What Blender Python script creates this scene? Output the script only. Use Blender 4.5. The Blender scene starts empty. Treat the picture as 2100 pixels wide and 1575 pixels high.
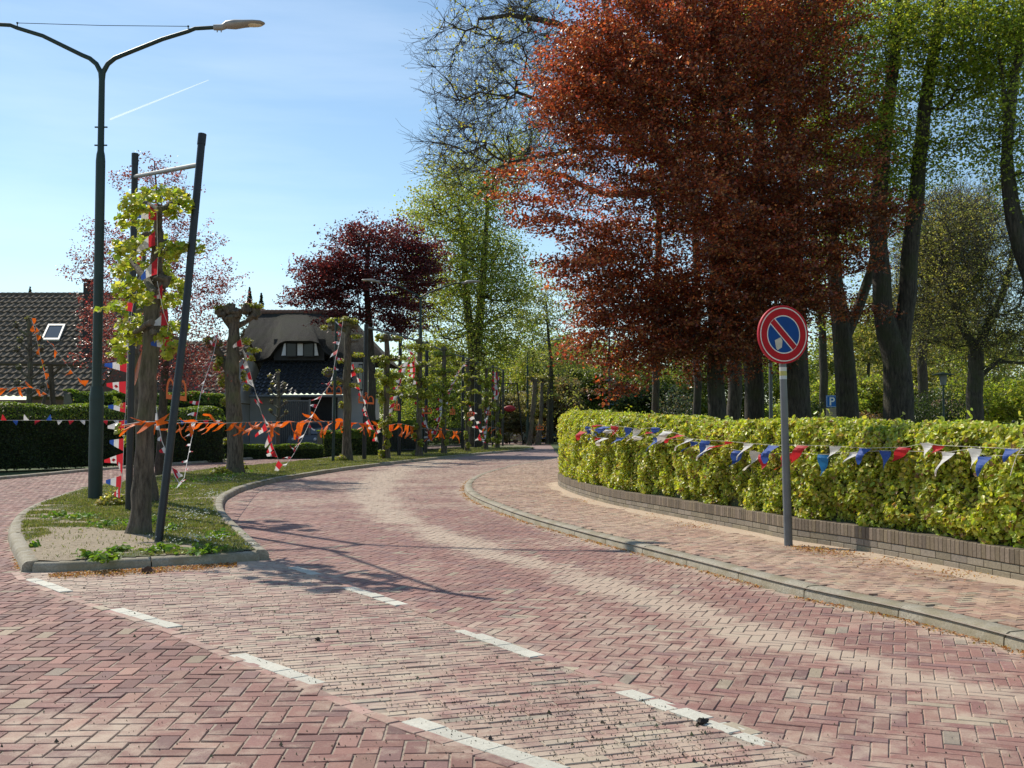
import bpy, math, random
import numpy as np
from mathutils import Vector

# ---------------------------------------------------------------- camera, sky, sun, exposure
FPX = 2200.0; CAMZ = 1.3; PITCH = math.radians(2.394)
sc = bpy.context.scene
cam_d = bpy.data.cameras.new('camera'); cam = bpy.data.objects.new('camera', cam_d)
sc.collection.objects.link(cam); sc.camera = cam
cam_d.sensor_width = 36.0; cam_d.lens = FPX / 2100 * 36.0
cam_d.clip_start = 0.05; cam_d.clip_end = 9000
cam.location = (0, 0, CAMZ); cam.rotation_euler = (math.pi / 2 + PITCH, 0, 0)
cam_d.dof.use_dof = False
sc.render.resolution_x = 1024; sc.render.resolution_y = 768
sc.view_settings.view_transform = 'Standard'; sc.view_settings.look = 'None'
sc.view_settings.gamma = 1.0; sc.view_settings.exposure = 0.08

SUN_EL = math.radians(42.0)
SUN_DIR = Vector((-0.65, 0.76, 0)).normalized()            # towards the sun, on the ground
SUN_AZ = math.atan2(SUN_DIR.x, SUN_DIR.y)                   # clockwise from +Y
world = bpy.data.worlds.new('World'); sc.world = world; world.use_nodes = True
wn = world.node_tree; wn.nodes.clear()
def wnode(t, **k):
    n = wn.nodes.new(t)
    for a, b in k.items(): setattr(n, a, b)
    return n
wout = wnode('ShaderNodeOutputWorld'); bg = wnode('ShaderNodeBackground'); bg.inputs[1].default_value = 0.13
sky = wnode('ShaderNodeTexSky', sky_type='NISHITA', sun_disc=False)
sky.sun_elevation = SUN_EL; sky.sun_rotation = SUN_AZ; sky.altitude = 0
sky.air_density = 1.0; sky.dust_density = 0.15; sky.ozone_density = 1.6
# thin cirrus veils as part of the sky
tc = wnode('ShaderNodeTexCoord'); mp = wnode('ShaderNodeMapping'); mp.inputs['Rotation'].default_value = (0.0, 0.42, 0.25)
mp.inputs['Scale'].default_value = (1.1, 2.0, 9.0)
nz = wnode('ShaderNodeTexNoise'); nz.inputs['Scale'].default_value = 1.7; nz.inputs['Detail'].default_value = 7; nz.inputs['Roughness'].default_value = .55
rp = wnode('ShaderNodeValToRGB'); rp.color_ramp.elements[0].position = .47; rp.color_ramp.elements[1].position = .80
rp.color_ramp.elements[0].color = (0, 0, 0, 1); rp.color_ramp.elements[1].color = (.20, .20, .20, 1)
mx = wnode('ShaderNodeMix', data_type='RGBA'); mx.inputs['B'].default_value = (9.0, 9.8, 10.6, 1)
L = wn.links.new
L(tc.outputs['Generated'], mp.inputs[0]); L(mp.outputs[0], nz.inputs[0]); L(nz.outputs[0], rp.inputs[0])
tn = wnode('ShaderNodeMix', data_type='RGBA', blend_type='MULTIPLY'); tn.inputs['Factor'].default_value = 1; tn.inputs['B'].default_value = (.97, 1.03, 1.0, 1); L(sky.outputs[0], tn.inputs['A'])
L(rp.outputs[0], mx.inputs['Factor']); L(tn.outputs['Result'], mx.inputs['A']); L(mx.outputs['Result'], bg.inputs[0]); L(bg.outputs[0], wout.inputs[0])
sun_d = bpy.data.lights.new('sun', 'SUN'); sun_d.energy = 4.7; sun_d.angle = math.radians(.53); sun_d.color = (1, .93, .80)
sun = bpy.data.objects.new('sun', sun_d); sc.collection.objects.link(sun)
sd = Vector((SUN_DIR.x * math.cos(SUN_EL), SUN_DIR.y * math.cos(SUN_EL), math.sin(SUN_EL)))
sun.rotation_euler = sd.to_track_quat('Z', 'Y').to_euler(); sun.location = sd * 60

# ---------------------------------------------------------------- helpers
R = random.Random(7); NR = np.random.default_rng(7)
def ray(px, py):
    dx = (px - 1050) / FPX; dy = (787.5 - py) / FPX
    return (dx, math.cos(PITCH) - math.sin(PITCH) * dy, math.sin(PITCH) + math.cos(PITCH) * dy)
def G(px, py, z=0.0):                 # ground point seen at a pixel of the photograph
    r = ray(px, py); t = (z - CAMZ) / r[2]
    return Vector((r[0] * t, r[1] * t, z))
def P(px, py, Y):                     # point at a distance
    r = ray(px, py); t = Y / r[1]
    return Vector((r[0] * t, Y, CAMZ + r[2] * t))
def pxm(Y): return FPX / Y            # pixels per metre at a distance
ORG = {}
def setp(o, label=None, cat=None, group=None, kind=None):
    if label: o['label'] = label
    if cat: o['category'] = cat
    if group: o['group'] = group
    if kind: o['kind'] = kind
    return o
def thing(name, label, cat, loc, group=None):
    o = bpy.data.objects.new(name, None); o.empty_display_size = .2
    sc.collection.objects.link(o); o.location = loc; ORG[o.name] = Vector(loc)
    return setp(o, label, cat, group)
def root_origin(o):
    while o.parent: o = o.parent
    return ORG.get(o.name, Vector((0, 0, 0)))
def link_mesh(name, me, parent=None, org=None):
    o = bpy.data.objects.new(name, me); sc.collection.objects.link(o)
    if parent is not None: o.parent = parent
    elif org is not None: o.location = org; ORG[o.name] = Vector(org)
    return o
def np_mesh(name, V, F, mat, parent=None, org=None, col=None, smooth=False, attrs=None):
    """V (n,3), F (m,k) equal sided faces; col (n,3) point colours"""
    V = np.asarray(V, np.float32); F = np.asarray(F, np.int32)
    off = np.array(root_origin(parent) if parent is not None else (org if org is not None else (0, 0, 0)), np.float32)
    me = bpy.data.meshes.new(name); k = F.shape[1]
    me.vertices.add(len(V)); me.vertices.foreach_set('co', (V - off).ravel())
    me.loops.add(F.size); me.loops.foreach_set('vertex_index', F.ravel())
    me.polygons.add(len(F)); me.polygons.foreach_set('loop_start', np.arange(0, F.size, k, dtype=np.int32))
    me.polygons.foreach_set('loop_total', np.full(len(F), k, np.int32))
    me.update(calc_edges=True); me.validate()
    me.polygons.foreach_set('use_smooth', np.full(len(me.polygons), bool(smooth)))
    if col is not None:
        a = me.attributes.new('Col', 'FLOAT_COLOR', 'POINT')
        c = np.ones((len(V), 4), np.float32); c[:, :3] = col; a.data.foreach_set('color', c.ravel())
    for nm, arr in (attrs or {}).items():
        a = me.attributes.new(nm, 'FLOAT', 'POINT'); a.data.foreach_set('value', np.asarray(arr, np.float32))
    me.materials.append(mat)
    return link_mesh(name, me, parent, org)
class MB:
    def __init__(s): s.v = []; s.f = []; s.c = []
    def add(s, vs, fs, c=(1, 1, 1)):
        n = len(s.v); s.v += [tuple(x) for x in vs]; s.f += [tuple(i + n for i in f) for f in fs]; s.c += [c] * len(vs); return s
    def tube(s, pts, rad, n=8, c=(1, 1, 1), caps=True):
        pts = [Vector(p) for p in pts]
        if not hasattr(rad, '__len__'): rad = [rad] * len(pts)
        vs = []; fs = []; ref = None
        for i, p in enumerate(pts):
            d = (pts[min(i + 1, len(pts) - 1)] - pts[max(i - 1, 0)])
            if d.length < 1e-9: d = Vector((0, 0, 1))
            d.normalize()
            if ref is None: ref = Vector((1, 0, 0)) if abs(d.x) < .8 else Vector((0, 1, 0))
            u = (ref - d * ref.dot(d)).normalized(); w = d.cross(u); ref = u
            for k in range(n):
                a = 2 * math.pi * k / n
                vs.append(p + (u * math.cos(a) + w * math.sin(a)) * rad[i])
        for i in range(len(pts) - 1):
            for k in range(n):
                fs.append((i * n + k, i * n + (k + 1) % n, (i + 1) * n + (k + 1) % n, (i + 1) * n + k))
        if caps: fs.append(tuple(range(n))[::-1]); fs.append(tuple(range((len(pts) - 1) * n, len(pts) * n)))
        return s.add(vs, fs, c)
    def box(s, c0, size, c=(1, 1, 1), rz=0.0, bev=0.0, rx=0.0):
        x, y, z = size[0] / 2, size[1] / 2, size[2] / 2; c0 = Vector(c0)
        def tr(p):
            px, py, pz = p
            py, pz = py * math.cos(rx) - pz * math.sin(rx), py * math.sin(rx) + pz * math.cos(rx)
            return Vector((px * math.cos(rz) - py * math.sin(rz), px * math.sin(rz) + py * math.cos(rz), pz)) + c0
        if bev <= 0:
            vs = [tr((a * x, b * y, d * z)) for d in (-1, 1) for b in (-1, 1) for a in (-1, 1)]
            fs = [(0, 2, 3, 1), (4, 5, 7, 6), (0, 1, 5, 4), (2, 6, 7, 3), (0, 4, 6, 2), (1, 3, 7, 5)]
            return s.add(vs, fs, c)
        vs = []
        for d, ins in ((-z, bev), (-z + bev, 0), (z - bev, 0), (z, bev)):
            for a, b in ((-1, -1), (1, -1), (1, 1), (-1, 1)):
                vs.append(tr((a * (x - ins), b * (y - ins), d)))
        fs = [(3, 2, 1, 0), (12, 13, 14, 15)]
        for i in range(3):
            for k in range(4): fs.append((i * 4 + k, i * 4 + (k + 1) % 4, i * 4 + 4 + (k + 1) % 4, i * 4 + 4 + k))
        return s.add(vs, fs, c)
    def lathe(s, base, prof, n=16, c=(1, 1, 1)):
        base = Vector(base)
        return s.tube([base + Vector((0, 0, h)) for r, h in prof], [r for r, h in prof], n, c)
    def ellipsoid(s, c0, r, n=10, m=7, c=(1, 1, 1), lump=0.0, seed=0):
        rr = random.Random(seed); c0 = Vector(c0); vs = []; fs = []
        ph = [rr.uniform(0, 6.28) for _ in range(6)]
        for j in range(m + 1):
            t = math.pi * j / m
            for k in range(n):
                a = 2 * math.pi * k / n
                q = 1 + lump * (math.sin(3 * a + ph[0] + 2 * t) * .5 + math.sin(5 * t + ph[1] + a) * .5 + rr.uniform(-.5, .5))
                vs.append(c0 + Vector((r[0] * q * math.sin(t) * math.cos(a), r[1] * q * math.sin(t) * math.sin(a), r[2] * q * math.cos(t))))
        for j in range(m):
            for k in range(n):
                fs.append((j * n + k, (j + 1) * n + k, (j + 1) * n + (k + 1) % n, j * n + (k + 1) % n))
        return s.add(vs, fs, c)
    def build(s, name, mat, parent=None, org=None, smooth=False):
        me = bpy.data.meshes.new(name)
        off = root_origin(parent) if parent is not None else (Vector(org) if org is not None else Vector((0, 0, 0)))
        me.from_pydata([tuple(Vector(v) - off) for v in s.v], [], s.f)
        if smooth:
            me.polygons.foreach_set('use_smooth', [True] * len(me.polygons))
        a = me.attributes.new('Col', 'FLOAT_COLOR', 'POINT')
        a.data.foreach_set('color', np.array([(c[0], c[1], c[2], 1) for c in s.c], np.float32).ravel())
        me.update()
        for m in (mat if isinstance(mat, (list, tuple)) else [mat]): me.materials.append(m)
        if smooth:
            try: me.set_sharp_from_angle(angle=math.radians(50))
            except Exception: pass
        return link_mesh(name, me, parent, org)

# ---------------------------------------------------------------- materials
def mat_new(name):
    m = bpy.data.materials.new(name); m.use_nodes = True; nt = m.node_tree
    b = nt.nodes['Principled BSDF']; return m, nt, b
def nn(nt, t, ins=None, **k):
    n = nt.nodes.new(t)
    for a, v in k.items(): setattr(n, a, v)
    for a, v in (ins or {}).items():
        if hasattr(v, 'is_linked') or v.__class__.__name__.startswith('NodeSocket'): nt.links.new(v, n.inputs[a])
        else: n.inputs[a].default_value = v
    return n
def noise(nt, scale, detail=4, rough=.55, vec=None):
    n = nn(nt, 'ShaderNodeTexNoise', {'Scale': scale, 'Detail': detail, 'Roughness': rough})
    if vec is None: vec = nn(nt, 'ShaderNodeTexCoord').outputs['Object']
    nt.links.new(vec, n.inputs['Vector']); return n.outputs['Fac']
def ramp(nt, fac, stops):
    n = nt.nodes.new('ShaderNodeValToRGB'); e = n.color_ramp.elements
    while len(e) < len(stops): e.new(.5)
    for i, (p, c) in enumerate(stops):
        e[i].position = p; e[i].color = (c[0], c[1], c[2], 1) if hasattr(c, '__len__') else (c, c, c, 1)
    nt.links.new(fac, n.inputs[0]); return n.outputs[0]
def mix(nt, f, a, b, bt='MIX'):
    n = nn(nt, 'ShaderNodeMix', data_type='RGBA', blend_type=bt)
    for key, v in (('Factor', f), ('A', a), ('B', b)):
        if v.__class__.__name__.startswith('NodeSocket'): nt.links.new(v, n.inputs[key])
        elif key == 'Factor': n.inputs[key].default_value = v
        else: n.inputs[key].default_value = (v[0], v[1], v[2], 1)
    return n.outputs['Result']
def bump(nt, b, h, strength=.3, dist=.02):
    n = nn(nt, 'ShaderNodeBump', {'Strength': strength, 'Distance': dist}); nt.links.new(h, n.inputs['Height'])
    nt.links.new(n.outputs[0], b.inputs['Normal'])
def attr(nt, name='Col'): return nn(nt, 'ShaderNodeAttribute', attribute_name=name)
def plain(name, col, rough=.5, metal=0.0, var=.25, scale=6.0, bmp=.1, spec=.5, usecol=False, bscale=40):
    """one coloured surface with uneven tone and slight relief"""
    m, nt, b = mat_new(name)
    f = noise(nt, scale, 6)
    k = ramp(nt, f, [(.25, 1 - var), (.75, 1 + var * .6)])
    base = attr(nt).outputs['Color'] if usecol else col
    c = mix(nt, 1.0, base, k, 'MULTIPLY')
    nt.links.new(c, b.inputs['Base Color'])
    b.inputs['Roughness'].default_value = rough; b.inputs['Metallic'].default_value = metal
    b.inputs['Specular IOR Level'].default_value = spec
    if bmp: bump(nt, b, noise(nt, bscale, 4), bmp, .01)
    return m
def leafmat(name, tint=(1, 1, 1), trans=.45, ttint=(1.3, 1.25, .6), rough=.42, spec=.5):
    m, nt, b = mat_new(name); out = nt.nodes['Material Output']
    c = mix(nt, 1.0, attr(nt).outputs['Color'], tint, 'MULTIPLY')
    nt.links.new(c, b.inputs['Base Color']); b.inputs['Roughness'].default_value = rough
    b.inputs['Specular IOR Level'].default_value = spec
    t = nn(nt, 'ShaderNodeBsdfTranslucent'); tcn = mix(nt, 1.0, c, ttint, 'MULTIPLY'); nt.links.new(tcn, t.inputs[0])
    ms = nn(nt, 'ShaderNodeMixShader', {0: trans}); nt.links.new(b.outputs[0], ms.inputs[1]); nt.links.new(t.outputs[0], ms.inputs[2])
    nt.links.new(ms.outputs[0], out.inputs[0]); return m
def barkmat(name, c1, c2, moss=None):
    m, nt, b = mat_new(name)
    tcx = nn(nt, 'ShaderNodeTexCoord').outputs['Object']
    mpn = nn(nt, 'ShaderNodeMapping', {'Scale': (9, 9, 1.6)}); nt.links.new(tcx, mpn.inputs[0])
    f = noise(nt, 2.4, 9, .72, mpn.outputs[0])
    c = ramp(nt, f, [(.38, c1), (.62, c2)])
    if moss: c = mix(nt, ramp(nt, noise(nt, 1.6, 4), [(.48, 0), (.66, .75)]), c, moss)
    nt.links.new(c, b.inputs['Base Color']); b.inputs['Roughness'].default_value = .9
    bump(nt, b, f, .9, .04); return m
M_ = {}
M_['leaf'] = leafmat('leaf_green', trans=.55)
M_['leaf_red'] = leafmat('leaf_copper', trans=.5, ttint=(1.35, .85, .6), rough=.36, spec=.6)
M_['leaf_hedge'] = leafmat('leaf_beech_hedge', trans=.42, ttint=(1.4, 1.35, .5), rough=.4, spec=.4)
M_['grass'] = leafmat('grass_blade', trans=.4, ttint=(1.2, 1.25, .5), rough=.55, spec=.3)
M_['bark'] = barkmat('bark_grey', (.028, .022, .016), (.11, .09, .068))
M_['bark_linden'] = barkmat('bark_linden', (.045, .035, .025), (.19, .155, .115), (.13, .14, .06))
M_['bark_dark'] = barkmat('bark_dark', (.020, .016, .012), (.095, .078, .06), (.055, .06, .025))
M_['twig'] = plain('twig', (.12, .10, .075), .85, bmp=0)
M_['lamp_green'] = plain('painted_green_steel', (.012, .034, .026), .5, .0, .3, 3, .04)
M_['black_steel'] = plain('black_steel', (.014, .016, .018), .42, .0, .4, 8, .15)
M_['grey_steel'] = plain('galvanised_steel', (.16, .17, .175), .6, .0, .25, 5, .05)
M_['lamp_head'] = plain('lamp_head_grey', (.33, .31, .29), .5, .1, .2, 8, .05)
M_['glass'] = plain('glass_dark', (.06, .075, .09), .06, .0, .1, 2, 0, .8)
M_['lens'] = plain('lamp_lens', (.75, .66, .5), .25, .0, .1, 9, 0)
M_['cloth'] = leafmat('flag_cloth', trans=.38, ttint=(1.1, 1.05, 1.0), rough=.6, spec=.3)
M_['string'] = plain('string', (.72, .68, .62), .8, bmp=0)
M_['paint'] = plain('painted_surface', None, .5, 0, .12, 7, .04, usecol=True)
M_['stone'] = plain('stone', None, .9, 0, .35, 9, .5, usecol=True)
# ---------------------------------------------------------------- 2-D helpers
def xy(p): return np.array([p[0], p[1]])
def in_poly(pts, poly):
    x, y = pts[:, 0], pts[:, 1]; ins = np.zeros(len(pts), bool); n = len(poly)
    for i in range(n):
        x1, y1 = poly[i]; x2, y2 = poly[(i + 1) % n]
        if y1 == y2: continue
        c = ((y1 > y) != (y2 > y)) & (x < (x2 - x1) * (y - y1) / (y2 - y1) + x1)
        ins ^= c
    return ins
def dist_line(pts, line):
    d = np.full(len(pts), 1e9)
    for i in range(len(line) - 1):
        a = np.array(line[i]); b = np.array(line[i + 1]); ab = b - a
        t = np.clip(((pts - a) @ ab) / (ab @ ab), 0, 1)
        d = np.minimum(d, np.linalg.norm(pts - (a + t[:, None] * ab), axis=1))
    return d
def smooth_path(pts, step=.25, it=2):
    pts = [np.array(p, float) for p in pts]
    for _ in range(it):                                    # Chaikin keeps the ends
        q = [pts[0]]
        for a, b in zip(pts[:-1], pts[1:]): q += [a * .75 + b * .25, a * .25 + b * .75]
        q.append(pts[-1]); pts = q
    return resample(pts, step)
def resample(pts, step):
    pts = np.array(pts, float); seg = np.linalg.norm(np.diff(pts, axis=0), axis=1); s = np.r_[0, np.cumsum(seg)]
    n = max(2, int(round(s[-1] / step)) + 1); t = np.linspace(0, s[-1], n)
    return np.stack([np.interp(t, s, pts[:, k]) for k in range(pts.shape[1])], 1)
def gp(l, z=0.0): return [xy(G(a, b, z)) for a, b in l]
_tab = NR.uniform(-1, 1, 4096)
def vn(x, y, seed=0):                                       # value noise -1..1
    xi = np.floor(x).astype(int); yi = np.floor(y).astype(int); fx = x - xi; fy = y - yi; fx = fx * fx * (3 - 2 * fx); fy = fy * fy * (3 - 2 * fy)
    h = lambda a, b2: _tab[(a * 1619 + b2 * 31337 + seed * 6971 + (a * b2) % 97) % 4096]
    return (h(xi, yi) * (1 - fx) + h(xi + 1, yi) * fx) * (1 - fy) + (h(xi, yi + 1) * (1 - fx) + h(xi + 1, yi + 1) * fx) * fy
def wav(x, y, s=1.0):
    return np.clip((vn(x * .55 * s, y * .55 * s, 1) + .6 * vn(x * 1.2 * s + 5, y * 1.2 * s, 2) + .35 * vn(x * 2.6 * s, y * 2.6 * s + 3, 3)) * .9, -1, 1)

# ---------------------------------------------------------------- lines of the place, from the photograph
KERB_R = gp([(2700, 1520), (2400, 1425), (2100, 1337), (1850, 1268), (1640, 1225), (1450, 1172), (1280, 1127), (1180, 1100), (1080, 1071), (1010, 1045), (965, 1024), (950, 1008), (957, 992), (985, 976), (1040, 961), (1090, 951), (1130, 945)]) 
KERB_R += [np.array([3.6, 50.]), np.array([5.2, 62.]), np.array([6.0, 80.]), np.array([7.5, 120.])]
ISL_L = gp([(43, 1173), (14, 1110), (17, 1088), (33, 1063), (67, 1043), (110, 1027), (167, 1008), (240, 995), (320, 982), (430, 966), (560, 955), (640, 946), (700, 938), (800, 930), (957, 918), (1010, 914.5)])
ISL_F = gp([(43, 1173), (100, 1174), (300, 1163), (467, 1154), (553, 1147)])
ISL_R = gp([(553, 1147), (520, 1118), (480, 1080), (459, 1054), (458, 1034), (467, 1023), (500, 1006), (567, 988), (620, 979), (700, 966), (800, 953), (900, 942), (1000, 931), (1070, 925), (1098, 921), (1085, 916.5), (1045, 914)])
AB = gp([(43, 1173), (60, 1190), (130, 1217), (240, 1252), (360, 1292), (490, 1346), (640, 1402), (750, 1450), (850, 1487), (1000, 1540), (1130, 1582), (1400, 1680)])
BC = gp([(553, 1147), (600, 1166), (710, 1204), (820, 1245), (945, 1293), (1100, 1350), (1275, 1416), (1430, 1474), (1590, 1530), (1750, 1585), (1950, 1660)])
WALL = gp([(2700, 1310), (2400, 1250), (2100, 1193), (1900, 1154), (1720, 1122), (1620, 1108), (1540, 1090), (1413, 1066), (1330, 1050), (1250, 1035), (1180, 1014), (1150, 1001), (1141, 990)], .1)
WALL_END = WALL[-1]
WALL += [np.array([1.35, 25.]), np.array([2.4, 29.]), np.array([4.0, 34.])]
FAR_KERB = gp([(-500, 1030), (-200, 1002), (88, 976), (190, 966), (330, 955), (460, 947)])
FAR_KERB += gp([(560, 938), (700, 929), (800, 922), (900, 915), (1000, 909), (1060, 905)])
# ---------------------------------------------------------------- ground sheets
def sheet(name, poly, z, mat, kind='structure', zb=None):
    me = bpy.data.meshes.new(name); me.from_pydata([(p[0], p[1], z) for p in poly], [], [tuple(range(len(poly)))]); me.update(); me.materials.append(mat)
    o = link_mesh(name, me); setp(o, kind=kind); return o
m, nt, b = mat_new('grass_ground')
f = noise(nt, .9, 8); c = ramp(nt, f, [(.3, (.045, .075, .018)), (.55, (.075, .11, .028)), (.75, (.13, .13, .055))]); nt.links.new(c, b.inputs['Base Color']); b.inputs['Roughness'].default_value = .95
bump(nt, b, noise(nt, 30, 4), .6, .03); M_['ground'] = m
m, nt, b = mat_new('joint_sand')
f = noise(nt, 25, 8); c = ramp(nt, f, [(.3, (.24, .19, .145)), (.7, (.46, .37, .29))]); nt.links.new(c, b.inputs['Base Color']); b.inputs['Roughness'].default_value = .95; M_['sand'] = m
S = 700
me = bpy.data.meshes.new('ground'); me.from_pydata([(-S, -20, -.1), (S, -20, -.1), (S, 1400, -.1), (-S, 1400, -.1)], [], [(0, 1, 2, 3)]); me.materials.append(M_['ground'])
setp(link_mesh('ground', me), kind='structure')
# far road surface, then bricks in front
m, nt, b = mat_new('far_paving')
f = noise(nt, 3.0, 9, .7); c = ramp(nt, f, [(.3, (.24, .15, .135)), (.7, (.36, .25, .225))]); nt.links.new(c, b.inputs['Base Color']); b.inputs['Roughness'].default_value = .9; M_['farpave'] = m
road_out = [np.array([-60., -6.]), np.array([40., -6.])] + [np.array([KERB_R[0][0] + 6, KERB_R[0][1] - 3])] + KERB_R + [np.array([-4., 120.]), np.array([-4., 80.])] + FAR_KERB[::-1] + [np.array([-60., 25.])]
sheet('road_bed', road_out, -.0055, M_['sand'])
def strip(name, left, right, z, mat):
    n = 60; a = resample(left, 1); b2 = resample(right, 1)
    a = resample(left, np.linalg.norm(np.diff(a, axis=0), axis=1).sum() / n); b2 = resample(right, np.linalg.norm(np.diff(b2, axis=0), axis=1).sum() / n)
    n = min(len(a), len(b2)); V = [(p[0], p[1], z) for p in a[:n]] + [(p[0], p[1], z) for p in b2[:n]]
    F = [(i, n + i, n + i + 1, i + 1) for i in range(n - 1)]
    o = np_mesh(name, V, F, mat); setp(o, kind='structure'); return o

# paving material: per brick colour + dust + grain
def pavemat(name, dustcol=(.54, .425, .32), grain=.28):
    m, nt, b = mat_new(name)
    col = attr(nt).outputs['Color']; du = attr(nt, 'dust').outputs['Fac']
    f1 = noise(nt, 70, 6, .7); f2 = noise(nt, 6, 8, .65)
    k = ramp(nt, f1, [(.25, 1 - grain), (.75, 1 + grain * .55)]); c = mix(nt, 1, col, k, 'MULTIPLY')
    k2 = ramp(nt, noise(nt, 1.3, 6), [(.3, .84), (.7, 1.08)]); c = mix(nt, 1, c, k2, 'MULTIPLY')
    a1 = nn(nt, 'ShaderNodeMath', operation='MULTIPLY_ADD'); nt.links.new(f2, a1.inputs[0]); a1.inputs[1].default_value = 2.4; a1.inputs[2].default_value = -1.5
    a2 = nn(nt, 'ShaderNodeMath', operation='ADD'); nt.links.new(a1.outputs[0], a2.inputs[0]); nt.links.new(du, a2.inputs[1])
    f3 = noise(nt, 160, 3, .7); a3 = nn(nt, 'ShaderNodeMath', operation='MULTIPLY_ADD'); nt.links.new(f3, a3.inputs[0]); a3.inputs[1].default_value = .95; nt.links.new(a2.outputs[0], a3.inputs[2])
    dm = ramp(nt, a3.outputs[0], [(.30, 0), (1.0, .82)])
    c = mix(nt, dm, c, dustcol); nt.links.new(c, b.inputs['Base Color'])
    b.inputs['Roughness'].default_value = .78; b.inputs['Specular IOR Level'].default_value = .35
    bump(nt, b, f1, .35, .004); return m
M_['pave'] = pavemat('brick_paving'); M_['pave_path'] = pavemat('path_paving', (.56, .42, .30))
RED = np.array([(.31, .165, .138), (.335, .185, .152), (.285, .155, .136), (.32, .19, .158), (.265, .16, .146), (.36, .22, .172), (.38, .32, .23), (.30, .26, .205), (.305, .18, .15)])
REDW = np.array([.22, .2, .16, .13, .1, .07, .045, .035, .04])
def pick_col(n, bright=1.0, pal=RED, w=REDW, var=.12):
    c = pal[NR.choice(len(pal), n, p=w / w.sum())] * NR.normal(1, var, (n, 1)).clip(.6, 1.45) * bright
    return c
def brick_mesh(name, C, ang, Ls, Ws, z, col, dustf, mat, gap=.0065, hj=.0018, tj=.006, kind='structure', near=True):
    """C centres (n,2), ang (n,), sizes; chamfered blocks"""
    n = len(C); hl = (Ls - gap) / 2 * NR.uniform(.975, 1.0, n); hw = (Ws - gap) / 2 * NR.uniform(.965, 1.0, n)
    ang = ang + NR.normal(0, .012, n); z0 = z + NR.normal(0, hj, n); tx = NR.normal(0, tj, n); ty = NR.normal(0, tj, n)
    ca, sa = np.cos(ang), np.sin(ang); V = np.zeros((n, 12, 3)); ch = .003
    corners = [(-1, -1), (1, -1), (1, 1), (-1, 1)]
    for r, (ins, dz) in enumerate(((0, -.03), (0, -ch), (ch, 0))):
        for k, (a, b2) in enumerate(corners):
            lx = a * (hl - ins); ly = b2 * (hw - ins)
            V[:, r * 4 + k, 0] = C[:, 0] + lx * ca - ly * sa; V[:, r * 4 + k, 1] = C[:, 1] + lx * sa + ly * ca
            V[:, r * 4 + k, 2] = z0 + dz + lx * tx + ly * ty
    T = [(8, 9, 10, 11)] + [(r * 4 + k, r * 4 + (k + 1) % 4, r * 4 + 4 + (k + 1) % 4, r * 4 + 4 + k) for r in (0, 1) for k in range(4)]
    F = (np.arange(n)[:, None, None] * 12 + np.array(T)[None]).reshape(-1, 4)
    V = V.reshape(-1, 3); colv = np.repeat(col, 12, 0)
    d = dustf(V[:, :2]) if dustf else np.zeros(len(V))
    d = d + np.repeat(NR.normal(0, .055, n), 12)
    o = np_mesh(name, V, F, mat, col=colv, attrs={'dust': d})
    if kind: setp(o, kind=kind)
    return o
def herring(poly, ang, w=.1, m_=2):
    poly = np.array(poly); c, s = math.cos(ang), math.sin(ang)
    q = np.stack([poly[:, 0] * c + poly[:, 1] * s, -poly[:, 0] * s + poly[:, 1] * c], 1) / w
    x0, y0 = np.floor(q.min(0)).astype(int) - 2; x1, y1 = np.ceil(q.max(0)).astype(int) + 2
    X, Y = np.meshgrid(np.arange(x0, x1), np.arange(y0, y1)); X = X.ravel(); Y = Y.ravel(); r = (X - Y) % (2 * m_)
    H = r == 0; Vv = r == 2 * m_ - 1
    cx = np.r_[X[H] + m_ / 2, X[Vv] + .5]; cy = np.r_[Y[H] + .5, Y[Vv] + m_ / 2]; an = np.r_[np.zeros(H.sum()), np.full(Vv.sum(), math.pi / 2)] + ang
    C = np.stack([(cx * c - cy * s) * w, (cx * s + cy * c) * w], 1)
    k = in_poly(C, poly) & vis(C)
    return C[k], an[k]
def running(poly, ang, L=.2, w=.066):
    poly = np.array(poly); c, s = math.cos(ang), math.sin(ang)
    q = np.stack([poly[:, 0] * c + poly[:, 1] * s, -poly[:, 0] * s + poly[:, 1] * c], 1)
    ys = np.arange(q[:, 1].min() - w, q[:, 1].max() + w, w); xs = np.arange(q[:, 0].min() - L, q[:, 0].max() + L, L)
    X, Y = np.meshgrid(xs, ys); X = X + (np.arange(len(ys)) % 2 * L / 2 + NR.normal(0, .012, len(ys)))[:, None]
    X = X.ravel(); Y = Y.ravel(); C = np.stack([X * c - Y * s, X * s + Y * c], 1)
    k = in_poly(C, poly) & vis(C); return C[k], np.full(k.sum(), ang)
def vis(C, far=46., m=2.4):
    return (C[:, 1] > 3.2) & (C[:, 1] < far) & (np.abs(C[:, 0]) < C[:, 1] * .478 + m)
SAND1 = smooth_path(gp([(900, 945), (810, 965), (755, 1000), (775, 1040), (860, 1085), (950, 1115), (1130, 1168), (1330, 1228), (1600, 1318), (1850, 1382), (2200, 1455)]), .3)
SAND2 = smooth_path(gp([(1050, 1215), (1300, 1290), (1500, 1360), (1750, 1420), (2100, 1500)]), .3)
SAND3 = smooth_path(gp([(-200, 1420), (60, 1470), (300, 1540), (500, 1640)]), .3)
KR = smooth_path(KERB_R, .3); 
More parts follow.
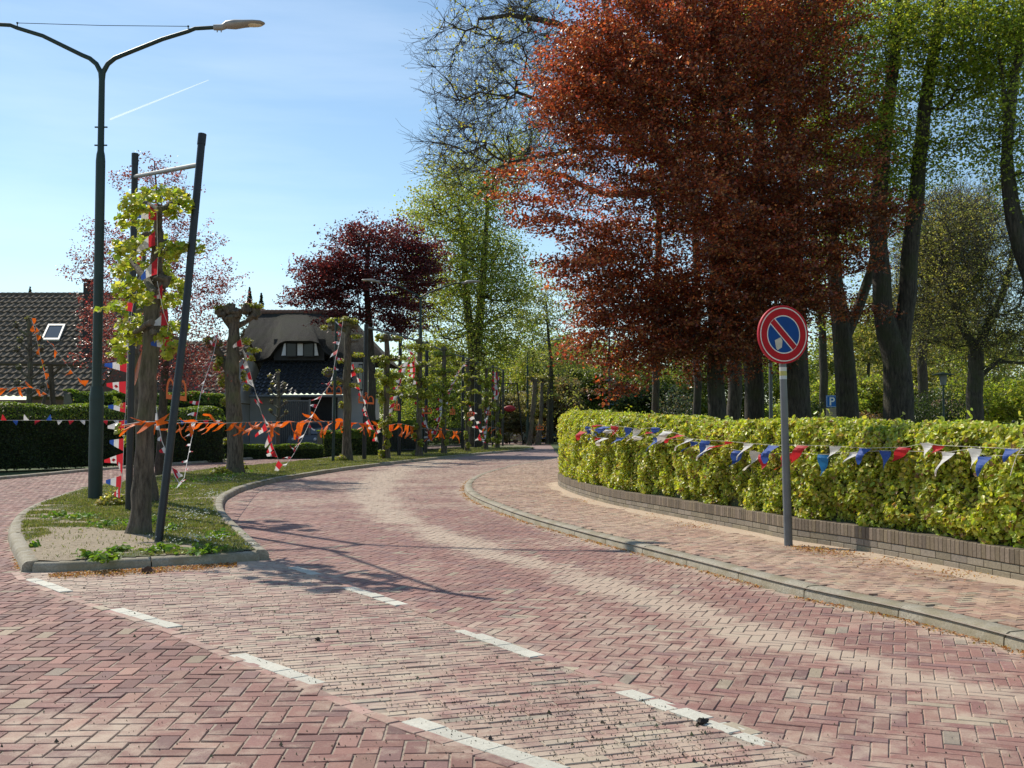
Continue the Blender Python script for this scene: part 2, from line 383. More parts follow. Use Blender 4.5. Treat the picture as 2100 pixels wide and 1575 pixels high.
def dustC(p):
    w = wav(p[:, 0] * 3, p[:, 1] * 3)
    d = 1.0 * np.exp(-(dist_line(p + .10 * np.stack([wav(p[:, 0] * 5, p[:, 1] * 5), w], 1), SAND1) / (.15 + p[:, 1] * .010)) ** 2) * (1.0 + .5 * w)
    d += .32 * np.exp(-(dist_line(p, SAND2) / .22) ** 2) + .75 * np.exp(-(dist_line(p, KERB_R[:17]) / .13) ** 2)
    d += .32 * np.exp(-(dist_line(p, BC) / .16) ** 2)
    return d + .16 + .26 * wav(p[:, 0] * 1.3, p[:, 1] * 1.3) + np.clip((p[:, 1] - 14) / 60, 0, .25)
def dustA(p):
    d = .6 * np.exp(-(dist_line(p, SAND3) / .30) ** 2) * (.7 + .6 * wav(p[:, 0] * 4, p[:, 1] * 4)) + .35 * np.exp(-(dist_line(p, AB) / .2) ** 2)
    return d - .07 + .22 * wav(p[:, 0] * 1.1, p[:, 1] * 1.1) + np.clip((p[:, 1] - 12) / 60, 0, .2)
def dustB(p): 
    return .58 + .3 * wav(p[:, 0] * 1.6, p[:, 1] * 2.2) + .5 * np.exp(-(dist_line(p, ISL_F) / .35) ** 2) + .3 * np.exp(-(dist_line(p, AB) / .15) ** 2)
polyC = BC + [np.array([6., 2.])] + KERB_R[:18] + [np.array([1., 52.]), np.array([-1., 52.])] + ISL_R[::-1][3:]
polyB = AB + [np.array([3., 2.])] + BC[::-1] + ISL_F[::-1]
polyA = AB[::-1] + ISL_L + FAR_KERB[::-1] + [np.array([-30., 18.]), np.array([-6., 1.])]
C1, a1 = herring(polyC, math.radians(-20), .07, 3); n = len(C1)
WC = REDW.copy(); WC[7] *= .35; WC[6] *= .5
brick_mesh('main_road', C1, a1, np.full(n, .21), np.full(n, .07), 0, pick_col(n, 1.02, w=WC, var=.07) * np.array([1.03, .97, .96]), dustC, M_['pave'], tj=.012, hj=.0009, gap=.004)
C1, a1 = running(polyB, math.radians(19)); n = len(C1)
brick_mesh('paved_wedge', C1, a1, np.full(n, .2), np.full(n, .066), -.001, pick_col(n, 1.08, var=.1), dustB, M_['pave'], tj=.01, hj=.0015, gap=.006)
C1, a1 = herring(polyA, math.radians(2), .095); n = len(C1)
brick_mesh('side_road', C1, a1, np.full(n, .19), np.full(n, .095), 0, pick_col(n, .86, w=WC, var=.13) * np.array([1.06, .95, .92]), dustA, M_['pave'], gap=.008, tj=.014, hj=.001)
strip('far_road', [np.array([1.5, 45.5]), np.array([3.5, 60.]), np.array([4., 80.]), np.array([4., 120.])], [np.array([-2.5, 45.5]), np.array([-1.6, 62.]), np.array([-.5, 80.]), np.array([-1., 120.])], -.004, M_['farpave'])
sheet('far_side_path', gp([(460, 947.5), (560, 938.5), (700, 929.5), (800, 922.5), (900, 915.5), (1000, 909.5), (1090, 905.5), (1050, 914), (957, 918), (800, 929), (700, 937), (640, 945), (560, 953)]), -.003, M_['farpave'])
# edging courses and white blocks
def course(name, line, L, w, z, cols, off=0.0, dustf=None, mat=None, kind='structure'):
    p = resample(line, L); c = (p[:-1] + p[1:]) / 2; d = p[1:] - p[:-1]; a = np.arctan2(d[:, 1], d[:, 0]); nrm = np.stack([-np.sin(a), np.cos(a)], 1)
    c = c + nrm * off; k = vis(c); c = c[k]; a = a[k]
    return brick_mesh(name, c, a, np.full(len(c), L), np.full(len(c), w), z, cols(len(c)), dustf, mat or M_['pave'], gap=.007, kind=kind)
course('edging_row', resample(AB, .05), .2, .075, .003, lambda n: pick_col(n, 1.25), -.05, lambda p: np.full(len(p), .35))
course('edging_row', resample(BC, .05), .2, .075, .003, lambda n: pick_col(n, 1.2), .06, lambda p: np.full(len(p), .15))
WHITE = lambda n: np.array([(.66, .63, .53)]) * NR.normal(1, .05, (n, 1))
for i, (a, b2) in enumerate([((62, 1187), (137, 1214)), ((238, 1249), (360, 1287)), ((487, 1343), (650, 1402)), ((842, 1478), (1150, 1583)), ((600, 1163), (650, 1178)), ((712, 1204), (826, 1242)), ((947, 1292), (1102, 1347)), ((1277, 1416), (1588, 1528))]):
    o = course('road_marking', gp([a, b2]), .2, .115, .0045, WHITE, .0, lambda p: np.full(len(p), -.15), kind='structure')
# ---------------------------------------------------------------- kerbs
m, nt, b = mat_new('kerb_concrete')
f = noise(nt, 60, 6, .75); f2 = noise(nt, 4, 6); c = ramp(nt, f, [(.3, (.20, .175, .13)), (.7, (.50, .45, .35))]); c = mix(nt, ramp(nt, f2, [(.42, 0), (.62, .75)]), c, (.24, .20, .12)); nt.links.new(c, b.inputs['Base Color']); b.inputs['Roughness'].default_value = .9
bump(nt, b, f, .6, .006); M_['kerb'] = m
def kerb(name, line, z, width=.14, stone=1.0, side=1, mat=None, h0=-.03):
    mb = MB(); prof = [(0, h0), (.008, z * .6), (.028, z * .88), (.05, z), (width - .01, z + .003), (width, z - .008), (width, h0)]
    p = resample(line, stone); fine = resample(line, .1)
    s = np.r_[0, np.cumsum(np.linalg.norm(np.diff(fine, axis=0), axis=1))]; tot = s[-1]; ns = max(1, round(tot / stone))
    for i in range(ns):
        t = np.linspace(i * tot / ns + .006, (i + 1) * tot / ns - .006, 5); dz = R.uniform(-.004, .004)
        pts = np.stack([np.interp(t, s, fine[:, 0]), np.interp(t, s, fine[:, 1])], 1)
        t2 = t + .02; q = np.stack([np.interp(t2, s, fine[:, 0]), np.interp(t2, s, fine[:, 1])], 1); t0 = t - .02
        q0 = np.stack([np.interp(t0, s, fine[:, 0]), np.interp(t0, s, fine[:, 1])], 1); d = q - q0; d /= np.linalg.norm(d, axis=1)[:, None]
        nr = np.stack([-d[:, 1], d[:, 0]], 1) * side; vs = []
        for a, nv in zip(pts, nr):
            for o2, h in prof: vs.append((a[0] + nv[0] * o2, a[1] + nv[1] * o2, h + (dz if h > 0 else 0)))
        k = len(prof); fs = [(j * k + i2, j * k + i2 + 1, (j + 1) * k + i2 + 1, (j + 1) * k + i2) for j in range(4) for i2 in range(k - 1)]
        fs += [tuple(range(k)), tuple(range(4 * k, 5 * k))[::-1]]; mb.add(vs, fs)
    o = mb.build(name, mat or M_['kerb'], smooth=True); setp(o, kind='structure'); return o
kerb('kerb', smooth_path(KERB_R, .1), .085, .16, 1.0, side=-1)
isl = smooth_path(ISL_F, .1); 
kerb('kerb', smooth_path(ISL_L, .1), .09, .15, 1.0, side=-1)
kerb('kerb', isl[1:-1], .084, .13, 1.0, side=1)
kerb('kerb', smooth_path(ISL_R, .1), .1, .13, .8, side=1)
kerb('kerb', smooth_path(FAR_KERB, .2), .08, .14, 1.0, side=1)
# pavement on the right
KR = smooth_path(KERB_R, .25); WL = smooth_path(WALL, .25)
polyD = list(KR[KR[:, 1] < 45]) + [np.array([3.9, 44.]), np.array([3.9, 34.])] + list(WL[::-1])
polyD = [p if True else p for p in polyD]
sheet('pavement', polyD, .072, M_['sand'])
C1, a1 = herring(polyD, math.radians(18), .075); k = dist_line(C1, KERB_R) > .19; C1 = C1[k]; a1 = a1[k]; n = len(C1)
PINK = np.array([(.36, .215, .16), (.39, .235, .17), (.33, .205, .16), (.41, .28, .19), (.30, .20, .16), (.38, .31, .22)]); PW = np.array([.25, .25, .2, .15, .1, .05])
def dustD(p): return .30 + .2 * wav(p[:, 0] * 2, p[:, 1] * 2) + 1.0 * np.exp(-(dist_line(p, WALL) / .16) ** 2)
brick_mesh('pavement_bricks', C1, a1, np.full(n, .15), np.full(n, .075), .084, pick_col(n, 1.05, PINK, PW, .1), dustD, M_['pave_path'], gap=.004, tj=.015, hj=.001)
# drifted sand along the wall foot
off = []
mb = MB(); w2 = WL[(WL[:, 1] < 26)]
d = np.gradient(w2, axis=0); d /= np.linalg.norm(d, axis=1)[:, None]; nr = np.stack([-d[:, 1], d[:, 0]], 1)
side = 1 if (nr[5][0] < 0) else -1; nr = nr * side
vs = []
for i, (p, nv) in enumerate(zip(w2, nr)):
    wd = .17 + .07 * math.sin(i * .7) + .04 * math.sin(i * 1.9)
    for o2, h in ((-.02, .105), (.05, .103), (wd * .6, .096), (wd, .083)): vs.append((p[0] + nv[0] * o2, p[1] + nv[1] * o2, h))
fs = [(i * 4 + k, i * 4 + k + 1, i * 4 + k + 5, i * 4 + k + 4) for i in range(len(w2) - 1) for k in range(3)]
m, nt, b = mat_new('pale_sand'); f = noise(nt, 90, 6, .7); c = ramp(nt, f, [(.3, (.38, .28, .19)), (.7, (.60, .47, .35))]); nt.links.new(c, b.inputs['Base Color']); b.inputs['Roughness'].default_value = 1; bump(nt, b, f, .5, .006)
M_['pale_sand'] = m
mb.add(vs, fs); setp(mb.build('sand_drift', m, smooth=True), kind='stuff')

# ---------------------------------------------------------------- low brick wall
m, nt, b = mat_new('wall_brick'); col = attr(nt).outputs['Color']
f = noise(nt, 45, 6, .7); c = mix(nt, 1, col, ramp(nt, f, [(.3, .75), (.7, 1.2)]), 'MULTIPLY'); nt.links.new(c, b.inputs['Base Color']); b.inputs['Roughness'].default_value = .92; bump(nt, b, f, .5, .006); M_['wallbrick'] = m
wt = thing('garden_wall', 'low dark brown brick wall with upright coping bricks under the yellow green hedge', 'wall', (WALL[5][0], WALL[5][1], .09))
def wall_course(name, L, h, z0, thick, outset, stag, c0, cv):
    p = smooth_path(WALL, .03); s = np.r_[0, np.cumsum(np.linalg.norm(np.diff(p, axis=0), axis=1))]; mb = MB()
    t = stag * L
    while t < s[-1] - L:
        a = np.array([np.interp(t + L / 2, s, p[:, 0]), np.interp(t + L / 2, s, p[:, 1])]); e = np.array([np.interp(t + L * .6, s, p[:, 0]), np.interp(t + L * .6, s, p[:, 1])]) - a
        an = math.atan2(e[1], e[0]); t += L
        if a[1] > 30 or a[0] > a[1] * .5 + 2.5: continue
        nv = np.array([-math.sin(an), math.cos(an)]); nv = nv if nv[0] < 0 else -nv
        a = a - nv * (thick / 2 - outset); q = R.uniform(1 - cv, 1 + cv)
        mb.box((a[0], a[1], z0 + h / 2 + R.uniform(-.001, .001)), (L - .007, thick, h - .008), (c0[0] * q, c0[1] * q, c0[2] * q * R.uniform(.9, 1.05)), an + R.uniform(-.01, .01), .004)
    return mb.build(name, M_['wallbrick'], wt)
wall_course('brick_course', .21, .068, .085, .1, .0, .0, (.27, .225, .165), .2)
wall_course('brick_course', .21, .068, .153, .1, .0, .5, (.25, .21, .16), .2)
wall_course('coping', .056, .125, .221, .2, .006, .0, (.20, .155, .11), .3)
# mortar core
mb = MB(); wl = WL[(WL[:, 1] < 31)]; nr2 = np.stack([-np.gradient(wl[:, 1]), np.gradient(wl[:, 0])], 1); nr2 /= np.linalg.norm(nr2, axis=1)[:, None]; nr2 *= np.where(nr2[:, 0:1] < 0, 1, -1)
vs = []
for p, nv in zip(wl, nr2):
    for o2, h in ((-.006, .02), (-.006, .335), (-.19, .335), (-.19, .02)): vs.append((p[0] + nv[0] * o2, p[1] + nv[1] * o2, h))
fs = [(i * 4 + k, i * 4 + k + 1, i * 4 + k + 5, i * 4 + k + 4) for i in range(len(wl) - 1) for k in range(3)]
mb.add(vs, fs, (.13, .115, .09)); mb.build('mortar', M_['wallbrick'], wt)

# ---------------------------------------------------------------- leaves
def frames(n, nrm, spread):
    """random frames around preferred normals (n,3)"""
    N = nrm + NR.normal(0, spread, (n, 3)); N /= np.linalg.norm(N, axis=1)[:, None] + 1e-9
    A = NR.normal(0, 1, (n, 3)); U = A - (A * N).sum(1)[:, None] * N; U /= np.linalg.norm(U, axis=1)[:, None] + 1e-9
    return U, np.cross(N, U), N
T4 = (np.array([(0, 0, 0), (.5, .33, .05), (1.0, 0, 0), (.5, -.33, .05)]), [(0, 1, 2, 3)])
T6 = (np.array([(0, 0, 0), (.28, .30, .07), (.72, .26, .05), (1.0, 0, -.04), (.72, -.26, .05), (.28, -.30, .07)]), [(0, 1, 2, 3), (0, 3, 4, 5)])
TH = (np.array([(.12, 0, 0), (0, .3, .05), (.45, .46, .04), (1.0, 0, -.12), (.45, -.46, .04), (0, -.3, .05)]), [(0, 1, 2, 3), (0, 3, 4, 5)])
TB = (np.array([(0, -.06, 0), (0, .06, 0), (.6, .04, .0), (1.0, 0, .0)]), [(0, 1, 2, 3)])
def leaves(name, C, size, nrm, spread, col, mat, tpl=T4, parent=None, org=None, U=None):
    n = len(C); size = np.broadcast_to(size, (n,)); u, v, w = frames(n, nrm, spread)
    T, F = tpl; k = len(T)
    V = C[:, None, :] + size[:, None, None] * ((T[None, :, 0:1] - .5) * u[:, None] + T[None, :, 1:2] * v[:, None] + T[None, :, 2:3] * w[:, None])
    Fa = (np.arange(n)[:, None, None] * k + np.array(F)[None]).reshape(-1, 4)
    return np_mesh(name, V.reshape(-1, 3), Fa, mat, parent, org, np.repeat(col, k, 0))
def tones(n, base, var=.22, hue=.08, pal=None):
    base = np.array(base, float)
    if base.ndim == 2: base = base[NR.integers(0, len(base), n)]
    else: base = np.repeat(base[None], n, 0)
    return np.clip(base * NR.normal(1, var, (n, 1)).clip(.45, 1.7) * NR.normal(1, hue, (n, 3)), .003, .95)

# ---------------------------------------------------------------- yellow-green beech hedge on the wall
def path_at_px(px, path):
    dx = (px - 1050) / FPX
    for a, b2 in zip(path[:-1], path[1:]):
        f0 = a[0] - dx * a[1]; f1 = b2[0] - dx * b2[1]
        if f0 * f1 <= 0 and f0 != f1:
            t = f0 / (f0 - f1); return a[1] + (b2[1] - a[1]) * t
    return None
def hedge_top(y): return 1.29 + np.clip((y - 9) / 13, 0, 1.1) * .33
def beech_hedge():
    t = thing('beech_hedge', 'long clipped yellow green beech hedge behind the no parking sign and draped with pennants', 'hedge', (WALL[5][0] + .3, WALL[5][1], .1))
    p = smooth_path(WALL, .1); p = p[(p[:, 1] < 34)]
    seg = np.r_[0, np.cumsum(np.linalg.norm(np.diff(p, axis=0), axis=1))]
    n = 190000; s = NR.uniform(0, seg[-1], n); x = np.interp(s, seg, p[:, 0]); y = np.interp(s, seg, p[:, 1])
    gx = np.interp(s, seg, np.gradient(p[:, 0])); gy = np.interp(s, seg, np.gradient(p[:, 1])); gl = np.hypot(gx, gy); nx, ny = -gy / gl, gx / gl; sg = np.where(nx < 0, 1, -1); nx *= sg; ny *= sg
    k = (np.abs(x) < y * .49 + 2.2); s, x, y, nx, ny = [a[k] for a in (s, x, y, nx, ny)]; n = len(x)
    zt = hedge_top(y) + .05 * vn(s * 1.6, s * 0, 7) + .03 * vn(s * 5, s * 0, 8)
    face = NR.random(n) < .70
    u = NR.random(n)
    z = np.where(face, .30 + u * (zt - .30), zt - np.abs(NR.normal(0, .06, n)))
    lump = .05 * vn(s * 2.2, z * 2.6, 4) + .06 * vn(s * 5.5, z * 6, 5) + .045 * vn(s * 12, z * 12, 6)
    dep = np.where(face, np.abs(NR.normal(0, .085, n)) - .02, NR.uniform(0, .6, n))
    rnd = np.clip((z - (zt - .18)) / .18, 0, 1) ** 2 * .10
    dep = dep + rnd - lump + np.clip((.52 - z) / .2, 0, 1) * .06 + .07
    C = np.stack([x - nx * dep, y - ny * dep, z + np.where(face, 0, .02 * np.sin(s * 9 + dep * 20))], 1)
    # a few sprigs over the top
    ns = 90; sp = NR.integers(0, n, ns); spr = []
    for i in sp:
        h = R.uniform(.03, .16)
        for q in range(R.randint(3, 7)): spr.append((x[i] - nx[i] * .25 + R.gauss(0, .03), y[i] + R.gauss(0, .03), zt[i] + h * q / 5))
    spr = np.array(spr)
    N = np.stack([nx * .8, ny * .8, np.full(n, .75)], 1); N = np.r_[N, np.repeat([[0, -.5, .8]], len(spr), 0)]
    C = np.r_[C, spr]; n = len(C)
    pal = [(.54, .58, .08), (.46, .52, .07), (.60, .58, .12), (.35, .43, .06), (.60, .54, .15), (.44, .52, .075), (.27, .34, .055)]
    col = tones(n, pal, .16, .05)
    yy = wav(C[:, 0] * 2.2, C[:, 2] * 4 + C[:, 1] * 2.2); col *= (1 + .18 * yy)[:, None]
    br = (NR.random(n) < .05 + .13 * (yy > .55)); col[br] = tones(br.sum(), [(.36, .24, .10), (.28, .15, .08)], .2)
    leaves('foliage', C, NR.uniform(.034, .066, n), N, .68, col, M_['leaf_hedge'], T6, t)
    # dark twiggy heart so the hedge is not hollow
    mb = MB(); pp = resample(p, .5)
    g = np.gradient(pp, axis=0); g /= np.linalg.norm(g, axis=1)[:, None]; nv = np.stack([-g[:, 1], g[:, 0]], 1); nv *= np.where(nv[:, 0:1] < 0, 1, -1)
    vs = []
    for q, v2 in zip(pp, nv):
        ht = float(hedge_top(np.array(q[1]))) - .13
        for o2, h in ((-.16, .3), (-.2, ht), (-.62, ht), (-.66, .3)): vs.append((q[0] + v2[0] * o2, q[1] + v2[1] * o2, h))
    mb.add(vs, [(i * 4 + k2, i * 4 + k2 + 1, i * 4 + k2 + 5, i * 4 + k2 + 4) for i in range(len(pp) - 1) for k2 in range(3)], (.05, .06, .02)); mb.build('heart', M_['stone'], t)
    mb = MB()
    for i in range(700):
        j = R.randrange(len(p)); q = p[j]; 
        if q[0] > q[1] * .49 + .5: continue
        v2 = nv[min(len(nv) - 1, j // 5)]; b0 = Vector((q[0] - v2[0] * .25, q[1] - v2[1] * .25, R.uniform(.3, 1.0))); e = b0 + Vector((v2[0] * R.uniform(.1, .2) + R.gauss(0, .1), v2[1] * .15 + R.gauss(0, .1), R.uniform(.1, .4)))
        mb.tube([b0, (b0 + e) / 2 + Vector((R.gauss(0, .02),) * 3), e], [.006, .004, .002], 4, caps=False)
    mb.build('twigs', M_['twig'], t)['kind'] = 'stuff'
beech_hedge()

# generic box hedge of small leaves
def hedge(name, label, line, h, depth, pal, nleaf, ls, z0=.0, group=None, toplight=1.0, lump=.05):
    line = resample([np.array(q, float) for q in line], .4)
    t = thing(name, label, 'hedge', (line[0][0], line[0][1], z0), group)
    seg = np.r_[0, np.cumsum(np.linalg.norm(np.diff(line, axis=0), axis=1))]
    s = NR.uniform(0, seg[-1], nleaf); x = np.interp(s, seg, line[:, 0]); y = np.interp(s, seg, line[:, 1])
    g = np.gradient(line, axis=0); ga = np.arctan2(np.interp(s, seg, g[:, 1]), np.interp(s, seg, g[:, 0])); nx, ny = np.sin(ga), -np.cos(ga)
    sg = np.where(ny > 0, -1, 1); nx = nx * sg; ny = ny * sg
    face = NR.random(nleaf) < .5
    th = np.where(face, 0, NR.random(nleaf) * math.pi)
    z = np.where(face, NR.uniform(0, h, nleaf), h); o2 = np.where(face, 0, NR.uniform(0, depth, nleaf))
    bv = min(.45, h * .3); edge = np.clip((z - (h - bv)) / bv, 0, 1); rr = np.where(face, (1 - np.sqrt(1 - np.clip(edge, 0, .999) ** 2)) * bv, 0); zz = z - np.where(face, 0, (1 - np.sqrt(np.clip(1 - np.clip(1 - o2 / bv, 0, 1) ** 2, 0, 1))) * bv * .8)
    lm = lump * np.sin(s * 2.3 + z * 3) + lump * .6 * np.sin(s * 6.1 + z * 5)
    o2 = o2 + rr - np.where(face, lm, 0) + np.abs(NR.normal(0, .03, nleaf)); zz = zz + np.where(face, 0, lm) - np.abs(NR.normal(0, .02, nleaf))
    C = np.stack([x - nx * o2, y - ny * o2, z0 + zz], 1)
    N = np.stack([np.where(face, nx, 0), np.where(face, ny, 0), np.where(face, .25 + edge, 1)], 1)
    col = tones(nleaf, pal, .22, .07); fresh = (C[:, 2] - z0 > h - bv * 1.05) & (NR.random(nleaf) < toplight); col[fresh] = tones(int(fresh.sum()), [(.17, .25, .035), (.12, .19, .03), (.22, .29, .05)], .2)  # sunlight on the hedge top is put into the colour: brighter yellow-green top leaves
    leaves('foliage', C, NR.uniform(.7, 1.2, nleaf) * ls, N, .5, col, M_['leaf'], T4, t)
    mb = MB(); vs = []
    g /= np.linalg.norm(g, axis=1)[:, None]; nv = np.stack([g[:, 1], -g[:, 0]], 1); nv *= np.where(nv[:, 1:2] > 0, -1, 1)
    for q, v2 in zip(line, nv):
        for oo, hh in ((-.1, 0), (-.12, h - bv - .05), (-bv - .1, h - .12), (-depth + .12, h - .12), (-depth + .05, 0)): vs.append((q[0] + v2[0] * oo, q[1] + v2[1] * oo, z0 + hh))
    fs = [(i * 5 + k2, i * 5 + k2 + 1, i * 5 + k2 + 6, i * 5 + k2 + 5) for i in range(len(line) - 1) for k2 in range(4)]; e = (len(line) - 1) * 5; fs += [(0, 1, 2, 3, 4), (e + 4, e + 3, e + 2, e + 1, e)]
    mb.add(vs, fs, (.02, .03, .01)); mb.build('heart', M_['stone'], t); return t
# ---------------------------------------------------------------- grass island
def sheet_mesh(name, poly, z, mat):
    me = bpy.data.meshes.new(name); me.from_pydata([(p[0], p[1], z) for p in poly], [], [tuple(range(len(poly)))]); me.update(); me.materials.append(mat)
    return setp(link_mesh(name, me), kind='structure')
SOIL = gp([(60, 1168), (50, 1110), (100, 1082), (200, 1080), (300, 1088), (350, 1110), (250, 1130), (200, 1150), (170, 1166)], .1)
m, nt, b = mat_new('verge_soil'); 
pos = nn(nt, 'ShaderNodeNewGeometry').outputs['Position']; f = noise(nt, 26, 8, .7, pos); f2 = noise(nt, 1.7, 5, .6, pos)
c = ramp(nt, f, [(.3, (.13, .10, .065)), (.7, (.30, .245, .17))]); g = ramp(nt, f, [(.3, (.055, .075, .02)), (.7, (.14, .155, .05))])
c = mix(nt, ramp(nt, f2, [(.40, 0), (.52, 1)]), c, g); nt.links.new(c, b.inputs['Base Color']); b.inputs['Roughness'].default_value = .95; bump(nt, b, f, .8, .02); M_['verge'] = m
polyI = list(ISL_L) + list(ISL_R[::-1][1:]) + list(ISL_F[::-1][1:-1])
# near part as an uneven fine mesh with its worn bare patch, far part as a sheet
cv = m; sp_ = np.array(SOIL); b.inputs['Roughness'].default_value = 1
so = attr(nt, 'soil').outputs['Fac']; soilc = ramp(nt, f, [(.3, (.22, .17, .11)), (.7, (.46, .37, .26))]); ad = nn(nt, 'ShaderNodeMath', operation='MULTIPLY_ADD'); nt.links.new(f, ad.inputs[0]); ad.inputs[1].default_value = 1.1; ad.inputs[2].default_value = -.55
a5 = nn(nt, 'ShaderNodeMath', operation='ADD'); nt.links.new(ad.outputs[0], a5.inputs[0]); nt.links.new(so, a5.inputs[1]); c2_ = mix(nt, ramp(nt, a5.outputs[0], [(.38, 0), (.62, 1)]), c, soilc); nt.links.new(c2_, b.inputs['Base Color'])
PI_ = np.array(polyI); YS = 22.0; st = .06
def clip_y(poly, y0, keep_below):
    out = []
    for i in range(len(poly)):
        a, b2 = poly[i], poly[(i + 1) % len(poly)]; ia = (a[1] < y0) == keep_below; ib = (b2[1] < y0) == keep_below
        if ia: out.append(a)
        if ia != ib: t_ = (y0 - a[1]) / (b2[1] - a[1]); out.append(a + (b2 - a) * t_)
    return out
sheet_mesh('verge', clip_y([np.array(q) for q in polyI], YS, False), .088, m)
gx_, gy_ = np.meshgrid(np.arange(PI_[:, 0].min(), PI_[PI_[:, 1] < YS][:, 0].max() + .3, st), np.arange(PI_[:, 1].min(), YS + st, st)); nxg = gx_.shape[1]
pt_ = np.stack([gx_.ravel(), gy_.ravel()], 1); cin = in_poly(pt_ + st / 2, PI_) & (dist_line(pt_ + st / 2, list(PI_) + [PI_[0]]) > .11)
idx = np.where(cin & ((np.arange(len(pt_)) % nxg) < nxg - 1) & (np.arange(len(pt_)) < len(pt_) - nxg))[0]; Fg = np.stack([idx, idx + 1, idx + nxg + 1, idx + nxg], 1)
zz_ = .090 + .014 * vn(pt_[:, 0] * 3, pt_[:, 1] * 3, 2) * np.clip(dist_line(pt_, list(PI_) + [PI_[0]]) / .3, 0, 1) + .006 * vn(pt_[:, 0] * 11, pt_[:, 1] * 11, 3)
ds_ = dist_line(pt_, list(SOIL) + [SOIL[0]]); ins_ = in_poly(pt_, sp_); soil_ = .5 + np.where(ins_, ds_, -ds_) / .22 + .45 * wav(pt_[:, 0] * 6, pt_[:, 1] * 6); soil_ = np.clip(soil_, 0, 1); soil_ = np.maximum(soil_, .9 * (wav(pt_[:, 0] * 3.5 + 9, pt_[:, 1] * 3.5) > .55))
u_, inv = np.unique(Fg, return_inverse=True)
o = np_mesh('verge', np.c_[pt_, zz_][u_], inv.reshape(Fg.shape), m, smooth=True, attrs={'soil': soil_[u_]}); setp(o, kind='structure')
def blades(name, n, poly, z, h, ymax=80, dens_near=True, excl=None, pal=None, clump=.35):
    poly = np.array(poly); lo, hi = poly.min(0), poly.max(0); out = []
    tot = 0
    while tot < n:
        q = NR.uniform(lo, hi, (n * 4, 2))
        if dens_near: q = q[NR.random(len(q)) < (lo[1] / q[:, 1]) ** 1.6]
        q = q[in_poly(q, poly) & vis(q, ymax)]; q = q[dist_line(q, list(poly) + [poly[0]]) > .165 + .03 * vn(q[:, 0] * 9, q[:, 1] * 9, 1)]
        w = wav(q[:, 0] * 2.5, q[:, 1] * 2.5); q = q[NR.random(len(q)) < .55 + clump * w]
        if excl is not None:
            ds2 = dist_line(q, list(excl) + [excl[0]]); d = in_poly(q, np.array(excl)); s2 = .5 + np.where(d, ds2, -ds2) / .22 + .45 * wav(q[:, 0] * 6, q[:, 1] * 6); s2 = np.maximum(s2, .9 * (wav(q[:, 0] * 3.5 + 9, q[:, 1] * 3.5) > .55)); q = q[NR.random(len(q)) > np.clip(s2, 0, .975)]
        out.append(q); tot += len(q)
        if len(q) == 0: break
    q = np.concatenate(out)[:n]; n = len(q)
    w = wav(q[:, 0] * 2.5 + 3, q[:, 1] * 2.5); hh = h * NR.uniform(.5, 1.25, n) * (1 + .35 * w)
    a = NR.uniform(0, 6.28, n); wd = .0035 + q[:, 1] * .00022; dx = np.cos(a) * wd; dy = np.sin(a) * wd; lx = NR.normal(0, .45, n) * hh; ly = NR.normal(0, .45, n) * hh
    V = np.zeros((n, 4, 3)); V[:, 0] = np.stack([q[:, 0] - dx, q[:, 1] - dy, np.full(n, z)], 1); V[:, 1] = np.stack([q[:, 0] + dx, q[:, 1] + dy, np.full(n, z)], 1)
    V[:, 2] = np.stack([q[:, 0] + dx * .7 + lx * .5, q[:, 1] + dy * .7 + ly * .5, z + hh * .65], 1); V[:, 3] = np.stack([q[:, 0] + lx, q[:, 1] + ly, z + hh], 1)
    F = np.arange(n * 4).reshape(n, 4)
    col = tones(n, pal or [(.15, .18, .05), (.19, .21, .06), (.12, .15, .04), (.27, .25, .12), (.21, .22, .07), (.31, .28, .16)], .2, .06)
    o = np_mesh(name, V.reshape(-1, 3), F, M_['grass'], col=np.repeat(col, 4, 0)); return setp(o, 'short patchy green grass on the island between the two roads', 'grass', kind='stuff')
blades('grass', 130000, polyI, .085, .032, 70, True, SOIL)
# taller tufts and broad-leaved weeds at the nose of the island
tp = []; 
for px, py, r2, k in [(230, 1075, .28, 120), (300, 1070, .25, 100), (240, 1130, .12, 110), (180, 1140, .1, 60), (215, 1148, .12, 80), (330, 1128, .16, 110), (170, 1060, .25, 120), (120, 1058, .2, 70), (420, 1130, .2, 110), (350, 1085, .14, 80), (450, 1100, .2, 90), (70, 1120, .06, 20), (430, 985, .5, 130), (470, 975, .5, 140), (500, 968, .5, 100), (360, 1000, .4, 100)]:
    c0 = G(px, py, .1)
    for _ in range(k): tp.append((c0.x + R.gauss(0, r2 * .45), c0.y + R.gauss(0, r2 * .9), .1 + abs(R.gauss(0, .022))))
tp = np.array(tp); o = leaves('weeds', tp, NR.uniform(.04, .085, len(tp)), np.repeat([[0, 0, 1.]], len(tp), 0), .55, tones(len(tp), [(.16, .27, .035), (.2, .32, .05), (.12, .2, .03)], .2), M_['grass'], T6)
setp(o, 'low leafy weeds and dandelion leaves at the nose of the grass island', 'weeds', kind='stuff')
# daisies: tiny white petals
dp = []
for px, py, sx, sy, k in [(410, 1110, 90, 14, 90), (400, 1060, 50, 18, 120), (430, 1020, 40, 14, 90), (350, 1090, 30, 8, 15), (520, 1130, 20, 8, 25), (470, 985, 60, 8, 60)]:
    for _ in range(k):
        q = G(R.gauss(px, sx * .5), R.gauss(py, sy * .5), .1)
        if in_poly(np.array([[q.x, q.y]]), np.array(polyI))[0]: dp.append((q.x, q.y, .135 + R.uniform(0, .03)))
dp = np.array(dp); o = leaves('daisies', dp, .026, np.repeat([[0, -.4, 1.]], len(dp), 0), .3, tones(len(dp), (.8, .8, .78), .05, .01), M_['grass'], T4)
setp(o, 'tiny white daisies scattered in the grass island', 'daisies', kind='stuff')
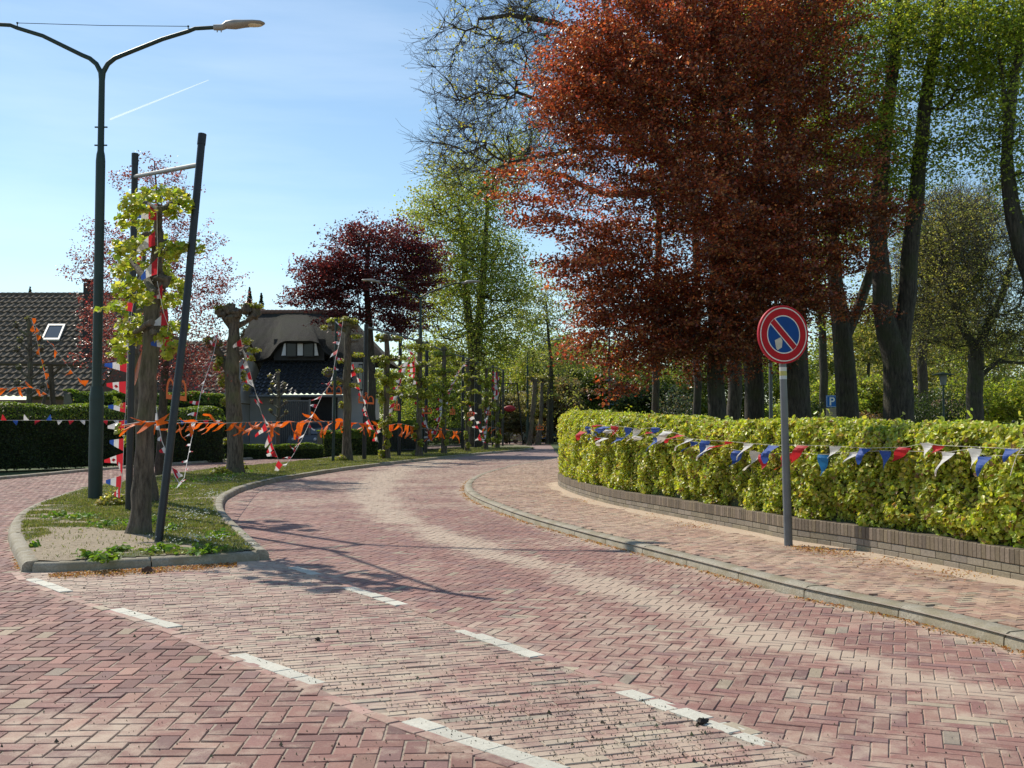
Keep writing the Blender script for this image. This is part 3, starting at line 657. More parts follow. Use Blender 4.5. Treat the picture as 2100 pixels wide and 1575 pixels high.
# drifts of fallen orange bud scales along the island and right kerb
fp = []
for _ in range(5200):
    t = R.random(); q = G(100 + 385 * t, 1178 - 22 * t + abs(R.gauss(0, 5)) * (1 - .6 * abs(t - .4)), .004); 
    if R.random() < .45 + .5 * math.sin(t * 14) ** 2: fp.append((q.x, q.y, .006 + R.uniform(0, .012)))
for _ in range(5200):
    s = R.random() ** .8; i = s * 15; j = int(i); a = KERB_R[1 + j] * (1 - i + j) + KERB_R[2 + j] * (i - j)
    if wav(np.array([a[0] * 4]), np.array([a[1] * 4]))[0] > -.5: fp.append((a[0] - abs(R.gauss(.0, .05)) - .005, a[1] - .01, .008))
for px, py, k, sx in [(1668, 1126, 260, 40), (1720, 1132, 260, 60), (1640, 1121, 120, 25), (1820, 1150, 160, 90), (1960, 1176, 160, 90), (1430, 1076, 120, 60), (1340, 1058, 80, 50), (1200, 1026, 60, 30)]:
    for _ in range(k):
        q = G(R.gauss(px, sx * .6), 0, .1) if False else G(px + R.gauss(0, sx * .5), py + R.gauss(0, sx * .07) + 2, .1); 
        fp.append((q.x, q.y, .108))
for _ in range(500):
    a = G(45 + R.gauss(0, 5), 1168 - 85 * R.random(), 0); fp.append((a.x - .04, a.y, .006))
fp = np.array(fp); o = leaves('fallen_bud_scales', fp, NR.uniform(.012, .03, len(fp)), np.repeat([[0, 0, 1.]], len(fp), 0), .4, tones(len(fp), [(.42, .17, .05), (.48, .24, .09), (.30, .13, .05), (.5, .33, .17)], .2), M_['grass'], T4)
setp(o, 'orange brown bud scales swept against the kerbs', 'debris', kind='stuff')
# crumbs of soil and seeds on the paving
gpz = []
for _ in range(16000):
    x, y = R.uniform(0, 2100), 1180 + 395 * R.random() ** .8; q = G(x, y, 0)
    b_in = in_poly(np.array([[q.x, q.y]]), np.array(polyB))[0]
    ww = wav(np.array([q.x * 3.3]), np.array([q.y * 3.3]))[0]
    if (b_in and R.random() < .6 + .4 * ww) or R.random() < .05: gpz.append((q.x, q.y, .006))
gz = np.array(gpz); ng = len(gz); mbs = NR.uniform(.0015, .0045, ng) * (1 + (NR.random(ng) < .03) * 1.6)
T = np.array([(0, 0, 1.), (1, 0, 0), (-.3, .9, .1), (-.7, -.6, 0), (.4, -.8, .05)]); V = gz[:, None] + T[None] * mbs[:, None, None] * NR.uniform(.7, 1.3, (ng, 5, 3)); V[:, 1:, 2] = .002
F = (np.arange(ng)[:, None, None] * 5 + np.array([(0, 1, 2), (0, 2, 3), (0, 3, 4), (0, 4, 1)])[None]).reshape(-1, 3)
o = np_mesh('crumbs', V.reshape(-1, 3), F, M_['stone'], col=np.repeat(tones(ng, [(.10, .08, .055), (.18, .16, .08), (.28, .24, .14), (.07, .06, .05)], .25), 5, 0))
setp(o, 'dark crumbs of soil and seeds strewn over the sandy brick wedge', 'crumbs', kind='stuff')
for px, py, s, lab in [(1441, 1481, .024, 'black clod lying on the nearest white road marking'), (303, 1173, .05, 'brown curled dead leaf on the paving before the island kerb'), (652, 1310, .016, 'small dark clod on the sandy brick wedge')]:
    q = G(px, py, .008); mb = MB(); mb.ellipsoid((q.x, q.y, s * .5), (s, s * .8, s * .62), 9, 6, (.035, .026, .02) if s < .04 else (.10, .05, .03), .35, int(px)); o = mb.build('clod', M_['stone'], org=(q.x, q.y, 0), smooth=True); setp(o, lab, 'clod')

# ---------------------------------------------------------------- trees
def grow(trunks, targets, step=.5, rt=.008, power=2.3, seed=0, sag=.0, wob=.10, upbias=.6):
    """trunks: list of (pts, radii, parent_index_point or None). returns nodes, parent, radius"""
    rr = np.random.default_rng(seed); pos = []; par = []; fix = []
    for pts, r, pa in trunks:
        pts = [np.array(p, float) for p in pts]; r = np.array(r, float)
        prev = -1
        if pa is not None: prev = int(np.argmin([np.linalg.norm(np.array(q) - pts[0]) for q in pos]))
        seg = np.r_[0, np.cumsum([np.linalg.norm(b - a) for a, b in zip(pts[:-1], pts[1:])])]; n = max(3, int(seg[-1] / (step * .8)))
        for i, s in enumerate(np.linspace(0, seg[-1], n)):
            q = np.array([np.interp(s, seg, [p[k] for p in pts]) for k in range(3)])
            if 0 < i: q = q + np.r_[rr.normal(0, wob * .18, 2), 0]
            pos.append(q); par.append(prev); prev = len(pos) - 1; fix.append(float(np.interp(s, seg, r)))
    T = np.array(targets); tr = np.array(pos); P0 = np.zeros((len(T) * 12 + len(tr) + 10, 3)); n = len(tr); P0[:n] = tr
    d0 = np.min(np.linalg.norm(T[:, None] - tr[None], axis=2), axis=1); order = np.argsort(d0)
    base_z = tr[:, 2].min() + .25 * (tr[:, 2].max() - tr[:, 2].min())
    allowed = np.ones(len(P0), bool); allowed[:n] = tr[:, 2] > min(base_z, T[:, 2].min())
    depth = np.zeros(len(P0)); ends = []
    for ti in order:
        t = T[ti]; dv = t - P0[:n]; d = np.linalg.norm(dv, axis=1) + 1e-6
        cost = d * (1 + upbias * np.clip(-dv[:, 2] / d + .1, 0, 1)) + depth[:n] * .10 + np.where(allowed[:n], 0, 1e3)
        j = int(np.argmin(cost)); L0 = d[j]; k = int(min(10, max(1, round(L0 / step)))); a = P0[j].copy()
        pd = (P0[j] - P0[par[j]]) if par[j] >= 0 else np.array([0, 0, 1.]); pd = pd / (np.linalg.norm(pd) + 1e-6)
        ctrl = a + (t - a) * .5 + pd * L0 * .18 + np.array([0, 0, L0 * .10]) + rr.normal(0, wob * L0, 3); prev = j
        for i in range(1, k + 1):
            s = i / k; q = (1 - s) ** 2 * a + 2 * s * (1 - s) * ctrl + s * s * t; q = q - np.array([0, 0, sag * s * L0])
            if i < k: q = q + rr.normal(0, wob * .25 * step, 3)
            P0[n] = q; par.append(prev); depth[n] = depth[prev] + L0 / k; fix.append(None); prev = n; n += 1
        ends.append(prev)
    R2 = np.zeros(n)
    child = np.zeros(n, int)
    for i in range(n): 
        if par[i] >= 0: child[par[i]] += 1
    for i in range(n - 1, -1, -1):
        if fix[i] is not None: r = fix[i]; 
        else:
            r = max(rt, R2[i] ** (1 / power)) if R2[i] > 0 else rt
        R2[i] = r
        if par[i] >= 0 and fix[i] is None and fix[par[i]] is None: R2[par[i]] += r ** power if par[i] < i else 0
    rad = R2
    return P0[:n], par, rad, ends
def skel_mesh(mb, pos, par, rad, minr=0.0, c=(1, 1, 1)):
    n = len(pos); kids = [[] for _ in range(n)]
    for i in range(n):
        if par[i] >= 0: kids[par[i]].append(i)
    starts = [(i, None) for i in range(n) if par[i] < 0]
    while starts:
        s, pre = starts.pop(); chain = [pre] if pre is not None else []; cur = s
        while True:
            chain.append(cur)
            if not kids[cur]: break
            ks = sorted(kids[cur], key=lambda k: -rad[k]); nxt = ks[0]
            for k in ks[1:]: starts.append((k, cur))
            cur = nxt
        r = [rad[i] for i in chain]
        if pre is not None: r[0] = min(r[0], r[1] * 1.15)
        if max(r) < minr: continue
        r[-1] *= .5; R0 = max(r); sides = 10 if R0 > .12 else 6 if R0 > .04 else 4 if R0 > .015 else 3
        mb.tube([pos[i] for i in chain], r, sides, c, caps=False)
def blob_targets(blobs, n, seed, shell=.35):
    rr = np.random.default_rng(seed); w = []; E = []
    for b3 in blobs:
        px, py, rx, ry, Y, rd = b3[:6]; c = np.array(P(px, py, Y)); s = pxm(Y); e = np.array([rx / s, rd, ry / s]); E.append((c, e)); w.append((e[0] * e[2]) ** .9 * e[1] ** .45 * (b3[6] if len(b3) > 6 else 1))
    w = np.array(w) / sum(w); out = []
    for k, (c, e) in enumerate(E):
        m_ = max(1, int(round(n * w[k]))); v = rr.normal(0, 1, (m_, 3)); v /= np.linalg.norm(v, axis=1)[:, None]; out.append(c + v * e * (rr.random((m_, 1)) ** shell))
    return np.concatenate(out)
def leafy(T, per, spr, flat=1.0, seed=1, axis=None, droop=0.0):
    rr = np.random.default_rng(seed); n = len(T) * per; c = np.repeat(T, per, 0); a = np.repeat(rr.normal(0, 1, (len(T), 3)) if axis is None else axis, per, 0); a[:, 2] *= .35; a /= np.linalg.norm(a, axis=1)[:, None] + 1e-6
    s = rr.uniform(-1, 1, (n, 1)); return c + a * s * spr * 1.25 + rr.normal(0, 1, (n, 3)) * spr * np.array([.42, .42, .30 * flat]) - np.array([0, 0, droop]) * np.abs(s)
def tree(name, label, trunks, targets, per, spr, ls, pal, bark, leaf, group=None, seed=0, tpl=T4, flat=1.0, var=.22, step=.6, rt=.008, sag=0., wob=.1, lw=(.0, .0, .8), lspread=.6, twigs=0, twl=.5, twr=.006, leaf_frac=1.0, droop=0., clus=.16, outward=None, power=2.3, upbias=.6):
    base = trunks[0][0][0]; t = thing(name, label, 'tree', tuple(base), group)
    pos, par, rad, ends = grow(trunks, targets, step, rt, power, seed, sag, wob, upbias)
    mb = MB(); skel_mesh(mb, pos, par, rad)
    if twigs:
        rr = random.Random(seed + 5)
        for e in ends:
            p0 = Vector(pos[e]); d0 = (p0 - Vector(pos[par[e]])).normalized()
            for _ in range(twigs):
                d = (d0 + Vector((rr.gauss(0, .55), rr.gauss(0, .55), rr.gauss(.05, .45)))).normalized(); l = twl * rr.uniform(.5, 1.2)
                pl_ = [p0 - d0 * .05]; q = p0.copy()
                for k_ in range(4): q = q + d * l * .27; pl_.append(q.copy()); d = (d + Vector((rr.gauss(0, .28), rr.gauss(0, .28), rr.gauss(.07, .25)))).normalized()
                mb.tube(pl_, [twr, twr * .9, twr * .75, twr * .6, twr * .45], 3, caps=False)
                if rr.random() < .6:
                    d2 = (d + Vector((rr.gauss(0, .7), rr.gauss(0, .7), rr.gauss(0, .5)))).normalized(); q = pl_[2].copy(); pl2 = [q.copy()]
                    for k_ in range(3): q = q + d2 * l * .2; pl2.append(q.copy()); d2 = (d2 + Vector((rr.gauss(0, .3), rr.gauss(0, .3), rr.gauss(.1, .2)))).normalized()
                    mb.tube(pl2, [twr * .7, twr * .6, twr * .5, twr * .35], 3, caps=False)
    mb.build('trunk', bark, t, smooth=True)
    if per:
        Tt = np.array(targets)
        if leaf_frac < 1: Tt = Tt[np.random.default_rng(seed).random(len(Tt)) < leaf_frac]
        ax = None
        if outward is not None: ax = Tt - np.array(outward); ax = ax / np.linalg.norm(ax, axis=1)[:, None] + np.random.default_rng(3).normal(0, .35, ax.shape)
        C = leafy(Tt, per, spr, flat, seed, ax, droop); n = len(C)
        w = (1 + .2 * wav(C[:, 0] * .9 + C[:, 2], C[:, 1] * .9 + C[:, 2] * 1.3)) * np.repeat(np.random.default_rng(seed).normal(1, clus, len(Tt)).clip(.5, 1.6), per)
        col = tones(n, pal, var, .07) * w[:, None]
        leaves('crown', C, NR.uniform(.7, 1.2, n) * ls, np.repeat([lw], n, 0), lspread, np.clip(col, .003, .9), leaf, tpl, t)
    return t
def tp(l, Y, r, spl=None):                     # trunk polyline from pixels at a distance
    pts = []
    for i, q in enumerate(l):
        yy = q[2] if len(q) > 2 else Y
        pts.append(tuple(P(q[0], q[1], yy)))
    return (pts, r, spl)
def gz_(px, Y, z=.05): return (((px - 1050) / FPX) * Y, Y, z)

GREEN1 = [(.25, .32, .045), (.32, .39, .06), (.19, .25, .04), (.40, .44, .09)]
GREEN2 = [(.15, .19, .045), (.20, .235, .06), (.11, .14, .035)]
OLIVE = [(.27, .28, .08), (.33, .32, .11), (.20, .21, .07), (.38, .36, .14)]
LIME = [(.36, .44, .05), (.44, .48, .07), (.28, .38, .045), (.50, .50, .10)]
COPPER = [(.26, .075, .035), (.35, .105, .04), (.18, .055, .033), (.40, .15, .05), (.12, .045, .03), (.29, .075, .05), (.40, .21, .08), (.26, .12, .06)]
PURPLE = [(.10, .028, .034), (.14, .036, .042), (.075, .02, .028), (.18, .05, .05)]
PINKL = [(.20, .055, .06), (.26, .09, .085), (.15, .045, .05), (.32, .14, .12)]

# the big copper beech
Yb = 25.
bl = [(1420, 230, 250, 230, Yb, 3.6), (1330, 30, 190, 130, Yb, 3.), (1580, 60, 210, 180, Yb + .5, 3.), (1480, 480, 290, 190, Yb, 4.0), (1240, 180, 140, 150, Yb - .5, 2.2), (1180, 130, 85, 80, Yb - .5, 1.5, .7),
      (1260, 560, 120, 110, Yb - .5, 2.2), (1175, 215, 90, 38, Yb - 1, 1.2, 1.0), (1120, 395, 95, 34, Yb - 1.2, 1., 1.1), (1050, 352, 40, 18, Yb - 1.4, .6, 1.2), (1120, 455, 105, 26, Yb - 1, .9, 1.1), (1190, 540, 95, 30, Yb - 1, 1., 1.), (1165, 330, 70, 24, Yb - 1, .8, .9),
      (1240, 660, 75, 52, Yb - 1, 1.1, .9), (1195, 705, 45, 22, Yb - 1.2, .7, 1.2), (1300, 740, 90, 40, Yb - 1, 1.2, .9), (1340, 640, 130, 95, Yb - .3, 2., .8), (1262, 790, 45, 20, Yb - 1.3, .5, 1.), (1450, 680, 150, 95, Yb, 2.8, 1.), (1590, 600, 140, 110, Yb, 2.8, 1.),
      (1640, 430, 170, 150, Yb, 2.6, .7), (1760, 440, 95, 32, Yb - .5, 1.2, .9), (1740, 530, 90, 28, Yb - .5, 1., .8), (1700, 250, 110, 160, Yb + .5, 2., .5), (1700, 610, 80, 26, Yb - .5, 1., .7), (1790, 640, 60, 18, Yb - .5, .8, .7), (1820, 430, 45, 16, Yb - .8, .6, 1.), (1520, 720, 90, 45, Yb - .8, 1.4, .9), (1560, 520, 120, 90, Yb - 1.5, 1.5, .8), (1350, 690, 90, 60, Yb - 1, 1.6, .8)]
Tb = blob_targets(bl, 2950, 11, .42)
tr = [tp([(1472, 860), (1470, 760), (1468, 640), (1475, 480), (1490, 320), (1480, 150), (1460, -40), (1440, -150)], Yb, [.24, .2, .185, .16, .13, .10, .07, .04])]
tr[0][0][0] = gz_(1472, Yb)
tree('copper_beech', 'huge copper beech glowing red brown behind the hedge left of the no parking sign', tr, Tb, 92, .36, .084, COPPER, M_['bark_dark'], M_['leaf_red'], seed=3, tpl=T4, flat=.5, var=.3, clus=.3, step=.7, rt=.007, outward=P(1475, 520, Yb), droop=.05, lw=(-.25, .1, .8), lspread=.55)
# bare spreading oak behind it
Yo = 34.
bo = [(1000, 70, 130, 75, Yo, 3.), (960, 210, 110, 90, Yo, 3.), (990, 330, 140, 70, Yo, 3.), (1100, 200, 120, 200, Yo, 3.5, .8), (1060, 20, 110, 50, Yo, 2.5), (930, 300, 70, 50, Yo, 2.), (1180, 300, 110, 150, Yo, 3., .5)]
To = blob_targets(bo, 500, 21, .5)
tr = [tp([(1507, 870), (1505, 700), (1480, 520), (1400, 380), (1330, 240), (1270, 120), (1230, -40)], Yo, [.24, .22, .21, .2, .18, .16, .1]), tp([(1370, 320), (1200, 300), (1120, 320), (1040, 335)], Yo, [.10, .08, .065, .04], 1), tp([(1290, 170), (1150, 50), (1060, 30), (980, 40)], Yo, [.16, .11, .08, .05], 1), tp([(1340, 260), (1210, 270), (1140, 220), (1060, 190)], Yo, [.16, .12, .08, .05], 1), tp([(1400, 390), (1230, 400), (1160, 360), (1100, 350)], Yo, [.13, .10, .08, .05], 1)]
tr[0][0][0] = gz_(1507, Yo)
tree('oak_tree', 'bare spreading oak with sparse yellow buds reaching out left behind the copper beech', tr, To, 10, .5, .10, [(.42, .44, .09), (.50, .47, .14)], M_['bark'], M_['leaf'], seed=8, step=.55, rt=.013, wob=.17, twigs=7, twl=.95, twr=.0075, leaf_frac=.5, power=2.5, upbias=.3)

def park_tree(label, px, Y, stems, blobs, nt_, per, spr, ls, pal, seed, bark='bark_dark', group=None, **k):
    tr = [tp(s[0], Y, s[1], s[2] if len(s) > 2 else None) for s in stems]; tr[0][0][0] = gz_(px, Y)
    return tree('park_tree', label, tr, blob_targets(blobs, nt_, seed, .5), per, spr, ls, pal, M_[bark], M_['leaf'], seed=seed, group=group, **k)
# tall trunks right of the beech with fresh green crowns
park_tree('dark tree with forking trunk between the parking sign and the no parking sign', 1742, 31, [([(1742, 870), (1733, 760), (1722, 660), (1712, 560), (1700, 380), (1690, 150), (1680, -100)], [.36, .31, .28, .20, .16, .12, .07]), ([(1728, 700), (1760, 640), (1790, 540), (1815, 420)], [.2, .16, .13, .09], 1)],
          [(1690, 60, 110, 130, 31, 3.), (1740, 330, 120, 130, 31, 3., .9), (1650, 250, 80, 150, 31, 2.5, .6), (1800, 150, 90, 170, 31, 3, .6), (1740, 480, 90, 60, 32, 2.5, .8)], 560, 44, .55, .1, GREEN1, 31, step=.9, flat=.6)
park_tree('great dark twin stemmed tree between the parking sign and the park lamp', 1842, 28, [([(1848, 870), (1842, 760), (1812, 640), (1800, 480), (1808, 330), (1830, 150), (1850, -80)], [.44, .38, .26, .235, .2, .16, .1]), ([(1838, 790), (1848, 700), (1862, 590), (1878, 400), (1895, 230), (1925, 40), (1935, -90)], [.33, .25, .23, .2, .17, .14, .09], 1)],
          [(1840, 60, 150, 130, 28, 3., .7), (1990, 60, 150, 120, 27, 3., .8), (1800, 270, 80, 130, 28, 2.5, .8), (1960, 200, 70, 90, 28, 2.5, .8), (2060, 170, 80, 60, 27, 2., .8), (1930, 330, 80, 60, 28, 2., .7), (1800, 420, 80, 80, 29, 2., .6)], 800, 46, .5, .095, GREEN1, 32, step=.9, flat=.6)
park_tree('tall dark tree half cut off by the right edge with drooping green twigs', 2135, 26, [([(2150, 870), (2128, 600), (2090, 500), (2062, 380), (2072, 220), (2090, 80), (2110, -60)], [.34, .28, .2, .14, .13, .11, .08]), ([(2120, 560), (2082, 420), (2064, 250), (2050, 90)], [.14, .1, .07, .05], 1)],
          [(2080, 60, 90, 90, 26, 2.5), (2050, 260, 60, 90, 26, 2., .5), (2110, 350, 60, 120, 26, 2., .5)], 340, 42, .45, .09, GREEN1, 33, step=.8)
park_tree('thick dark trunk directly behind the post of the no parking sign', 1632, 27, [([(1632, 870), (1632, 780), (1628, 640), (1622, 450), (1610, 250), (1600, 50), (1590, -120)], [.36, .335, .31, .26, .22, .18, .1])],
          [(1600, 40, 120, 140, 28.5, 2.5), (1640, 300, 100, 150, 29, 2., .5)], 340, 44, .5, .1, GREEN1, 34, step=.9, flat=.6)
park_tree('stout dark trunk with an ivy sprig just left of the no parking sign post', 1545, 28, [([(1547, 870), (1545, 780), (1545, 700), (1548, 560), (1555, 350), (1560, 120), (1560, -100)], [.27, .255, .25, .2, .17, .13, .09]), ([(1546, 730), (1515, 690), (1490, 600), (1470, 450)], [.13, .1, .08, .05], 1)],
          [(1540, 30, 120, 140, 30, 2.), (1500, 250, 100, 150, 30.5, 2., .5)], 260, 34, .5, .12, GREEN1, 35, step=.9, flat=.6)
park_tree('slender dark trunk far left of the copper beech trunk behind the hedge', 1343, 36, [([(1343, 866), (1344, 700), (1350, 500), (1360, 250), (1370, -50)], [.13, .12, .11, .1, .08])], [(1400, 250, 100, 300, 37, 3.)], 120, 18, .6, .14, GREEN2, 36, step=1.)
park_tree('slender straight dark trunk left of the copper beech trunk behind the hedge', 1430, 33, [([(1430, 862), (1430, 700), (1428, 500), (1425, 250), (1420, -50)], [.13, .12, .11, .1, .08])], [(1380, 250, 120, 300, 34, 3.)], 120, 18, .6, .14, GREEN2, 37, step=1.)
park_tree('fine twigged olive tree with widely forked trunk right of the park lamp', 2000, 44, [([(2003, 872), (2000, 790), (2002, 720)], [.36, .33, .3]), ([(2002, 720), (1960, 640), (1930, 560), (1925, 470)], [.2, .16, .12, .08], 1), ([(2002, 715), (2040, 640), (2070, 560), (2080, 470)], [.2, .16, .12, .08], 1), ([(2000, 780), (2050, 740), (2110, 745)], [.11, .08, .05], 1)],
          [(1990, 560, 130, 160, 44, 4.5), (1930, 480, 70, 90, 45, 3.), (2060, 700, 90, 60, 44, 3., .6), (1910, 650, 60, 90, 45, 3., .6)], 760, 46, .6, .085, OLIVE, 41, step=.8, twigs=5, twl=1.1, twr=.011, rt=.012, wob=.14)
park_tree('pale olive tree in thin leaf behind the twin stemmed tree', 1900, 58, [([(1885, 870), (1890, 740), (1900, 600), (1910, 480)], [.3, .26, .2, .12])], [(1930, 520, 90, 140, 58, 5.), (1880, 640, 70, 110, 58, 4.), (1990, 440, 70, 90, 60, 4., .7)], 520, 36, .8, .12, OLIVE, 42, step=1.1, twigs=4, twl=1.3, twr=.014, rt=.014, wob=.14)
park_tree('leafy tree with a thin dark stem seen between the forked tree and the sign', 1690, 48, [([(1692, 868), (1690, 760), (1685, 660), (1675, 560), (1670, 450)], [.2, .19, .17, .13, .08])], [(1680, 560, 70, 110, 48, 3.), (1700, 660, 50, 40, 48, 2.)], 200, 16, .6, .13, GREEN1, 43, step=1.)
# green trees by the far road
park_tree('broad fresh green tree with twin dark stems behind the second street lamp', 975, 72, [([(975, 885), (975, 790), (968, 700), (955, 600), (950, 480), (940, 420)], [.5, .40, .3, .24, .16, .08]), ([(978, 740), (985, 640), (992, 540), (1000, 430), (1000, 360)], [.36, .3, .22, .13, .07], 1)],
          [(950, 470, 110, 110, 72, 7.), (930, 375, 70, 45, 72, 4., 1.), (1060, 330, 60, 60, 72, 4., .8), (880, 430, 50, 40, 72, 4.), (1000, 380, 80, 70, 72, 5., .7), (1010, 560, 90, 110, 72, 6.), (920, 620, 110, 110, 72, 7.), (1010, 700, 80, 60, 72, 5.), (900, 740, 90, 50, 70, 5.), (1060, 620, 40, 60, 72, 3., .7)], 1500, 34, 1.0, .18, [(.28, .33, .06), (.34, .39, .08), (.21, .26, .05), (.40, .42, .12)], 51, bark='bark_dark', step=1.6, rt=.02, flat=.7)
tr = [tp([(764, 880), (762, 760), (757, 660), (750, 560), (760, 470)], 57, [.24, .2, .18, .14, .07])]; tr[0][0][0] = gz_(764, 57)
tree('copper_beech', 'round dark purple beech crown above the thatched house', tr, blob_targets([(740, 570, 105, 85, 57, 3.4), (790, 500, 85, 55, 57, 3.), (850, 560, 45, 70, 57, 2.5), (660, 610, 55, 35, 56, 2.), (820, 630, 60, 45, 57, 2.5), (720, 480, 50, 26, 57, 2.), (690, 560, 55, 45, 56.5, 2.5), (860, 510, 50, 18, 57, 2.), (880, 550, 35, 50, 57, 2.), (620, 615, 40, 26, 56, 1.5), (700, 650, 60, 26, 56, 2.), (810, 665, 65, 26, 56.5, 2.), (640, 570, 40, 40, 56, 2.)], 800, 5, .5), 52, .5, .15, PURPLE, M_['bark_dark'], M_['leaf_red'], seed=6, step=1.2, flat=.6, var=.3, outward=P(755, 600, 57), lw=(-.25, .1, .8))
# airy purple plum behind the first linden
Yp = 30.; tr = [tp([(330, 930), (335, 800), (340, 700), (335, 560), (325, 440), (315, 330)], Yp, [.14, .12, .09, .06, .04, .015])]; tr[0][0][0] = gz_(330, Yp, .0)
tree('plum_tree', 'airy purple leaved plum tree behind the trellised linden', tr, blob_targets([(330, 560, 150, 160, Yp, 2.2), (330, 700, 160, 90, Yp, 2.2), (210, 560, 70, 110, Yp, 1.5, .8), (450, 600, 60, 70, Yp, 1.5, .7), (320, 380, 90, 60, Yp, 1.2, .8), (410, 760, 90, 60, Yp, 1.5), (230, 700, 80, 80, Yp, 1.5)], 800, 15, .5), 34, .2, .068, PINKL, M_['bark_dark'], M_['leaf_red'], seed=15, step=.4, rt=.004, var=.3, outward=P(335, 760, Yp), flat=.9)

# backdrop trees: two models, copied
def backdrop(label, px, Y, h, w, pal, seed, base=.05, leafn=34, ls=.28, group='trees of the far backdrop', hide_stem=False):
    c = gz_(px, Y, base); rr = random.Random(seed); bl = []
    for i in range(9):
        a = rr.uniform(0, 6.28); q = rr.uniform(.15, .6); bl.append((np.array([c[0] + math.cos(a) * w * q * .5, c[1] + math.sin(a) * w * q * .4, h * rr.uniform(.12, .84)]), np.array([w * .28, w * .28, h * .18]) * rr.uniform(.7, 1.2)))
    rn = np.random.default_rng(seed); T = []
    for cc, e in bl:
        v = rn.normal(0, 1, (26, 3)); v /= np.linalg.norm(v, axis=1)[:, None]; T.append(cc + v * e * rn.random((26, 1)) ** .4)
    T = np.concatenate(T); T[:, 2] = np.clip(T[:, 2], base + .3, None)
    tr = [([c, (c[0], c[1], h * .4), (c[0] + rr.uniform(-.5, .5), c[1], h * .72)], [h * .014, h * .011, h * .004], None)]
    return tree('backdrop_tree', label, tr, T, leafn, w * .07, ls, pal, M_['bark_dark'], M_['leaf'], seed=seed, group=group, step=1.5, rt=.02, flat=.8)
DARKG = [(.04, .065, .02), (.06, .09, .03), (.03, .045, .018)]
bd = [('dark green wood tree filling the gap left of the hedge end', 1120, 125, 13, 12, GREEN2, .3), ('dull green tree beyond the third street lamp', 1165, 110, 11, 10, GREEN2, .28), ('pale pinkish brown tree by the third street lamp', 1130, 95, 7.5, 8, [(.25, .18, .12), (.22, .2, .1)], .26),
      ('dark bushy tree above the left end of the beech hedge', 1210, 100, 8, 10, GREEN2, .26), ('green tree under the drooping copper branches', 1270, 120, 9, 12, GREEN1, .3), ('blue green dense shrub tree left of the slim trunks', 1335, 60, 3.8, 5, DARKG + GREEN2, .17), ('dull wood tree seen low behind the beech trunk', 1400, 85, 7.5, 9, GREEN2, .24),
      ('mid green wood tree seen between the beech trunk and ivy trunk', 1500, 90, 9.5, 11, GREEN2, .26), ('sunlit green tree seen behind the sign post', 1590, 95, 9, 10, GREEN1, .26), ('bright green shrub behind the parking sign', 1690, 60, 4.6, 5.5, GREEN1, .17), ('yellow green shrub between the forked tree and twin stems', 1770, 62, 4.6, 6, LIME[:1] + GREEN1 + OLIVE, .17),
      ('olive tree high between the forked tree and twin stems', 1780, 75, 12.5, 9, OLIVE, .24), ('wide green tree closing the view at right', 2060, 80, 9, 13, GREEN1 + OLIVE, .25), ('light green low tree right of the forked olive trunk', 2060, 60, 4.4, 6, GREEN1 + LIME[:1], .17), ('olive wood tree behind the park lamp', 1950, 100, 14, 14, OLIVE, .28),
      ('dark wood tree closing the view at the far right', 2160, 110, 15, 16, OLIVE + GREEN2, .3), ('wood tree low behind the olive trees', 1860, 110, 11, 14, OLIVE, .3),
      ('hazy olive tree above the roofs left of the thatched house', 430, 95, 11.5, 8, OLIVE, .22), ('green garden tree behind the row of lindens', 870, 88, 9.0, 9, GREEN1 + GREEN2, .2), ('dark garden tree low behind the row of lindens', 930, 92, 6.2, 8, GREEN2 + DARKG, .2), ('pale blossoming shrub tree left of the leaning trunks', 1045, 90, 4.5, 6, [(.30, .26, .18), (.2, .2, .1)], .2), ('tall pale green tree in thin leaf above the third street lamp', 1130, 90, 16, 10, [(.24, .27, .09), (.3, .32, .12)], .2),
      ('round green tree far behind the blue sign board', 1310, 100, 6.6, 7, GREEN1, .24)]
bd += [('leafy wood tree filling the gap right of the broad twin stemmed green tree', 1095, 105, 15, 11, GREEN1 + OLIVE, .26), ('low bright wood tree behind the last trellised lindens', 1035, 108, 9, 12, GREEN1, .26), ('brownish wood tree above the leaning pollards', 1110, 115, 8, 9, [(.24, .19, .1), (.2, .22, .07)], .24), ('dark wood tree filling low between the third lamp and the hedge end', 1185, 130, 15, 13, DARKG + GREEN2, .34), ('broad dull green tree left of the third street lamp', 1060, 125, 16, 14, GREEN2 + GREEN1, .34), ('broad wood tree behind the purple beech stem', 800, 110, 9, 14, GREEN1 + GREEN2, .3), ('wood tree behind the first trellised lindens', 890, 115, 12, 14, GREEN1, .3),
  ('dark wood tree behind the sign post trunks', 1620, 115, 12, 14, GREEN2, .3), ('dark wood tree behind the forked tree', 1720, 120, 12, 14, GREEN2 + OLIVE, .3), ('wide wood tree far behind the twin stems', 1810, 125, 14, 15, OLIVE + GREEN1, .32), ('dark green wood tree far behind the copper beech', 1440, 120, 13, 15, GREEN2 + DARKG, .32), ('dark green wood tree low left of the copper beech', 1350, 125, 11, 14, GREEN2 + DARKG, .32), ('olive wood tree far behind the forked olive trunk', 2010, 120, 17, 16, OLIVE, .32), ('tall far green tree over the hedge end', 1240, 118, 12, 12, GREEN2 + GREEN1, .3)]
for i, (lab, px, Y, h, w, pal, ls) in enumerate(bd):
    backdrop(lab, px, Y, h, w, pal, 100 + i, ls=ls, leafn=(40 if 'thin leaf' in lab or 'hazy' in lab else 70))
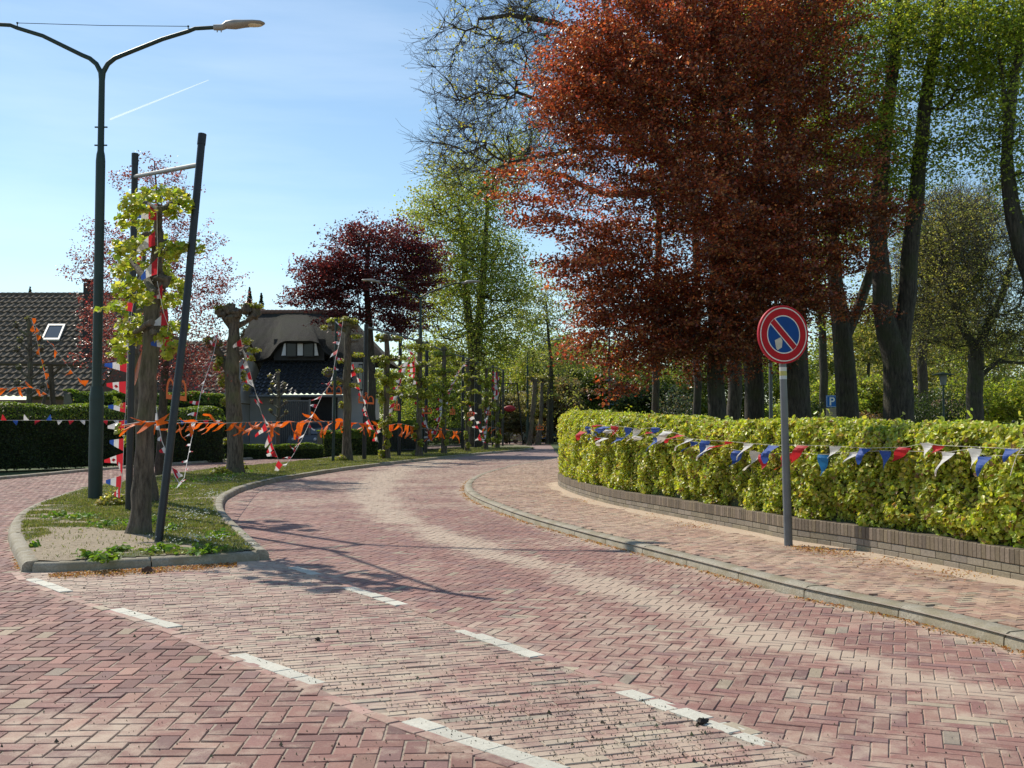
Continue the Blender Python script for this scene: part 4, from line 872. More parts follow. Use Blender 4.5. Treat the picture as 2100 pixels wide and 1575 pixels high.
# firs far off
def fir(label, px, py, Y):
    top = P(px, py, Y); t = thing('fir_tree', label, 'tree', (top.x, Y, 0), 'far fir trees'); mb = MB(); mb.tube([(top.x, Y, 0), tuple(top)], [.25, .03], 6); mb.build('trunk', M_['bark_dark'], t)
    n = 1500; u = NR.random(n) ** .7; h = 6.0; z = top.z - u * h; r = u * 1.5 * (.55 + .45 * np.abs(np.sin(u * 24))) * NR.random(n) ** .4; a = NR.uniform(0, 6.28, n)
    leaves('crown', np.stack([top.x + r * np.cos(a), Y + r * np.sin(a), z - r * .25], 1), .3, np.repeat([[0, 0, 1.]], n, 0), .4, tones(n, [(.03, .05, .03), (.045, .07, .04)], .2), M_['leaf'], T4, t)
fir('left one of two dark firs above the thatched ridge', 512, 588, 120); fir('right one of two dark firs above the thatched ridge', 536, 600, 118)
fir('small fir tip above the ridge of the tiled roof', 62, 588, 110)
# shrubs
def shrub(name, label, px, Y, rx, rz, zc, pal, n, ls, rd=None, tpl=T4):
    c = np.array(gz_(px, Y, zc)); t = thing(name, label, 'shrub', (c[0], Y, .05)); v = NR.normal(0, 1, (n, 3)); v /= np.linalg.norm(v, axis=1)[:, None]
    q = 1 + .22 * np.sin(v[:, 0] * 5 + px) * np.sin(v[:, 2] * 6 + 1) + .15 * np.sin(v[:, 1] * 9 + v[:, 0] * 7)
    C = c + v * np.array([rx, rd or rx, rz]) * (NR.random((n, 1)) ** .25) * q[:, None]; C = C[C[:, 2] > .05]
    leaves('foliage', C, NR.uniform(.7, 1.2, len(C)) * ls, np.repeat([[0, 0, .8]], len(C), 0), .7, tones(len(C), pal, .25), M_['leaf'], tpl, t)
    mb = MB()
    for k in range(7): mb.tube([(c[0] + R.gauss(0, .1), Y, .03), (c[0] + R.gauss(0, rx * .25), Y + R.gauss(0, .2), max(.3, zc)), (c[0] + R.gauss(0, rx * .5), Y + R.gauss(0, .3), zc + rz * .5)], [.03, .02, .01], 5)
    mb.build('stems', M_['bark_dark'], t); return t
shrub('yew_shrub', 'dark column shaped conifer left of the parking sign', 1668, 44, .55, 1.35, 1.2, DARKG, 3000, .09)
shrub('yew_shrub', 'broad blackish evergreen bush behind the park lamp', 1930, 50, 1.9, 1.7, 1.4, DARKG, 9000, .12)
shrub('evergreen_shrub', 'dark evergreen bush between twin stemmed tree and park lamp', 1880, 48, 1.3, 1.4, 1.2, DARKG, 5000, .11)
shrub('barberry_shrub', 'russet leaved bush between the parking sign and the twin stemmed tree', 1782, 46, .95, .95, 1.1, [(.22, .12, .08), (.26, .17, .10), (.16, .12, .06)], 3400, .09)
shrub('grey_shrub', 'grey green twiggy bush at the foot of the parking sign', 1680, 40, .8, .55, .9, [(.13, .15, .09), (.18, .19, .12)], 2000, .08)
shrub('spruce_shrub', 'bluish spruce bush left of the slim trunks behind the hedge', 1385, 42, 1.0, 1.5, 1.3, [(.06, .09, .07), (.09, .12, .09), (.12, .10, .07)], 4200, .1)
shrub('garden_shrub', 'green garden bush beyond the first trellised lindens', 870, 84, 4.2, 2.2, 2.2, GREEN2 + GREEN1, 9000, .12)
shrub('garden_shrub', 'dark garden bush behind the middle of the linden row', 950, 90, 4.2, 2., 1.8, DARKG + GREEN2, 8000, .13)
shrub('garden_shrub', 'yellow green round bush under the far blue sign', 1285, 75, 1.8, 1.2, 1.6, [(.22, .24, .05), (.27, .28, .07)], 3500, .12)
shrub('garden_shrub', 'dark shrub at the far road bend beside the leaning trunks', 1150, 112, 2.6, 2.0, 1.8, DARKG + GREEN2, 5000, .14)
# ================================================================ pollards and trellised lindens
KNOB = (1, 1, 1)
def linden(label, px, py, Y, trunk, arms, knobs, tufts, group=None, ls=.07, per=26, pal=LIME, z0=.09, shoots=None, bark='bark_linden', cat='tree', name='linden_tree'):
    """trunk [(px,py,width_px)], arms [[(px,py,w)...]], knobs [(px,py,r_px)], tufts [(px,py,rx,ry)]"""
    s = pxm(Y); b0 = gz_(px, Y, z0 - .06); t = thing(name, label, cat, b0, group); mb = MB()
    def pl(l, jit=0):
        out = []; rad = []
        for i, q in enumerate(l):
            p = P(q[0], q[1], Y + (jit * math.sin(i * 2.1 + px))); out.append(p); rad.append(q[2] / s / 2)
        return out, rad
    pts, rad = pl(trunk); pts[0] = Vector(b0)
    def dens(pts, rad, n, wob):
        o = []; r = []
        for i in range(len(pts) - 1):
            for k in range(n):
                f = k / n; o.append(pts[i].lerp(pts[i + 1], f) + Vector((R.gauss(0, wob), R.gauss(0, wob), 0)) * (0 if i == 0 and k == 0 else 1)); r.append((rad[i] * (1 - f) + rad[i + 1] * f) * R.uniform(.95, 1.06))
        o.append(pts[-1]); r.append(rad[-1]); return o, r
    o, r = dens(pts, rad, 4, rad[1] * .06); r[0] *= 1.35; r[1] *= 1.1; mb.tube(o, r, 12)
    for a in arms:
        o, r = dens(*pl(a, .15 if Y > 20 else .45), 3, .012); mb.tube(o, r, 8)
    for k, q in enumerate(knobs):
        c = P(q[0], q[1], Y + R.uniform(-.12, .12)); mb.ellipsoid(c, (q[2] / s, q[2] / s, q[2] / s * .85), 12, 9, lump=.34, seed=k + int(px))
    C = []; nrm = []
    for q in tufts:
        c = P(q[0], q[1], Y + (q[4] if len(q) > 4 else (R.uniform(-.75, .55) if Y < 20 and q[0] < 420 and q[1] < 760 else 0))); rx, rz = q[2] / s, q[3] / s; n = max(16, int(per * 4.2 * (rx * rz) / .02)) if Y < 28 else max(12, int(per * 3 * (rx * rz) / .02))
        for _ in range(n):
            v = Vector((R.gauss(0, 1), R.gauss(0, 1), R.gauss(0, 1))).normalized(); rr = R.random() ** .33
            C.append((c.x + v.x * rx * rr, c.y + v.y * max(.10, min(rx, .3)) * rr, c.z + v.z * rz * rr)); nrm.append((v.x * .5 - .2, v.y * .6 - .25, .75))
        for _ in range(3):
            e = c + Vector((R.gauss(0, rx * .5), R.gauss(0, .08), R.gauss(0, rz * .5))); mb.tube([c + Vector((R.gauss(0, .02), 0, 0)), e], [.007, .003], 4, caps=False)
    for q in (shoots or []):
        c = G(q[0], q[1], z0); rx, rz = q[2] / s, q[3] / s
        for _ in range(int(per * 2.2 * rx * rz / .02)):
            a = R.uniform(0, 6.28); rr = R.random() ** .5; C.append((c.x + math.cos(a) * rx * rr, c.y + math.sin(a) * rx * .7 * rr, z0 + rz * R.random() * (1.25 - rr))); nrm.append((0, -.3, .8))
    mb.build('trunk', M_[bark], t, smooth=True)
    C = np.array(C); leaves('crown', C, NR.uniform(.7, 1.25, len(C)) * ls, np.array(nrm), .45, tones(len(C), pal, .18, .05), M_['leaf'], TH if Y < 20 else T4, t)
    return t
Yn = 12.5
linden('near trellised linden with bare trunk and lime green leaf clusters wrapped in flags', 287, 1090, Yn,
       [(287, 1090, 46), (294, 980, 39), (300, 860, 37), (306, 740, 35), (312, 640, 33), (320, 560, 28), (325, 480, 18), (326, 420, 14)],
       [[(318, 600, 16), (290, 560, 14), (262, 530, 9)], [(322, 520, 14), (360, 515, 12), (400, 510, 9)], [(326, 430, 12), (355, 415, 10), (385, 400, 7)], [(325, 430, 10), (300, 415, 8), (265, 425, 6)], [(312, 660, 13), (280, 680, 10), (250, 690, 7)], [(312, 680, 12), (340, 690, 9), (370, 695, 7)]],
       [(330, 575, 18), (322, 500, 16), (375, 418, 9)],
       [(335, 398, 30, 17), (300, 402, 32, 18), (268, 420, 28, 20), (365, 402, 28, 19), (380, 420, 18, 20), (350, 432, 20, 18), (258, 450, 22, 16), (300, 460, 22, 15), (295, 432, 26, 12), (250, 462, 12, 12),
        (250, 512, 26, 20), (282, 505, 28, 20), (318, 490, 20, 11), (345, 512, 24, 18), (372, 512, 24, 17), (400, 508, 20, 16), (270, 540, 26, 16), (350, 528, 16, 12), (250, 545, 14, 10),
        (265, 582, 22, 17), (245, 590, 14, 14), (290, 590, 30, 22), (300, 612, 18, 14), (358, 578, 16, 14), (372, 590, 18, 20), (355, 612, 20, 15), (262, 612, 20, 14), (215, 636, 20, 6), (240, 628, 22, 12),
        (285, 665, 28, 22), (268, 690, 26, 22), (300, 680, 16, 24), (250, 665, 16, 12), (345, 668, 22, 14), (372, 672, 18, 16), (332, 690, 22, 12), (355, 710, 26, 14), (342, 726, 12, 12), (245, 718, 20, 16), (228, 725, 12, 8), (235, 705, 14, 10), (250, 740, 10, 6), (242, 825, 7, 12, .4), (243, 880, 6, 12, .4)],
       ls=.066, per=26, shoots=None)
linden('second linden trunk half hidden behind the near linden with a leafy tuft at its foot', 306, 1010, 18.,
       [(306, 1010, 36), (296, 900, 32), (284, 800, 28), (276, 720, 25), (275, 640, 22), (290, 560, 16)], [[(278, 720, 12), (262, 700, 9)], [(280, 640, 11), (315, 625, 8), (345, 620, 6)], [(286, 580, 9), (250, 560, 6)], [(288, 570, 9), (320, 545, 7)], [(290, 560, 10), (300, 480, 8)]], [(276, 640, 14), (300, 480, 9)], [(255, 690, 22, 14), (262, 640, 20, 15), (240, 600, 14, 12), (345, 618, 22, 15), (320, 545, 26, 16), (250, 556, 26, 16), (300, 475, 30, 16), (285, 500, 26, 16), (340, 560, 16, 14), (300, 630, 22, 14), (330, 490, 18, 14), (270, 590, 20, 16), (348, 893, 4, 16), (256, 905, 5, 14)], ls=.07, shoots=None)
t = thing('linden_shoots', 'low yellow green clump of linden shoots at the foot of the street lamp', 'plant', tuple(G(230, 1035, .09)))
C = []; c0 = G(230, 1036, .09)
for _ in range(420):
    a = R.uniform(0, 6.28); rr = R.random() ** .5; C.append((c0.x + math.cos(a) * .26 * rr, c0.y + math.sin(a) * .22 * rr, .1 + .22 * R.random() * (1.2 - rr)))
leaves('foliage', np.array(C), NR.uniform(.05, .085, len(C)), np.repeat([[0, -.3, .8]], len(C), 0), .45, tones(len(C), [(.42, .40, .09), (.36, .38, .06), (.5, .42, .2)], .15), M_['leaf'], TH, t)
mb = MB()
for _ in range(14): mb.tube([(c0.x + R.gauss(0, .04), c0.y, .06), (c0.x + R.gauss(0, .14), c0.y + R.gauss(0, .1), .26)], [.006, .003], 4)
mb.build('stems', M_['twig'], t)
MOSS = [(.25, .26, .05), (.32, .30, .06), (.18, .19, .045), (.38, .33, .08)]
linden('stout pollarded linden with knobbly leafy fists left of the thatched house', 484, 968, 29.5,
       [(484, 968, 34), (482, 900, 32), (479, 820, 32), (476, 760, 30), (478, 700, 26), (482, 660, 20)],
       [[(478, 770, 22), (455, 735, 16), (440, 708, 14)], [(481, 680, 16), (465, 658, 14), (457, 642, 12)], [(484, 670, 14), (505, 660, 9), (522, 645, 12)], [(482, 740, 9), (498, 730, 7), (507, 715, 5)], [(480, 700, 8), (495, 690, 5), (502, 675, 4)]],
       [(452, 640, 12), (472, 635, 13), (485, 642, 12), (505, 635, 11), (522, 640, 15), (440, 705, 14), (478, 655, 17), (430, 700, 9)],
       [(450, 630, 12, 7), (470, 628, 10, 6), (508, 628, 14, 7), (526, 628, 14, 7), (430, 698, 16, 8), (442, 706, 15, 8), (505, 700, 14, 8), (520, 718, 16, 6), (512, 735, 12, 6), (450, 740, 8, 14), (455, 780, 9, 16), (460, 825, 10, 10), (445, 752, 8, 9), (500, 770, 6, 12), (505, 795, 7, 7), (462, 905, 4, 9), (478, 725, 8, 6)],
       ls=.085, per=48, pal=LIME[1:2] + MOSS + LIME[:2], shoots=[(452, 972, 22, 16), (474, 968, 24, 18), (500, 962, 10, 14)])
linden('pollarded linden with two leafy fists beside the lone black post before the thatched roof', 713, 944, 41.,
       [(713, 944, 19), (712, 860, 17), (712, 780, 17), (714, 720, 15), (714, 670, 13)], [[(713, 680, 9), (695, 672, 8), (685, 668, 8)], [(712, 790, 8), (690, 775, 7)], [(714, 700, 5), (735, 700, 4)]], [(684, 668, 11), (714, 665, 13), (728, 668, 8), (674, 765, 9)],
       [(682, 658, 14, 7), (706, 655, 14, 6), (724, 660, 12, 8), (664, 672, 8, 6), (672, 762, 12, 9), (690, 785, 12, 6), (730, 690, 14, 5), (735, 728, 14, 6), (735, 760, 10, 6), (700, 830, 6, 8), (705, 880, 6, 6), (725, 790, 12, 5), (700, 740, 10, 5)], ls=.10, per=34, pal=LIME[1:2] + MOSS + LIME[:2], shoots=[(700, 945, 14, 12)])
# the trellised row
ROW = [(793, 939, 43.5, 12, 688, 'first'), (860, 933, 48., 11, 696, 'second'), (911, 927, 53., 9, 712, 'third'), (959, 921, 59., 8, 738, 'fourth'), (997, 918, 64., 6.5, 755, 'fifth'), (1020, 915.5, 69., 7, 762, 'sixth')]
for i, (px, py, Y, w, top, nth) in enumerate(ROW):
    s = pxm(Y); nx = ROW[i + 1][0] if i < 5 else px + 10; pv = ROW[i - 1][0] if i else 750; tufts = []; arms = []
    for h in (4.95, 4.15, 3.4, 2.75) if i < 5 else (3.4, 2.6, 4.4):
        yy = 879 - (h - 1.3) * s; 
        l, r2 = (px + pv) / 2, (px + nx) / 2
        arms.append([(px, yy + 4, w * .35), (l, yy - 2, w * .2)]); arms.append([(px, yy + 4, w * .35), (r2, yy, w * .2)])
        m_ = max(2, int((r2 - l) / 9))
        for k in range(m_): tufts.append((l + (r2 - l) * (k + .5) / m_ + R.gauss(0, 3), yy + R.gauss(0, 3), R.uniform(6, 11) * s / 46, R.uniform(4, 8) * s / 46, R.gauss(0, .3)))
    for k in range(12): tufts.append((px + R.gauss(0, w * .6), py - 8 - R.random() * 190 * s / 48, w * .6, 8 * s / 46, -.2))
    linden('%s trellised linden along the black post row with tiers of fresh green leaves%s' % (nth, ''), px, py, Y, [(px, py, w * 1.2), (px - 1, py - 70 * s / 46, w), (px, (py + top) / 2 - 20, w), (px, top + 12, w * .85), (px, top, w * .9)], arms, [(px, top + 4, w * .7)],
           tufts, ls=.15, per=15, pal=[(.30, .35, .05), (.38, .42, .07), (.22, .26, .04), (.42, .42, .10)], shoots=[(px - w * .4, py + 1, w * 1.0, 13 * s / 46)], group='trellised lindens in a row')
for i, (px, py, Y, tl, lab) in enumerate([(1085, 908, 84., [(1083, 908, 9), (1093, 840, 10), (1098, 790, 10), (1096, 778, 8)], 'pollarded linden leaning right at the far end of the island'), (1103, 907, 86., [(1106, 907, 10), (1110, 850, 8), (1112, 785, 7)], 'pollarded linden behind the leaning one at the far end of the island'), (1123, 905, 90., [(1123, 905, 8), (1125, 850, 7), (1124, 790, 7)], 'slim pollard just left of the end of the beech hedge')]):
    linden(lab, px, py, Y, tl, [], [(tl[-1][0] - 4, 778, 5), (tl[-1][0] + 4, 780, 5)], [(tl[-1][0] - 8, 775, 8, 6), (tl[-1][0] + 8, 776, 8, 6), (px - 6, 815, 6, 7), (px + 14, 800, 5, 14), (px - 4, 845, 6, 8), (px + 10, 850, 5, 6)], ls=.2, per=7, pal=MOSS, shoots=[(px - 6, py, 6, 12)])
for i, (px, py, Y, w, top, lab) in enumerate([(60, 842, 40., 11, 655, 'small espaliered fruit tree hung with orange pennants before the tiled roof'), (570, 880, 50., 8, 765, 'small bare knobbly garden tree before the tiled annexe')]):
    s = 1 if i == 0 else .6; arms = []; kn = []; tf = []
    for k, (dx, dy) in enumerate([(-28, 12), (-20, 42), (-26, 62), (-22, 98), (22, 40), (24, 60), (26, 100), (-25, 130), (28, 135)]):
        x, y = px + dx * s, top + dy * s; arms.append([(px, y + 22 * s, w * .5), (x - dx * .2 * s, y + 8 * s, w * .4), (x, y, w * .4)]); kn.append((x, y, 5 * s + 1)); tf.append((x, y - 3, 7 * s, 5 * s))
    linden(lab, px, py, Y, [(px, py + 25, w), (px, py - 30, w), (px + 2, (py + top) / 2, w * .9), (px, top, w * .8)], arms, kn + [(px, top, 7 * s)], tf + [(px, top - 4, 10 * s, 6 * s)], ls=.1, per=5, pal=MOSS, z0=0., name='garden_tree')

# ================================================================ trellis frames of black posts
def post(mb, a, b2, r, c=(1, 1, 1)): mb.tube([a, b2], [r, r], 12, c)
t = thing('trellis_frame', 'near trellis of two black posts and a grey crossbar around the near linden', 'trellis', tuple(G(300, 1080, .09)))
a0 = G(264, 1048, .09); a1_ = P(277, 316, a0.y); b0 = G(325, 1110, .09); b1 = P(415, 275, b0.y + .6)
mb = MB(); mb.tube([a0 - Vector((0, 0, .1)), a1_], [.052, .047], 14); mb.tube([a1_ - Vector((0, 0, .16)), a1_ + Vector((0, 0, .01))], [.051, .051], 14); mb.build('post', M_['black_steel'], t, smooth=True)
mb = MB(); dd = (b1 - b0).normalized(); mb.tube([b0 - dd * .1, b0.lerp(b1, .5) + Vector((.03, 0, 0)), b1], [.045, .043, .043], 14); mb.tube([b1 - dd * .13, b1], [.048, .048], 14); mb.build('post', M_['black_steel'], t, smooth=True)
mb = MB(); mb.tube([P(277, 362, a0.y - .03), P(408, 338, b0.y + .55)], .028, 10); mb.build('crossbar', M_['grey_steel'], t, smooth=True)
t = thing('post', 'lone slim black post before the fourth linden next to the orange crown', 'post', tuple(G(683, 945, .09))); 
a0 = G(683, 946, .09); a1_ = P(690, 655, a0.y); mb = MB(); mb.tube([a0 - Vector((0, 0, .1)), a1_], .055, 10); mb.build('tube', M_['lamp_green'], t, smooth=True)
mb = MB(); mb.tube([a1_, a1_ + Vector((0, 0, .03))], .06, 10); mb.build('cap', M_['black_steel'], t)
t = thing('trellis_frame', 'long trellis of black posts joined by one grey top rail along the row of lindens', 'trellis', tuple(G(748, 942, .09)))
tops = []
for px, py, top in [(747, 942, 665), (818, 934, 684), (873, 929, 700), (910, 925, 716), (948, 921, 728), (975, 918, 738), (1010, 916, 748), (1031, 914.5, 757)]:
    a0 = G(px, py, .09); a1_ = P(px + 4 - (px - 747) / 90, top, a0.y); mb = MB(); mb.tube([a0 - Vector((0, 0, .1)), a1_], .085 if px < 1000 else .075, 8); mb.build('post', M_['black_steel'], t, smooth=True); tops.append(a1_ - Vector((0, .05, .12)))
mb = MB(); mb.tube(tops, .045, 8); mb.build('rail', M_['grey_steel'], t, smooth=True)

# ================================================================ street lamps
def street_lamp(label, base, sc_=1.0, cut=1.0):
    """fork topped double arm street lamp; near one is 7.3 m to the fork"""
    b0 = Vector(base); t = thing('street_lamp', label, 'street lamp', b0, 'double armed street lamps')
    h = lambda z: b0 + Vector((0, 0, z))
    mb = MB(); mb.lathe(b0, [(.118, -.1), (.118, 1.78), (.112, 1.86), (.105, 1.92)], 18); mb.lathe(b0, [(.082, 1.9), (.080, 5.9), (.07, 6.02), (.056, 6.08), (.052, 7.45)], 18)
    mb.build('pole', M_['lamp_green'], t, smooth=True)
    mb = MB(); mb.lathe(b0, [(.124, 1.72), (.124, 1.76), (.119, 1.80), (.1, 1.96)], 18)
    mb.build('collar', M_['lamp_green'], t, smooth=True)
    for z in (6.18, 6.5): mb = MB(); mb.tube([h(z) + Vector((-.11, 0, 0)), h(z) + Vector((.11, 0, 0))], .014, 6); mb.build('bolt', M_['lamp_green'], t)
    tips = []
    for sx, dz in ((1, 0), (-1, .06)):
        pts = [h(7.3), h(7.47) + Vector((.02 * sx, 0, 0)), h(7.62) + Vector((.10 * sx, 0, 0)), h(7.72) + Vector((.22 * sx, 0, 0)), h(7.78) + Vector((.36 * sx, 0, 0)), h(8.06 + dz) + Vector((1.05 * sx, 0, 0)), h(8.2 + dz) + Vector((1.5 * sx, 0, 0)), h(8.25 + dz) + Vector((1.62 * sx, 0, 0)), h(8.27 + dz) + Vector((1.98 * sx, 0, 0))]
        mb = MB(); mb.tube(pts, [.05, .046, .042, .04, .038, .036, .035, .035, .034], 12); mb.build('arm', M_['lamp_green'], t, smooth=True); tips.append(pts[-1])
        e = pts[-1]; mb = MB()
        mb.tube([e + Vector((-.03 * sx, 0, 0)), e + Vector((.10 * sx, 0, .0)), e + Vector((.2 * sx, 0, .03))], [.05, .055, .05], 10)
        # cobra shaped lamp head
        prof = [(.12, .02, .05, .04), (.2, .04, .10, .075), (.34, .045, .125, .085), (.5, .06, .12, .065), (.66, .07, .13, .05), (.8, .075, .11, .035), (.86, .075, .04, .012)]
        vs = []; fs = []
        for q in prof:
            for k in range(14):
                a = 2 * math.pi * k / 14; vs.append(e + Vector((q[0] * sx, math.cos(a) * q[2], q[1] + math.sin(a) * q[3] * (1.0 if math.sin(a) > 0 else .8))))
        for i in range(len(prof) - 1):
            for k in range(14): fs.append((i * 14 + k, i * 14 + (k + 1) % 14, (i + 1) * 14 + (k + 1) % 14, (i + 1) * 14 + k))
        fs += [tuple(range(14)), tuple(range((len(prof) - 1) * 14, len(prof) * 14))]; mb.add(vs, fs)
        for k in range(2): mb.tube([e + Vector(((.03 + k * .07) * sx, 0, -.03)), e + Vector(((.03 + k * .07) * sx, 0, -.085))], .01, 6)
        hd = mb.build('lamp_head', M_['lamp_head'], t, smooth=True)
        mb = MB(); mb.ellipsoid(e + Vector((.66 * sx, 0, .038)), (.17, .09, .02), 16, 8); mb.build('lens', M_['lens'], hd, smooth=True)
    a = h(8.2) + Vector((1.5, 0, .0)); c = h(8.26) + Vector((-1.5, 0, 0)); mb = MB()
    for q in (a, c): mb.tube([q, q + Vector((0, 0, .10))], .009, 6); mb.ellipsoid(q + Vector((0, 0, .09)), (.022, .022, .018), 6, 4)
    mb.tube([a + Vector((0, 0, .09)), (a + c) / 2 + Vector((0, 0, .075)), c + Vector((0, 0, .09))], .006, 5); mb.build('stay_wire', M_['lamp_green'], t)
    return t
def copy_tree(o, parent=None):
    c = o.copy(); sc.collection.objects.link(c); c.parent = parent
    for ch in list(o.children): copy_tree(ch, c)
    return c
lb = G(195, 1026, .07); lamp0 = street_lamp('nearest tall green double armed street lamp on the grass island at the left', lb)
for px, py, Y, lab in [(862, 0, 51., 'second street lamp rising behind the trellised lindens in front of the purple beech'), (1082, 0, 84., 'third street lamp by the leaning pollards at the far end of the island'), (1176, 0, 115., 'farthest double armed street lamp over the wood above the hedge end')]:
    c = copy_tree(lamp0); c.location = ((px - 1050) / FPX * Y, Y, .0); c['label'] = lab
def pole_lamp(label, px, Y, top, r, mat):
    b0 = Vector(gz_(px, Y, .0)); tz = P(px, top, Y).z; t = thing('lamp_post', label, 'lamp post', b0); mb = MB(); mb.lathe(b0, [(r * 1.25, 0), (r * 1.25, 1.0), (r, 1.1), (r * .8, tz - .15)], 12); mb.build('pole', M_[mat], t, smooth=True)
    mb = MB(); q = b0 + Vector((0, 0, tz - .15)); mb.tube([q, q + Vector((0, -.05, .1)), q + Vector((-.3, -.1, .16)), q + Vector((-.75, -.12, .17))], [r * .7, r * .7, .05, .03], 10); mb.ellipsoid(q + Vector((-.8, -.12, .16)), (.28, .1, .06), 12, 8); mb.build('lamp_head', M_['lamp_head'], t, smooth=True); return t
pole_lamp('grey straight lamp post rising behind the hedge left of the no parking sign post', 1581, 32, 560, .06, 'grey_steel')
pole_lamp('thin dark lamp post above the left part of the hedge beside the blue sign board', 1250, 60, 690, .07, 'lamp_green')
pole_lamp('very thin dark lamp post behind the blue sign board', 1262, 85, 780, .06, 'lamp_green')
# park lamp with a flat disc hood
b0 = Vector(gz_(1935, 42, .05)); t = thing('park_lamp', 'low park lamp with flat disc hood and glass cylinder behind the hedge at right', 'street lamp', b0)
zt = P(1935, 770, 42).z; mb = MB(); mb.lathe(b0, [(.07, 0), (.06, .8), (.042, .9), (.035, zt - .45)], 12); mb.build('pole', M_['lamp_green'], t, smooth=True)
mb = MB(); mb.lathe(b0 + Vector((0, 0, zt)), [(.40, -.03), (.40, .0), (.12, .06), (.03, .09)], 20); mb.build('hood', M_['lamp_green'], t, smooth=True)
mb = MB(); mb.lathe(b0 + Vector((0, 0, zt)), [(.06, -.45), (.11, -.42), (.15, -.03)], 16); mb.build('glass', M_['grey_steel'], t, smooth=True)

# ================================================================ no parking sign
b0 = G(1617, 1119, .085); Ys = b0.y; top = P(1602, 640, Ys + .02); t = thing('no_parking_sign', 'round blue and red no parking sign on a grey post in front of the hedge', 'sign', tuple(b0))
dd = (top - b0); mb = MB(); mb.tube([b0 - dd.normalized() * .05, b0 + dd * .2, b0 + dd * .72, top], [.044, .043, .036, .036], 20); mb.build('post', M_['grey_steel'], t, smooth=True)
mb = MB(); q = b0 + dd * .735; mb.tube([b0 + dd * .725, b0 + dd * .745], .0375, 20, (.45, .42, .12)); mb.tube([b0 + dd * .745, b0 + dd * .762], .0375, 20, (.6, .6, .55)); mb.tube([b0 + dd * .71, b0 + dd * .725], .0375, 20, (.5, .55, .55)); mb.build('sticker', M_['paint'], t, smooth=True)
cen = P(1607, 686, Ys - .045); nrm = Vector((.33, -.93, -.02)).normalized(); U = Vector((-nrm.y, nrm.x, 0)).normalized(); U = -U if U.x < 0 else U; W = U.cross(nrm); W = -W if W.z < 0 else W
RS = .305; SP = (.03, .025)
def disc_pt(x, y, d=0): return cen + U * x + W * y + nrm * d
def ring(mb, r0, r1, d, c, a0=0, a1=2 * math.pi, n=72):
    vs = []; 
    for k in range(n + 1):
        a = a0 + (a1 - a0) * k / n; vs += [disc_pt(math.cos(a) * r0, math.sin(a) * r0, d), disc_pt(math.cos(a) * r1, math.sin(a) * r1, d)]
    mb.add(vs, [(2 * k, 2 * k + 1, 2 * k + 3, 2 * k + 2) for k in range(n)], c)
m, nt, b = mat_new('sign_sheeting'); c = mix(nt, 1, attr(nt).outputs['Color'], ramp(nt, noise(nt, 9, 5), [(.3, .86), (.7, 1.08)]), 'MULTIPLY'); nt.links.new(c, b.inputs['Base Color']); b.inputs['Roughness'].default_value = .6; b.inputs['Specular IOR Level'].default_value = .2; M_['sheet'] = m
SRED = (.42, .008, .016); SWH = (.72, .70, .66); SBL = (.004, .055, .24)
mb = MB(); n = 72; vs = []
for d, r in ((-.028, RS - .004), (-.026, RS), (-.001, RS), (0, RS - .003), (-.002, RS - .01)):
    for k in range(n): a = 2 * math.pi * k / n; vs.append(disc_pt(math.cos(a) * r, math.sin(a) * r, d))
fs = [(i * n + k, i * n + (k + 1) % n, (i + 1) * n + (k + 1) % n, (i + 1) * n + k) for i in range(4) for k in range(n)] + [tuple(range(4 * n, 5 * n)), tuple(range(n))[::-1]]
mb.add(vs, fs, (.55, .03, .05)); sgn = mb.build('sign_plate', M_['sheet'], t, smooth=True)
mb = MB(); ring(mb, RS - .022, RS - .006, .001, SRED); ring(mb, RS - .033, RS - .022, .0015, SWH); ring(mb, .200, RS - .033, .001, SRED); ring(mb, .190, .2005, .0015, SWH)
# blue halves either side of the band
ang = math.radians(-45); ux, uy = math.cos(ang), math.sin(ang); px_, py_ = -uy, ux
for sg in (1, -1):
    h0 = .040; vs = []; r = .1905; a_ = math.asin(h0 / r); k = 40
    for i in range(k + 1):
        th = a_ + (math.pi - 2 * a_) * i / k; lx, ly = math.cos(th) * r, math.sin(th) * r * sg
        vs.append(disc_pt(lx * ux + ly * px_, lx * uy + ly * py_, .001))
    mb.add(vs, [tuple(range(k + 1))], SBL)
hw = .1905
def band(w0, w1, d, c, l=.197):
    l0 = math.sqrt(max(l * l - w1 * w1, 0)); vs = [disc_pt(a * ux + w * px_, a * uy + w * py_, d) for a, w in ((-l0, w0), (l0, w0), (l0, w1), (-l0, w1))]; mb.add(vs, [(0, 1, 2, 3)], c)
band(-.031, .031, .002, SRED, .198); band(.031, .041, .0022, SWH); band(-.041, -.031, .0022, SWH)
mb.build('markings', M_['sheet'], sgn)
mb = MB(); o2 = disc_pt(-.065, -.095, .004)
vs = [o2 + U * x + W * y for x, y in ((-.045, .032), (.028, .065), (.048, .03), (.042, -.04), (-.01, -.072), (-.028, -.05))]; mb.add(vs, [tuple(range(6))], (.55, .50, .42)); mb.build('sticker', M_['sheet'], sgn)

